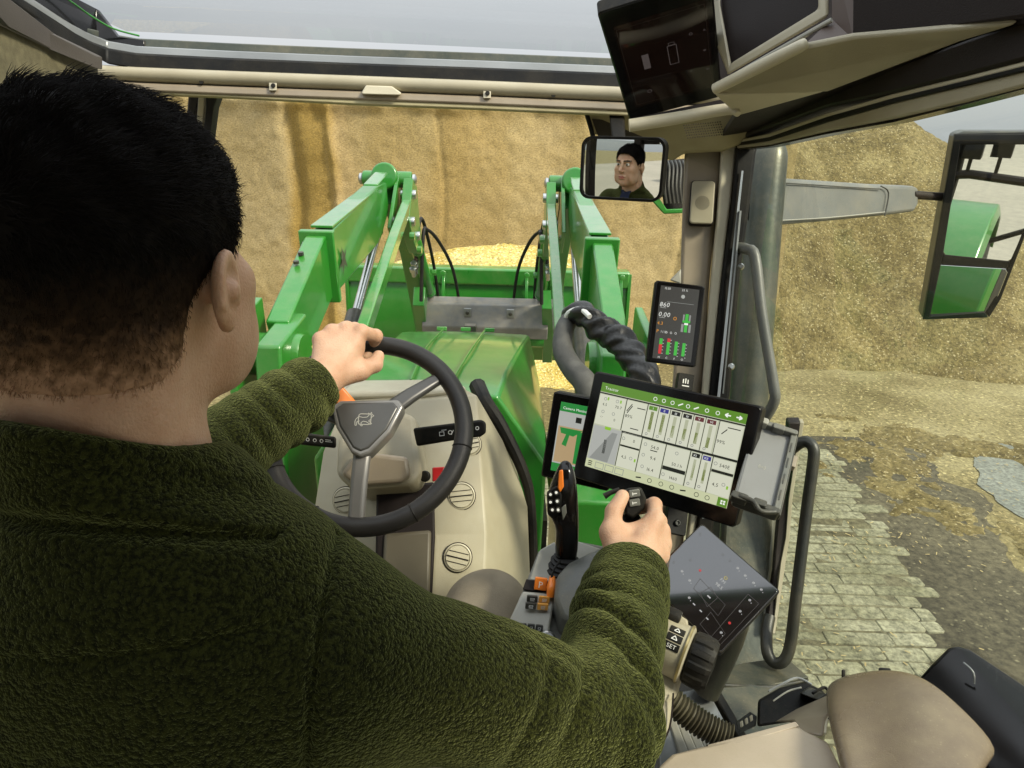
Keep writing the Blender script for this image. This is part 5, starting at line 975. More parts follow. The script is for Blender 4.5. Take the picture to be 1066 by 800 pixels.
b = MB(); ptube([(792, 189, 1.672), (860, 193.5, 1.81), (917, 197, 1.905)], .7, M_DGREY, 6, b); ptube([(917, 194, 1.905), (925, 201, 1.918), (921, 225, 1.91)], .7, M_DGREY, 6, b); ptube([(785, 231, 1.66), (860, 227, 1.81), (921, 221, 1.91)], .6, M_LGREY, 6, b); obj('arm_seam', b, arm)
b = MB(); poly([(780, 188, 1.645), (790, 190, 1.65), (791, 228, 1.65), (784, 234, 1.645), (778, 230, 1.64)], .02, M_BLACK, b); obj('arm_hinge', b, arm, bevel=.004)
b = MB(); ptube([(950, 203, 1.99), (992, 206, 2.05)], 4.2, M_BROWN, 12, b); obj('mirror_rod', b, t)
# ================================================================== armrest console and its controls
ac = thing('armrest_console', 'light grey armrest control console with orange and grey buttons beside the driver', 'console', P(580, 660, .95))
b = MB(); poly([(560, 572, 1.03), (574, 563, 1.05), (604, 562, 1.06), (650, 570, 1.06), (660, 640, 1.0), (640, 720, .93), (560, 720, .90), (526, 668, .93), (540, 622, .98)], .10, M_GREY, b, dirn=(0, .1, -1)); obj('console_body', b, ac, bevel=.008, seg=3)
b = MB(); poly([(562, 573, 1.022), (576, 565, 1.04), (602, 564, 1.052), (626, 572, 1.05), (612, 592, 1.02), (578, 607, .995), (551, 604, 1.0)], .006, M_LGREY, b); obj('gear_plate', b, ac, bevel=.002)
b = MB(); poly([(548, 603, .992), (579, 608, .988), (577, 618, .98), (544, 614, .985)], .006, M_BROWN, b); obj('dark_panel', b, ac, bevel=.001)
b = MB(); poly([(544, 616, .978), (578, 619, .975), (570, 668, .935), (524, 660, .94)], .01, M_LGREY, b); obj('button_panel', b, ac, bevel=.003)
def button(c, d, m, parent, mark=None, lab=None):
    M, w, h = fitpanel(c, d); b = MB(); slab(b, M, w, h, .0012, -.003, .0022, m); o = obj('button', b, parent, bevel=.0006)
    g = Gfx(M, w, h, .0026)
    if mark and len(mark) == 1 and mark != '#': g.text(.5, .8, h*.75, mark, M_WHITE, 'c'); g.done('button_mark', o)
    elif mark: g.frame(.3, .3, .7, .6, M_WHITE, .05); g.line(.3, .75, .7, .75, M_WHITE, .06); g.done('button_mark', o)
    return o
button([(557.5, 601), (570, 602.5), (568.5, 615), (555.5, 613.5)], .982, M_ORANGE, ac, 'P')
for i in range(2):
    for j in range(2):
        x, y = 549+i*12.5-j*1.5, 620+j*7.5+i*.8
        button([(x, y), (x+11, y+.7), (x+10, y+7), (x-1, y+6.3)], .964-.007*j, M_AMBER if i else M_DGREY, ac, '#')
for i in range(3):
    for j in range(2):
        x, y = 541+i*8.5-j*1.5, 649+j*8+i*.8
        button([(x, y), (x+7.5, y+.6), (x+6.8, y+7), (x-.8, y+6.4)], .94-.007*j, M_DGREY, ac, '#')
b = MB(); ptube([(575, 601, .985), (574, 612, .972), (573, 622, .968)], [3, 5, 4], M_ORANGE, 12, b); obj('gate_lever', b, ac)
b = MB(); c = P(570, 667, .915); b.lathe(c, (-.05, -.65, .75), [(0, -.01), (.0115, -.01), (.0115, .008), (.009, .011), (0, .0115)], M_SILVER, 20); obj('knob', b, ac)
# smooth grey arm pad
b = MB(); secs = []
for x0, y0, x1, y1, d in ((604, 583, 640, 576, 1.0), (590, 588, 648, 580, .985), (579, 600, 650, 592, .965), (577, 622, 648, 618, .945), (584, 640, 644, 640, .925), (596, 650, 636, 656, .91)):
    a, e = P(x0, y0, d), P(x1, y1, d); k = Vector((0, .02, -.05)); m_ = (a+e)/2+Vector((0, -.008, .016)); secs.append([a, a.lerp(m_, .6)+Vector((0, -.002, .006)), m_, e.lerp(m_, .6)+Vector((0, -.002, .006)), e, e+k, a+k])
b.loft(secs, M_GREY); obj('arm_pad', b, ac, bevel=.006, seg=3)
# side housings right of the sleeve
b = MB(); poly([(668, 640, .90), (690, 640, .90), (712, 700, .85), (704, 728, .83), (690, 735, .82), (668, 730, .82)], .05, M_BEIGE, b); poly([(660, 720, .84), (702, 726, .83), (697, 760, .80), (676, 800, .76), (650, 830, .74)], .05, M_BEIGE, b); obj('side_housing', b, ac, bevel=.008, seg=3)
b = MB(); ptube([(701, 722, .826), (697, 758, .796), (684, 782, .77)], 1.0, M_BROWN, 6, b); obj('housing_seam', b, ac)
# ---------------- multi-function lever
lv = thing('gear_joystick', 'glossy black joystick lever with an orange thumb slider left of the hand', 'joystick', P(588, 582, 1.02))
b = MB(); secs = []
base = P(588, 582, 1.02)
for y, x0, x1, d, tk in ((585, 578, 600, 1.02, .03), (570, 577, 602, 1.015, .034), (545, 579, 603, 1.0, .034), (535, 572, 602.5, .99, .038), (522, 569, 602, .985, .042), (508, 572, 601, .98, .042), (494, 579, 599, .975, .036), (485, 583, 595, .972, .022), (482.5, 586, 591, .972, .01)):
    a, e = P(x0, y, d), P(x1, y, d); m_ = (a+e)/2; r_ = (e-a).length/2; u = (e-a).normalized(); v = Vector((0, .93, .36))
    secs.append([m_+u*r_*math.copysign(abs(math.cos(t))**.75, math.cos(t))+v*(tk/2)*math.copysign(abs(math.sin(t))**.75, math.sin(t)) for t in [2*math.pi*k/20 for k in range(20)]])
b.loft(secs, M_GLOSS); obj('lever_grip', b, lv, smooth=60, subsurf=1)
b = MB(); poly([(582, 490, .953), (586, 489, .953), (587, 507, .957), (583, 513, .958), (580.5, 508, .957)], .008, M_ORANGE, b); obj('thumb_slider', b, lv, bevel=.0015)
b = MB(); poly([(569, 512, .968), (581, 505, .960), (585, 516, .961), (584, 532, .966), (577, 542, .972), (570, 536, .974)], .012, M_BLACK, b); pod = obj('button_pod', b, lv, bevel=.003)
for i, (x, y) in enumerate(((573, 515), (579, 513), (573, 523), (580, 522), (575, 531), (581, 531))):
    b = MB(); b.lathe(P(x, y, .964), -FW, [(0, -.002), (.0042, -.002), (.0038, .003), (0, .0036)], M_DGREY if i % 2 else M_BLACK, 10); o = obj('button', b, pod)
    b = MB(); b.lathe(P(x, y, .9603), -FW, [(.0016, 0), (.0021, 0), (.0021, .0004), (.0016, .0004)], M_WHITE, 8); obj('button_mark', b, o, smooth=0)
b = MB(); poly([(584, 529, .958), (589, 525, .957), (590, 534, .962), (586, 542, .966)], .005, M_GREY, b); obj('rocker', b, lv, bevel=.001)
b = MB(); c = P(588, 586, 1.02)
for k in range(4): b.lathe(c-Vector((0, 0, .010-.006*k)), (0, 0, 1), [(0, 0), (.030-.004*k, 0), (.030-.004*k, .003), (.024-.004*k, .006), (0, .006)], M_RUBBER, 20)
obj('boot', b, lv)
b = MB(); ptube([(583, 584, .995), (577, 592, .985), (574, 602, .98)], 1.3, M_BLACK, 6, b); obj('cable', b, lv)
# ---------------- loader joystick in the right hand
JT = P(655, 527, .985)
lj = thing('loader_joystick', 'black loader joystick with grey buttons held in the right hand', 'joystick', P(660, 600, 1.04))
b = MB()
b.tube([P(664, 650, 1.08), P(661, 600, 1.04), P(657, 560, 1.005), P(655, 540, .992)], [.022, .018, .017, .017], M_BLACK, 16); obj('stick', b, lj)
M, w, h = fitpanel([(649, 511), (669, 508), (671, 532), (652, 536)], .972)
b = MB(); b.prism([P(650, 513, .968), P(654, 508, .968), P(668, 507, .97), P(674, 520, .972), P(670, 531, .972), P(659, 541, .97), P(651, 536, .966)], FW*.045-UP*.01, M_BLACK); hd_ = obj('stick_head', b, lj, bevel=.004, seg=3)
for j in range(2):
    c = [(654.5, 511+9.5*j), (665.5, 509.5+9.5*j), (666.5, 516.5+9.5*j), (655.5, 518.5+9.5*j)]; MM, ww, hh = fitpanel(c, .9665+.001*j); b = MB(); slab(b, MM, ww, hh, .0015, -.004, .002, M_GREY); o = obj('button', b, hd_, bevel=.0008); g = Gfx(MM, ww, hh, .0024); g.line(.3, .5, .7, .5, M_WHITE, .08); g.line(.3, .3, .3, .7, M_WHITE, .08); g.done('button_mark', o)
b = MB(); poly([(650.5, 513, .963), (653.5, 512, .963), (654, 518, .964), (651, 519, .963)], .005, M_AMBER, b); obj('side_button', b, hd_, bevel=.0008)
b = MB(); ptube([(629, 517, .985), (636, 513, .985), (645, 510, .985)], [3.5, 2.6, 2.5], M_BLACK, 10, b); obj('toggle_switch', b, lj)
# ---------------- touch panel with climate icons
t, M, w, h, g = monitor('touch_panel', 'tilted glossy black touch panel with small white icons below the large monitor', [(682, 602), (726, 541), (811, 614), (745, 690)], .93, [(682, 602), (726, 541), (811, 614), (745, 690)], tk=.016, r=.004, bez=mat('touch_glass', (.007, .006, .007), (.010, .008, .009), 5, rough=.07, spec=.9, coat=1.0, coatr=.03), nrm=(-.21, -.70, .95))
I_D = glow('icon_dim', (.12, .12, .115), 1.0); I_W = glow('icon_white', (.45, .45, .43), 1.0); I_L = mat('icon_outline', (.06, .055, .055), rough=.2); I_R = glow('icon_red', (.5, .02, .02), 1.0); I_Y = glow('icon_yellow', (.5, .4, .05), 1.0)
# the panel's own u axis runs along its short lower-left to upper-left edge; draw with axes turned to the icons
Ms = M @ Matrix.Rotation(math.radians(-90), 4, 'Z'); Ms = Ms @ Matrix.Translation((0, 0, .0016)); g = Gfx(Ms, h, w, 0)
inv = Ms.inverted()
def ppx(x, y):
    nrm = Ms.to_3x3() @ Vector((0, 0, 1)); r = ray(x, y); k = (Ms.translation-CAM).dot(nrm)/r.dot(nrm); q = inv @ (CAM+r*k); return q.x/g.w+.5, .5-q.y/g.h
def pl(x0, y0, x1, y1, m, t=.006):
    a, e = ppx(x0, y0), ppx(x1, y1); g.line(*a, *e, m, t)
def cx_(X, Y): return 680+X/4, 530+Y/4
for q in ([(195, 350), (240, 325), (268, 370), (225, 408)], [(168, 330), (195, 290), (300, 400), (270, 445)], [(195, 480), (240, 430), (300, 520), (262, 560)], [(235, 540), (395, 355), (440, 395), (280, 565)]):
    for i in range(4): pl(*cx_(*q[i]), *cx_(*q[(i+1) % 4]), I_L, .004)
for a, e in (((275, 515), (318, 468)),): pass
for X, Y in ((270, 395), (318, 345), (345, 395), (365, 370), (325, 430), (405, 440)): pass
for X, Y in ((383, 278), (418, 308), (450, 336), (402, 380), (362, 426), (283, 515), (152, 298), (352, 247), (320, 215), (290, 190), (150, 370), (196, 105), (120, 260), (155, 212), (85, 222)):
    u, v = ppx(*cx_(X, Y)); mm = I_W
    g.ring(u, v, .013, mm if Y > 240 else I_D, .3, 8)
    if Y > 240: g.line(u-.008, v+.008, u+.010, v-.010, mm, .007); g.disc(u+.028, v+.015, .005, mm, 6)
for X, Y in ((170, 397), (198, 425), (225, 457)):
    u, v = ppx(*cx_(X, Y)); g.line(u-.014, v, u+.014, v, I_W, .012)
for X, Y, m_ in ((195, 256, I_R), (318, 475, I_R)): u, v = ppx(*cx_(X, Y)); g.disc(u, v, .014, m_, 8)
u, v = ppx(*cx_(302, 288)); g.ring(u, v, .018, I_Y, .3, 8)
u, v = ppx(*cx_(285, 305)); g.text(u, v, .0065, 'FM', I_W, 'c'); u, v = ppx(*cx_(270, 325)); g.text(u, v, .0065, '98.5', I_W, 'c'); u, v = ppx(*cx_(232, 366)); g.line(u-.02, v, u+.02, v, I_W, .014)
g.done('screen', t)
b = MB(); b.tube([M @ Vector((0, -.02, -.016)), M @ Vector((0, -.05, -.07)), P(735, 720, 1.0)], .02, M_DGREY, 14); obj('mount', b, t)
# ---------------- dial control drum
dc = thing('dial_control', 'beige control drum with black SET keys and a ribbed black dial', 'control', P(700, 690, .86))
ax = (RT*.86-FW*.40-UP*.30).normalized(); c0 = P(690, 670, .86)
b = MB(); b.lathe(c0, ax, [(0, -.03), (.031, -.028), (.0345, -.004), (.0345, .026), (.036, .027), (.036, .031), (.033, .033), (0, .034)], M_BEIGE, 36); drum = obj('drum', b, dc)
b = MB(); k0 = c0+ax*.034; prof = [(0, 0), (.030, 0), (.0335, .003), (.0345, .016), (.033, .026), (.029, .031), (0, .033)]; n_ = 96; secs = []
u_ = ax.cross(Vector((0, 0, 1))).normalized(); w_ = ax.cross(u_)
for r_, hh in prof:
    ring = []
    for j in range(n_):
        a = 2*math.pi*j/n_; f = 1-(.055 if (j//4) % 2 else 0)*(1 if .002 < hh < .029 else 0); ring.append(k0+ax*hh+(u_*math.cos(a)+w_*math.sin(a))*max(r_*f, 1e-4))
    secs.append(ring)
b.loft(secs, M_BLACK); obj('dial', b, dc, smooth=25)
b = MB(); b.lathe(c0+ax*.0275, ax, [(.0362, 0), (.0372, .0005), (.0372, .003), (.0362, .0035)], mat('brass_trim', (.42, .34, .16), rough=.3, metal=.6), 36); obj('trim_ring', b, drum)
def on_drum(ang, h, r=.0349): return c0+ax*h+(u_*math.cos(ang)+w_*math.sin(ang))*r
def ang_of(px, py):
    best = min(((P(px, py, .83)-on_drum(a, .01)).cross(ray(px, py)).length, a) for a in [2*math.pi*k/180 for k in range(180)] if (on_drum(a, .01)-c0-ax*.01).dot(-ray(px, py)) > 0); return best[1]
a0 = ang_of(708, 655); a1 = ang_of(699, 678); 
if abs(a1-a0) > math.pi: a1 += 2*math.pi*(1 if a1 < a0 else -1)
for i, mk_ in enumerate(('', '', 'SET')):
    aa = a0+(a1-a0)*(i/3.0+.02); ab = a0+(a1-a0)*((i+1)/3.0-.03); b = MB(); secs = []
    for s_ in range(5):
        a = aa+(ab-aa)*s_/4; secs.append([on_drum(a, .004, .0335), on_drum(a, .023, .0335), on_drum(a, .023, .0356), on_drum(a, .004, .0356)])
    b.loft(secs, M_BLACK); o = obj('key', b, drum, bevel=.0006)
    am = (aa+ab)/2; nrm = (u_*math.cos(am)+w_*math.sin(am)); dn = (on_drum(ab, .01)-on_drum(aa, .01)).normalized(); X_ = ax; Y_ = nrm.cross(X_)
    Mk = Matrix((X_, Y_, nrm)).transposed().to_4x4(); Mk.translation = on_drum(am, .0135, .0358); g = Gfx(Mk, .018, .012, .0003)
    if mk_: g.text(.5, .72, .0072, mk_, M_WHITE, 'c')
    else: g.line(.3, .7, .5, .3, M_WHITE, .06); g.line(.5, .3, .7, .7, M_WHITE, .06); g.line(.3, .7, .7, .7, M_WHITE, .06)
    g.done('key_mark', o)
b = MB(); poly([(684, 630, .875), (690, 628, .875), (716, 646, .86), (717, 656, .855), (706, 652, .855), (690, 642, .865)], .012, M_BEIGE, b); obj('wheel_guard', b, dc, bevel=.002)
b = MB(); b.lathe(P(694, 640, .866), ax, [(0, -.004), (.011, -.004), (.012, 0), (.012, .014), (.011, .018), (0, .018)], M_BLACK, 20); obj('thumb_wheel', b, dc, bevel=.0006)
b = MB(); b.lathe(P(685, 634, .872), ax, [(0, -.004), (.009, -.004), (.010, 0), (.010, .008), (0, .009)], M_BLACK, 18); obj('thumb_wheel', b, dc, bevel=.0006)
# ---------------- phone holder
M_PHONE = mat('mid_grey_plastic', (.21, .21, .205), (.18, .18, .175), 8, .25, 800, rough=.4)
M, w, h = fitpanel([(786, 442), (828, 454), (810, 538), (763, 520)], 1.10)
ph = thing('phone_holder', 'grey clamp phone holder with charging symbol beside the large monitor', 'phone holder', M.translation)
b = MB(); slab(b, M, w*1.0, h*1.02, .006, -.016, 0, M_PHONE); obj('tray', b, ph, bevel=.0015)
b = MB(); slab(b, M, w*.80, h*.84, .004, 0, .0012, M_PHONE, -.004, -.001); tr = obj('charging_pad', b, ph, bevel=.0005)
g = Gfx(M, w, h, .0017)
for s in (0, math.pi):
    for r_ in (.05, .085): g.ring(.42, .52, r_, M_LGREY, .22, 8, s-.8, s+.8)
g.disc(.42, .52, .018, M_LGREY, 8); g.done('charging_symbol', tr)
for x, wd in ((w*.44, .010), (w*.515, .006)):
    b = MB(); slab(b, M, wd, h*1.0, .002, -.012, .008 if wd > .008 else .003, M_GREY if wd > .008 else M_DGREY, x, 0); obj('side_rail', b, ph, bevel=.0015)
b = MB()
for yy in (-.30, -.1, .1, .30): slab(b, M, .002, h*.12, .0008, .0075, .009, M_DGREY, w*.43, h*yy)
obj('rail_slot', b, ph)
for yy, nm in ((h*.50, 1), (-h*.49, -1)):
    b = MB(); slab(b, M, w*1.02, .010, .004, -.012, .012, M_GREY if nm > 0 else M_DGREY, w*.0, yy); slab(b, M, .026, .013, .004, .0, .016, M_LGREY if nm > 0 else M_DGREY, -w*.40, yy); slab(b, M, .020, .012, .003, .0, .015, M_GREY if nm > 0 else M_DGREY, w*.05, yy-nm*.002)
    if nm < 0: b.tube([M @ Vector((-w*.42, yy, .014)), M @ Vector((-w*.1, yy-.003, .016)), M @ Vector((w*.1, yy-.014, .014)), M @ Vector((w*.42, yy-.004, .012))], .0045, M_DGREY, 10)
    obj('clamp', b, ph, bevel=.0015)
b = MB(); b.tube([M @ Vector((.01, 0, -.014)), M @ Vector((-.01, 0, -.06)), P(740, 500, 1.37)], .014, M_BLACK, 12); obj('mount_arm', b, ph)
b = MB(); slab(b, M, .010, .024, .002, -.010, .002, M_TAUPE, w*.57, h*.18); obj('release_button', b, ph, bevel=.001)
# ================================================================== what the mirrors show: rear of the tractor and the yard behind
fd = thing('fender_and_tyre', 'green rear fender over a lugged tyre, reflected in the side mirror', 'fender', (1.05, -1.0, 0))
RC_ = Vector((1.0, -1.15, .95)); b = MB(); secs = []
for k in range(17):
    a = math.radians(-5+150*k/16); e = Vector((0, math.cos(a), math.sin(a))); secs.append([RC_+e*1.08+Vector((-.32, 0, 0)), RC_+e*1.08+Vector((.30, 0, 0)), RC_+e*1.0+Vector((.33, 0, 0)), RC_+e*1.02+Vector((.28, 0, 0)), RC_+e*1.05+Vector((-.32, 0, 0))])
b.loft(secs, M_GREEN); obj('fender_shell', b, fd, bevel=.01)
b = MB(); b.lathe(RC_+Vector((-.30, 0, 0)), (1, 0, 0), [(.55, 0), (.80, -.02), (.92, .06), (.94, .3), (.92, .54), (.80, .62), (.55, .60)], M_RUBBER, 48)
for k in range(22):
    a = 2*math.pi*k/22
    for s in (-1, 1):
        e = Vector((0, math.cos(a+s*.07), math.sin(a+s*.07))); R = Matrix((Vector((1, 0, 0)), e.cross(Vector((1, 0, 0))), e)).transposed(); b.box(RC_+e*.945+Vector((s*.16, 0, 0)), (.3, .05, .07), M_RUBBER, R @ Matrix.Rotation(s*.6, 3, 'Z'))
tw = obj('tyre', b, fd)
b = MB(); b.lathe(RC_+Vector((.05, 0, 0)), (1, 0, 0), [(0, .0), (.2, 0), (.25, .08), (.5, .12), (.56, .24), (.58, .24), (.58, -.2), (0, -.2)], M_YELLOW, 40); obj('rim', b, tw)
wb = thing('warning_board', 'red and white striped warning board on the rear of the tractor', 'sign', (1.33, -1.55, 1.9))
Mw = Matrix((Vector((1, 0, 0)), Vector((0, 0, 1)), Vector((0, -1, 0)))).transposed().to_4x4(); Mw = Matrix((Vector((-1, 0, 0)), Vector((0, 0, 1)), Vector((0, 1, 0)))).transposed().to_4x4(); Mw.translation = Vector((1.75, -1.5, 2.1))
b = MB(); slab(b, Mw, .42, .42, .01, -.01, 0, M_WHITE); obj('board', b, wb)
g = Gfx(Mw, .42, .42, .001)
for k in range(2): g.poly([(0+.5*k, .5+0), (0+.5*k, 0), (.5+.5*k, .5), (.5+.5*k, 1.0)], M_RED)
g.done('stripes', wb); b = MB(); b.tube([(1.75, -1.52, 1.95), (1.3, -1.5, 1.7)], .02, M_BLACK, 8); obj('bracket', b, wb)
bl = thing('mirror_bracket_lamp', 'black twin work lamps on a bracket seen in the side mirror', 'lamp', (.95, -.3, 2.4))
b = MB(); b.tube([(.66, -.42, 2.30), (1.15, -.36, 2.38), (1.65, -.32, 2.36)], .026, M_BROWN, 8, 0); b.tube([(1.06, -.38, 1.95), (1.07, -.38, 2.4), (1.06, -.38, 2.85)], .03, M_BLACK, 8, 0); obj('bracket', b, bl)
for i, (x, z) in enumerate(((1.13, 2.52), (1.27, 2.54))):
    b = MB(); b.box((x, -.36, z), (.10, .08, .10), M_BLACK); b.box((x, -.36, z-.09), (.02, .02, .1), M_BLACK); b.box((x, -.41, z), (.08, .006, .08), M_LAMP); o = obj('lamp_head', b, bl, bevel=.01)
# parked car and a small tractor in the yard, seen in the mirrors
def car(loc, rz, col, label):
    t = thing('parked_car', label, 'car', loc, 'vehicles parked in the yard behind'); R = Matrix.Rotation(rz, 3, 'Z'); L0 = Vector(loc)
    def T(p): return L0+R @ Vector(p)
    b = MB(); secs = []
    for x, z0, z1, w_ in ((-2.15, .35, .75, .8), (-2.0, .25, .95, .86), (-.9, .22, 1.0, .88), (.6, .22, .98, .88), (1.9, .25, .82, .84), (2.15, .35, .65, .76)): secs.append([T((x, -w_, z0)), T((x, w_, z0)), T((x, w_, z1)), T((x, -w_, z1))])
    b.loft(secs, flat('car_paint_'+label.split()[0], col, rough=.25, coat=.5)); obj('body', b, t, bevel=.08)
    b = MB(); b.loft([[T((x, -w_, z)), T((x, w_, z)), T((x+.0, w_*.84, z1)), T((x, -w_*.84, z1))] for x, w_, z, z1 in ((-1.95, .78, .95, 1.0), (-1.35, .8, .97, 1.45), (.1, .8, .97, 1.48), (1.0, .78, .95, 1.0))], M_GLOSS); obj('windows', b, t, bevel=.04)
    for x in (-1.35, 1.35):
        for s in (-1, 1): b = MB(); b.lathe(T((x, s*.72, .33)), R @ Vector((0, s, 0)), [(0, 0), (.33, 0), (.33, .18), (.2, .2), (0, .19)], M_RUBBER, 20); obj('wheel', b, t)
car((-2.6, -16, 0), .3, (.6, .62, .62), 'white hatchback parked far behind, seen in the interior mirror')
car((-6.2, -18, 0), .5, (.05, .06, .08), 'dark saloon car parked behind, at the edge of the interior mirror')
car((2.6, -30, 0), 1.3, (.55, .56, .58), 'silver estate car parked at the far end of the yard behind')
# ================================================================== the driver (signed distance fields meshed with surface nets)
def V(p): return np.array(p, float)
def cap(p, a, b, ra, rb):
    a, b = V(a), V(b); ab = b-a; t = np.clip(((p-a)@ab)/(ab@ab), 0, 1); return np.linalg.norm(p-a-t[:, None]*ab, axis=1)-(ra+(rb-ra)*t)
def ell(p, c, r, R=None):
    q = p-V(c)
    if R is not None: q = q@np.array(R)
    r = V(r); k0 = np.linalg.norm(q/r, axis=1); k1 = np.linalg.norm(q/(r*r), axis=1); return k0*(k0-1)/np.maximum(k1, 1e-9)
def smin(a, b, k): h = np.clip(.5+.5*(b-a)/k, 0, 1); return b*(1-h)+a*h-k*h*(1-h)
def smax(a, b, k): return -smin(-a, -b, k)
def chain(p, pts, rs, k=.006):
    d = None
    for i in range(len(pts)-1):
        c = cap(p, pts[i], pts[i+1], rs[i], rs[i+1]); d = c if d is None else smin(d, c, k)
    return d
def near(p, c, r, f):
    """evaluate f only within r of c; elsewhere a safe distance"""
    d0 = np.linalg.norm(p-V(c), axis=1); out = d0-r+.03; m = d0 < r
    if m.any(): out[m] = f(p[m])
    return out
def surfnet(f, lo, hi, h, B=14, lip=1.6):
    lo, hi = V(lo), V(hi); nb = np.ceil((hi-lo)/(h*B)).astype(int); I = np.stack(np.meshgrid(*[np.arange(n) for n in nb], indexing='ij'), -1).reshape(-1, 3)
    c = lo+(I+.5)*B*h; act = I[np.abs(f(c)) < B*h*.87*lip+.004]
    loc = np.stack(np.meshgrid(*[np.arange(B+1)]*3, indexing='ij'), -1).reshape(-1, 3); NX = nb*B+2
    ids, pos, quads = [], [], []
    def cid(c): return (c[:, 0]*NX[1]+c[:, 1])*NX[2]+c[:, 2]
    for s in range(0, len(act), 40):
        blk = act[s:s+40]; P0 = (lo+(blk[:, None]*B+loc[None])*h); D = f(P0.reshape(-1, 3)).reshape(len(blk), B+1, B+1, B+1)
        for bi in range(len(blk)):
            d = D[bi]; sg = d < 0
            if sg.all() or not sg.any(): continue
            base = blk[bi]*B
            cs = sum(sg[i:B+i, j:B+j, k:B+k].astype(int) for i in (0, 1) for j in (0, 1) for k in (0, 1)); cc = np.argwhere((cs > 0) & (cs < 8))
            acc = np.zeros((len(cc), 3)); cnt = np.zeros(len(cc))
            for a in range(3):
                for o1 in (0, 1):
                    for o2 in (0, 1):
                        o = [0, 0, 0]; oo = [x for x in range(3) if x != a]; o[oo[0]], o[oo[1]] = o1, o2; p0 = cc+o; p1 = p0.copy(); p1[:, a] += 1
                        d0 = d[p0[:, 0], p0[:, 1], p0[:, 2]]; d1 = d[p1[:, 0], p1[:, 1], p1[:, 2]]; m = (d0 < 0) != (d1 < 0)
                        t = np.where(m, d0/np.where(d0 == d1, 1, d0-d1), 0); q = p0.astype(float); q[:, a] += t; acc[m] += q[m]; cnt[m] += 1
            ids.append(cid(cc+base)); pos.append(lo+(base+acc/np.maximum(cnt, 1)[:, None])*h)
            for a in range(3):
                sl0 = [slice(0, B)]*3; sl1 = list(sl0); sl1[a] = slice(1, B+1); e0, e1 = sg[tuple(sl0)], sg[tuple(sl1)]; w = np.argwhere(e0 != e1)
                if not len(w): continue
                fl = e0[w[:, 0], w[:, 1], w[:, 2]]; b1, b2 = (a+1) % 3, (a+2) % 3; g_ = w+base; q = []
                for o1, o2 in ((0, 0), (1, 0), (1, 1), (0, 1)):
                    x = g_.copy(); x[:, b1] -= o1; x[:, b2] -= o2; q.append(cid(x))
                q = np.stack(q, 1); q[~fl] = q[~fl][:, ::-1]; quads.append(q)
    ids = np.concatenate(ids); pos = np.concatenate(pos); quads = np.concatenate(quads)
    u, ix_ = np.unique(ids, return_index=True); pos = pos[ix_]; j = np.searchsorted(u, quads); j = np.minimum(j, len(u)-1); ok = (u[j] == quads).all(1)
    return pos, j[ok]
def npmesh(name, pos, quads, mats, parent, mi=None):
    me = bpy.data.meshes.new(name); me.vertices.add(len(pos)); me.vertices.foreach_set('co', pos.astype(np.float32).ravel()); n = len(quads)
    me.loops.add(n*4); me.loops.foreach_set('vertex_index', quads.astype(np.int32).ravel()); me.polygons.add(n); me.polygons.foreach_set('loop_start', np.arange(n, dtype=np.int32)*4)
    for m in mats: me.materials.append(m)
    if mi is not None: me.polygons.foreach_set('material_index', mi.astype(np.int32))
    me.polygons.foreach_set('use_smooth', np.ones(n, bool)); me.update(calc_edges=True); me.validate()
    o = bpy.data.objects.new(name, me); COL.objects.link(o); o.parent = parent; o.matrix_parent_inverse = Matrix.Translation(-Vector(parent.location)); return o
# ---- materials
def fleece():
    m, N, L, b = newmat('olive_fleece'); setp(b, rough=.95, spec=.1, sheen=.38, sheenr=.4)
    b.inputs['Sheen Tint'].default_value = (.55, .6, .22, 1)
    tc = N.new('ShaderNodeTexCoord'); w = N.new('ShaderNodeTexNoise'); w.inputs['Scale'].default_value = 60; w.inputs['Detail'].default_value = 2; L.new(tc.outputs['Object'], w.inputs['Vector'])
    ad = N.new('ShaderNodeVectorMath'); ad.operation = 'MULTIPLY_ADD'; L.new(w.outputs['Color'], ad.inputs[0]); ad.inputs[1].default_value = (.004, .004, .004); L.new(tc.outputs['Object'], ad.inputs[2])
    n1 = N.new('ShaderNodeTexNoise'); n1.inputs['Scale'].default_value = 290; n1.inputs['Detail'].default_value = 2.5; n1.inputs['Roughness'].default_value = .6; L.new(ad.outputs[0], n1.inputs['Vector'])
    r = N.new('ShaderNodeValToRGB'); r.color_ramp.elements[0].position = .40; r.color_ramp.elements[0].color = (.006, .007, .0015, 1); r.color_ramp.elements[1].position = .64; r.color_ramp.elements[1].color = (.032, .036, .007, 1)  # shade in the gaps of the pile is put into the colour
    L.new(n1.outputs['Fac'], r.inputs['Fac']); L.new(r.outputs['Color'], b.inputs['Base Color'])
    bp = N.new('ShaderNodeBump'); bp.inputs['Strength'].default_value = 1; bp.inputs['Distance'].default_value = .006; L.new(n1.outputs['Fac'], bp.inputs['Height']); L.new(bp.outputs['Normal'], b.inputs['Normal']); return m
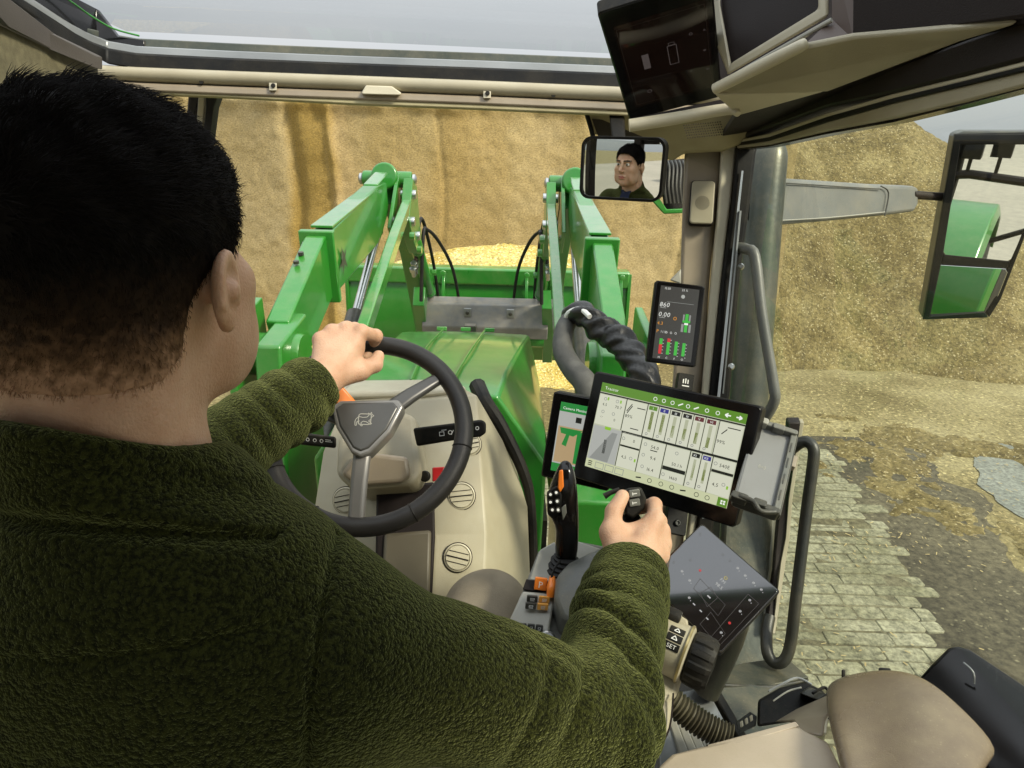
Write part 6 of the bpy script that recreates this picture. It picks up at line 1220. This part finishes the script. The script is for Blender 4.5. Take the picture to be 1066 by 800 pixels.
def skinmat():
    m, N, L, b = newmat('skin'); setp(b, rough=.5, sss=.18, ssss=.008, spec=.4); b.inputs['Subsurface Radius'].default_value = (1, .35, .2)
    tc = N.new('ShaderNodeTexCoord'); n1 = N.new('ShaderNodeTexNoise'); n1.inputs['Scale'].default_value = 28; n1.inputs['Detail'].default_value = 5; L.new(tc.outputs['Object'], n1.inputs['Vector'])
    r = N.new('ShaderNodeValToRGB'); r.color_ramp.elements[0].position = .35; r.color_ramp.elements[0].color = (.42, .24, .145, 1); r.color_ramp.elements[1].position = .65; r.color_ramp.elements[1].color = (.51, .32, .21, 1)
    L.new(n1.outputs['Fac'], r.inputs['Fac']); L.new(r.outputs['Color'], b.inputs['Base Color'])
    n2 = N.new('ShaderNodeTexNoise'); n2.inputs['Scale'].default_value = 420; n2.inputs['Detail'].default_value = 3; L.new(tc.outputs['Object'], n2.inputs['Vector'])
    bp = N.new('ShaderNodeBump'); bp.inputs['Strength'].default_value = .6; bp.inputs['Distance'].default_value = .0015; L.new(n2.outputs['Fac'], bp.inputs['Height']); L.new(bp.outputs['Normal'], b.inputs['Normal']); return m
M_FLEECE, M_SKIN = fleece(), skinmat()
M_HAIR = mat('dark_brown_hair', (.003, .002, .0015), (.006, .004, .002), 60, rough=.8, spec=.15); M_HAIRB = mat('brown_hair', (.030, .017, .008), (.05, .03, .013), 90, rough=.7, spec=.2); M_STUB = mat('nape_stubble', (.16, .085, .045), (.23, .125, .07), 90, rough=.7)
def fadehair():
    m, N, L, b = newmat('faded_hair'); setp(b, rough=.8, spec=.15)
    tc = N.new('ShaderNodeTexCoord'); sx = N.new('ShaderNodeSeparateXYZ'); L.new(tc.outputs['Object'], sx.inputs[0])
    n = N.new('ShaderNodeTexNoise'); n.inputs['Scale'].default_value = 140; n.inputs['Detail'].default_value = 4; L.new(tc.outputs['Object'], n.inputs['Vector'])
    ma = N.new('ShaderNodeMath'); ma.operation = 'MULTIPLY_ADD'; L.new(n.outputs['Fac'], ma.inputs[0]); ma.inputs[1].default_value = .05; L.new(sx.outputs['Z'], ma.inputs[2])
    mr = N.new('ShaderNodeMapRange'); mr.inputs['From Min'].default_value = 2.768; mr.inputs['From Max'].default_value = 2.850; L.new(ma.outputs[0], mr.inputs['Value'])
    r = N.new('ShaderNodeValToRGB'); e = r.color_ramp.elements; e.new(.5); e.new(.75)
    for i, (q, c) in enumerate(((0, (.38, .225, .135)), (.22, (.13, .072, .036)), (.5, (.026, .014, .007)), (1, (.0035, .0022, .0016)))): e[i].position = q; e[i].color = c4(c)
    L.new(mr.outputs['Result'], r.inputs['Fac']); L.new(r.outputs['Color'], b.inputs['Base Color']); return m
M_FADE = fadehair()
M_LIP = mat('lip', (.42, .15, .11), rough=.45); M_EYE = mat('eyeball', (.65, .62, .58), rough=.15); M_IRIS = mat('iris', (.03, .025, .02), rough=.1); M_SHIRT = mat('navy_shirt', (.01, .015, .05), rough=.9)
HC = np.array([-.288, .485, 2.812])
HR = np.array(Matrix.Rotation(math.radians(-5), 3, 'Z'))         # head turned a little to the left
def hl(p): return (p-HC)@HR
def earf(p):
    d = None
    for s in (-1, 1):
        R = (Matrix.Rotation(s*math.radians(8), 3, 'Z') @ Matrix.Rotation(math.radians(-10), 3, 'X'))
        c = V((s*.082, -.010, -.018)); q = (p-c)@np.array(R)/.80
        e = ell(q, (0, 0, 0), (.0085, .0195, .034))
        e = smax(e, -ell(q, (s*.009, .003, .003), (.0085, .0125, .023)), .004)          # bowl
        rim = np.abs(np.linalg.norm(q[:, 1:]/V((.0185, .032)), axis=1)-1)*.024; rim = np.sqrt(rim**2+(q[:, 0]-s*.004)**2)-.0042; rim = np.where(q[:, 2] < -.015, rim+.004, rim)
        e = smin(e, rim, .004); e = smin(e, ell(q, (0, .004, -.027), (.006, .009, .010)), .006); e = smin(e, ell(q, (s*.002, .015, -.002), (.005, .005, .009)), .004)
        e = smin(e, cap(q, (0, .006, -.0), (-s*.010, .010, .0), .012, .012), .006)
        e = e*.80; d = e if d is None else np.minimum(d, e)
    return d
def headf(p):
    d = ell(p, (0, -.008, .026), (.076, .098, .083)); d = smin(d, ell(p, (0, .035, -.045), (.0625, .058, .08)), .03); d = smin(d, ell(p, (0, .070, -.100), (.027, .022, .020)), .03)
    for s in (-1, 1):
        d = smin(d, ell(p, (s*.050, .040, -.07), (.018, .045, .04)), .025); d = smin(d, ell(p, (s*.045, .064, -.025), (.020, .02, .018)), .02)      # jaw, cheekbones
        d = smax(d, -ell(p, (s*.031, .098, .004), (.018, .014, .010)), .012); d = smin(d, ell(p, (s*.031, .078, .003), (.0135, .0135, .0125)), .003)
        d = smin(d, cap(p, (s*.014, .094, .020), (s*.046, .080, .019), .007, .005), .008)
    d = smin(d, cap(p, (0, .092, .012), (0, .113, -.028), .007, .0105), .009); d = smin(d, ell(p, (0, .102, -.034), (.0175, .012, .008)), .007)
    d = smin(d, ell(p, (0, .090, -.062), (.024, .012, .007)), .006); d = smin(d, ell(p, (0, .089, -.073), (.021, .012, .007)), .006); d = smax(d, -ell(p, (0, .104, -.0672), (.024, .010, .0014)), .002)
    d = smin(d, cap(p, (0, -.034, -.05), (0, -.045, -.20), .058, .064), .03)
    for s in (-1, 1): d = smin(d, cap(p, (s*.030, -.058, -.06), (s*.034, -.066, -.2), .026, .03), .02)
    return smin(d, earf(p), .006)
# ---- arms
def pv3(*a): return np.array(P(*a))
SR, ER, WR = V((-.135, .425, 2.515)), pv3(619, 750, .665), pv3(656, 597, .885)
SL = V((-.465, .455, 2.56)); WLp = pv3(335, 396, 1.045); 
mid = (SL+WLp)/2; EL = mid+V((-.06, -.02, -.075))
KR, KL = pv3(508, 641, 1.13), V((-.55, .98, 2.17)); HPR, HPL = V((-.18, .46, 2.06)), V((-.40, .46, 2.06))
# right hand, gripping the joystick
RB = dict(w=pv3(657, 590, .895), cmc=pv3(642, 578, .915))
rk = [pv3(682, 541, .955), pv3(687, 553, .960), pv3(688.5, 566, .955), pv3(686, 578, .945)]
rf = [[rk[0], pv3(681, 526, .992), pv3(668, 528, 1.020), pv3(655, 533, 1.02)], [rk[1], pv3(686, 543, 1.005), pv3(672, 547, 1.03), pv3(656, 550, 1.026)], [rk[2], pv3(688, 560, 1.0), pv3(676, 565, 1.025), pv3(660, 567, 1.02)], [rk[3], pv3(687, 576, .985), pv3(677, 581, 1.005), pv3(664, 583, 1.005)]]
rt = [pv3(643, 577, .912), pv3(636, 555, .935), pv3(639, 533, .955), pv3(648, 517, .966)]
def handR(p):
    w = RB['w']; d = cap(p, WR-(w-WR)*.5, w, .031, .028)
    for i, k in enumerate(rk):
        base = w+(k-w)*.25+(rk[1]-rk[2])*(.35-.25*i)*.6; d = smin(d, cap(p, base, k, .0165, .0125), .014)
    d = smin(d, cap(p, w+(rt[0]-w)*.3, rt[1], .019, .0155), .014)
    for i, f in enumerate(rf):
        r_ = (.0108, .011, .0105, .0095)[i]; c = chain(p, f, [r_+.0015, r_, r_*.92, r_*.82], .004); c = smin(c, ell(p, f[1], (r_*1.08,)*3), .003); d = smin(d, c, .0045)
        d = smin(d, ell(p, f[0]-np.array(FW)*.003, (.0125,)*3), .007)
    c = chain(p, rt, [.0165, .0132, .0122, .0100], .004); d = smin(d, c, .009); d = smin(d, cap(p, pv3(646, 556, .938), pv3(674, 550, .952), .0125, .0125), .012)
    return d
# left hand, wrapped over the steering wheel rim
lf = [[pv3(376, 346, 1.103), pv3(391, 350, 1.140), pv3(389, 362, 1.166), pv3(380, 371, 1.160)], [pv3(361, 343, 1.103), pv3(369, 343, 1.148), pv3(368, 356, 1.170), pv3(364, 368, 1.160)], [pv3(346, 346, 1.098), pv3(350, 346, 1.142), pv3(350, 359, 1.163), pv3(348, 370, 1.155)], [pv3(334, 354, 1.088), pv3(336, 353, 1.128), pv3(338, 364, 1.148), pv3(340, 372, 1.145)]]
lt_ = [pv3(352, 392, 1.070), pv3(374, 386, 1.092), pv3(390, 380, 1.108), pv3(394, 371, 1.120)]
def handL(p):
    w = pv3(340, 391, 1.056); d = cap(p, WLp-(w-WLp)*.8, w, .029, .027)
    for i, f in enumerate(lf):
        b0 = w+(f[0]-w)*.15+(lf[1][0]-lf[2][0])*(.4-.27*i)*.5; d = smin(d, cap(p, b0, f[0], .0172, .0128), .014)
    d = smin(d, cap(p, w, lt_[1], .022, .0165), .014); d = smin(d, cap(p, pv3(352, 382, 1.075), pv3(370, 364, 1.098), .018, .0145), .014)
    for i, f in enumerate(lf):
        r_ = (.0112, .0114, .0108, .0096)[i]; c = chain(p, f, [r_+.0012, r_, r_*.9, r_*.8], .004); d = smin(d, smin(c, ell(p, f[1], (r_*1.06,)*3), .003), .005); d = smin(d, ell(p, f[0]-np.array(FW)*.004, (.0120,)*3), .005)
    d = smin(d, chain(p, lt_, [.0165, .0150, .0128, .0100], .005), .008)
    return d
def bodyf(p):
    d = near(p, HC+V((0, 0, -.03)), .26, lambda q: headf(hl(q)))
    inner = smin(cap(p, (-.285, .46, 2.54), (-.29, .47, 2.12), .075, .11), cap(p, (-.288, .445, 2.66), (-.285, .46, 2.54), .056, .065), .04)
    for a, e, w in ((SR, ER, WR), (SL, EL, WLp)):
        inner = smin(inner, cap(p, (-.285, .45, 2.55), a, .045, .045), .03); inner = smin(inner, cap(p, a, e, .048, .040), .03); inner = smin(inner, cap(p, e, w, .040, .029), .02)
    d = smin(d, inner, .02)
    d = smin(d, near(p, (rk[1]+RB['w'])/2, .15, handR), .012); d = smin(d, near(p, lf[1][0], .15, handL), .012)
    return d
# ---- jacket
def folds(p, a, b, amp, lam, seed, e0=.0, e1=1.0):
    ab = b-a; L_ = np.linalg.norm(ab); t = ((p-a)@ab)/(L_*L_); ax_ = ab/L_; q = p-a-np.outer(t*L_, ax_); ref = np.cross(ax_, V((.3, .2, 1))); ref /= np.linalg.norm(ref); r2 = np.cross(ax_, ref); th = np.arctan2(q@r2, q@ref)
    ph = t*L_/lam*2*math.pi+1.5*np.sin(th+seed)+1.2*np.sin(2*th+seed*2.3+t*4)+1.3*np.sin(t*7+seed); env = np.clip((t-e0)/.12, 0, 1)*np.clip((e1-t)/.10, 0, 1)
    return -amp*(np.abs(np.sin(ph*.5))**.75-.62)*env*np.clip(.75+.55*np.sin(2*th+seed*1.7+t*9), .12, 1.2)*(.65+.35*np.sin(th*1+seed+t*6))
def jacketf(p):
    d = ell(p, (-.285, .435, 2.40), (.205, .135, .30)); d = smin(d, cap(p, (-.285, .44, 2.30), (-.285, .46, 2.10), .16, .165), .06)
    d = smin(d, cap(p, V((-.30, .415, 2.568)), SR+V((-.01, 0, .003)), .080, .070), .035); d = smin(d, cap(p, V((-.285, .42, 2.585)), SL, .080, .070), .035)
    col = cap(p, (-.292, .440, 2.60), (-.294, .447, 2.705), .090, .079)
    top_n = V((.10, .55, 1)); top_n /= np.linalg.norm(top_n)
    col = smax(col, (p-V((-.29, .375, 2.727)))@top_n, .010)
    d = smin(d, col, .022)
    ar = smin(cap(p, SR, ER, .066, .058), cap(p, ER, WR+(WR-ER)*.02, .058, .052), .022)
    ar = ar+folds(p, ER, WR, .013, .044, 1.0, -.3, .97)+folds(p, SR, ER, .014, .06, 2.2, .45, 1.2)*(np.linalg.norm(p-ER, axis=1) < .25)
    al = smin(cap(p, SL, EL, .074, .064), cap(p, EL, WLp-(WLp-EL)*.06, .064, .051), .025)+folds(p, EL, WLp, .012, .040, 3.1, -.4, .95)
    # the cuffs end in a clean cut
    ur = (WR-ER)/np.linalg.norm(WR-ER); ul = (WLp-EL)/np.linalg.norm(WLp-EL)
    ar = smax(ar, (p-(WR+ur*.006))@ur, .010); al = smax(al, (p-(WLp-ul*.012))@ul, .010)
    ar = smax(ar, -cap(p, WR-ur*.03, WR+ur*.05, .036, .043), .006); al = smax(al, -cap(p, WLp-ul*.045, WLp+ul*.05, .034, .042), .006)
    d = smin(d, ar, .035); d = smin(d, al, .03)
    d = smax(d, -cap(p, (-.290, .447, 2.60), (-.292, .455, 2.80), .064, .070), .006)
    # collar seam, armhole seam, yoke seam and a shoulder crease
    s1 = (p-V((-.285, .37, 2.662)))@top_n; m1 = np.linalg.norm(p-V((-.29, .44, 2.68)), axis=1) < .14; d = d+.009*np.exp(-(s1/.005)**2)*m1
    an = V((1, .10, -.10)); an /= np.linalg.norm(an); s2 = (p-V((-.128, .40, 2.62)))@an+.02*np.clip((2.6-p[:, 2])*2, -.2, 1)**2
    d = d+.0055*np.exp(-(s2/.003)**2)*(p[:, 1] < .46)*(p[:, 2] < 2.66)
    s3 = p[:, 2]-(2.592-.02*(p[:, 0]+.285)); d = d+.003*np.exp(-(s3/.003)**2)*(p[:, 1] < .40)*(p[:, 0] < -.13)
    w = p-V((-.16, .36, 2.665)); d = d+.008*np.exp(-((w@V((.35, .3, .9)))/.010)**2)*np.exp(-((w@V((.93, 0, -.35)))/.07)**2)
    g_ = np.sin(p[:, 0]*31+p[:, 2]*17)*np.sin(p[:, 2]*23-p[:, 0]*9+p[:, 1]*14); return d+.0022*g_
def trouf(p):
    d = cap(p, (-.285, .47, 2.10), (-.285, .49, 2.02), .15, .15)
    for h, k in ((HPR, KR), (HPL, KL)):
        an = k+V((.0, .10, -.50)); d = smin(d, cap(p, h, k, .088, .062), .04); d = smin(d, smin(cap(p, k, an, .066, .055), d, .02)+0*d, .02)
    return d+.003*np.sin(p[:, 1]*40+p[:, 0]*25)*np.sin(p[:, 2]*30)
dr = thing('person', 'driver in an olive fleece jacket seen from behind, gripping the steering wheel and a joystick', 'person', (-.29, .48, 1.95))
pos, q = surfnet(bodyf, (-.80, .18, 1.95), (.34, 1.30, 2.98), .0026)
ctr = pos[q].mean(1); lc_ = hl(ctr)
mi = np.zeros(len(q), int)
for s in (-1, 1):
    de = np.linalg.norm(lc_-V((s*.031, .078, .003)), axis=1); mi[(de < .0145) & (lc_[:, 1] > .084) & (np.abs(lc_[:, 2]-.003) < .0062)] = 2
    mi[(np.linalg.norm(lc_-V((s*.029, .091, .003)), axis=1) < .0058) & (mi == 2)] = 3
    br_ = (np.abs(lc_[:, 2]-(.0235-.10*np.abs(np.abs(lc_[:, 0])-.03))) < .0042) & (np.abs(lc_[:, 0]-s*.03) < .019) & (lc_[:, 1] > .06); mi[br_] = 4
mi[(np.abs(lc_[:, 2]+.067) < .0085) & (np.abs(lc_[:, 0]) < .022*(1-.4*np.abs(lc_[:, 2]+.067)/.0085)) & (lc_[:, 1] > .085)] = 1
body = npmesh('body', pos, q, [M_SKIN, M_LIP, M_EYE, M_IRIS, M_HAIRB], dr, mi)
pos, q = surfnet(jacketf, (-.85, .15, 1.90), (.36, 1.12, 2.82), .0036); jk = npmesh('fleece_jacket', pos, q, [M_FLEECE], dr); JP = pos
pos, q = surfnet(trouf, (-.75, .25, 1.60), (.15, 1.30, 2.30), .006); npmesh('trousers', pos, q, [M_TROUSER], dr)
b = MB(); b.prism([Vector(HC)+Vector(v) for v in ((-.035, .03, -.20), (.035, .03, -.20), (.032, .012, -.150), (0, .03, -.16), (-.032, .012, -.150))], (0, .02, 0), M_SHIRT); obj('shirt', b, dr, bevel=.004)
# ---- hair: a close cap over the skull plus thousands of short strands
def hairline(l):
    """positive inside the haired region (head-local coordinates)"""
    x, y, z = l[:, 0], l[:, 1], l[:, 2]
    back = z-np.interp(y, [-.11, -.06, -.035, -.022, .012, .03, .05, .075, .1], [-.073, -.070, -.058, -.02, .012, -.005, .03, .062, .066])
    return back
def hairf(p):
    l = hl(p); top_ = np.clip((l[:, 2]+.03)/.10, 0, 1); th = .001+.008*top_**1.2
    s = smin(ell(l, (0, -.008, .026), (.076, .098, .083)), ell(l, (0, .035, -.045), (.0625, .058, .08)), .03); s = smin(s, cap(l, (0, -.034, -.05), (0, -.045, -.20), .058, .064), .03)
    for k in (-1, 1): s = smin(s, cap(l, (k*.030, -.058, -.06), (k*.034, -.066, -.2), .026, .03), .02)
    bump = .0025*np.sin(l[:, 0]*120+l[:, 2]*60)*np.sin(l[:, 1]*110+l[:, 2]*80)*top_
    return smax(s-th-bump, -hairline(l)*.8, .004)
pos, q = surfnet(hairf, HC-V((.12, .14, .14)), HC+V((.12, .16, .18)), .003)
lz = hl(pos[q].mean(1)); mi = np.where(lz[:, 2] < -.035, 1, 0); jit = .018*(rng.random(len(q))-.5); mi = np.where(lz[:, 2]+jit < -.052, 2, np.where(lz[:, 2]+jit < -.025, 1, 0))
hair = npmesh('hair', pos, q, [M_FADE], dr)
hp, hn = pos, None
gx = np.stack([hairf(pos+V(e)*.001)-hairf(pos-V(e)*.001) for e in ((1, 0, 0), (0, 1, 0), (0, 0, 1))], 1); gx /= np.maximum(np.linalg.norm(gx, axis=1), 1e-9)[:, None]
lp_ = hl(pos); okv = np.where((hairline(lp_) > -.002) & (np.linalg.norm(pos-HC, axis=1) > .06))[0]
sel = rng.choice(okv, 22000); hv, hf, hm = [], [], []
base = pos[sel]+rng.normal(0, .0012, (len(sel), 3)); nn = gx[sel]; ll = hl(base)
fl = np.zeros_like(nn); topm = np.clip((ll[:, 2]+.01)/.07, 0, 1)
comb = (np.outer(1-topm, V((0, -.25, -1)))+np.outer(topm, V((.35, .8, .1))))@HR.T+rng.normal(0, .22, nn.shape); comb -= nn*(comb*nn).sum(1)[:, None]; comb /= np.maximum(np.linalg.norm(comb, axis=1), 1e-6)[:, None]
ln_ = (.004+.009*topm)*rng.uniform(.6, 1.3, len(sel)); lift = (.40-.02*topm)
p0 = base-nn*.002; p1 = base+(nn*lift[:, None]*.5+comb*.5)*ln_[:, None]; p2 = p1+(nn*lift[:, None]*.2+comb*.75)*ln_[:, None]*.8
sd_ = np.cross(comb, nn); wd = np.where(topm > .3, .00045, .00032)[:, None]
hv = np.stack([p0-sd_*wd, p0+sd_*wd, p0+nn*wd, p1-sd_*wd*.8, p1+sd_*wd*.8, p1+nn*wd*.8, p2, p2+sd_*wd*.2, p2+nn*wd*.2], 1).reshape(-1, 3)
k9 = np.arange(len(sel))[:, None, None]*9; fq = np.array([[0, 1, 4, 3], [1, 2, 5, 4], [2, 0, 3, 5], [3, 4, 7, 6], [4, 5, 8, 7], [5, 3, 6, 8]])[None]; hq = (k9+fq).reshape(-1, 4)
jit = rng.normal(0, .010, len(sel)); hmi = np.repeat(np.where(ll[:, 2]+jit < -.058, 2, np.where(ll[:, 2]+jit < -.012+.03*(ll[:, 1] > .02), 1, 0)), 6)
hs_ = npmesh('hair_strand', hv, hq, [M_FADE], dr)
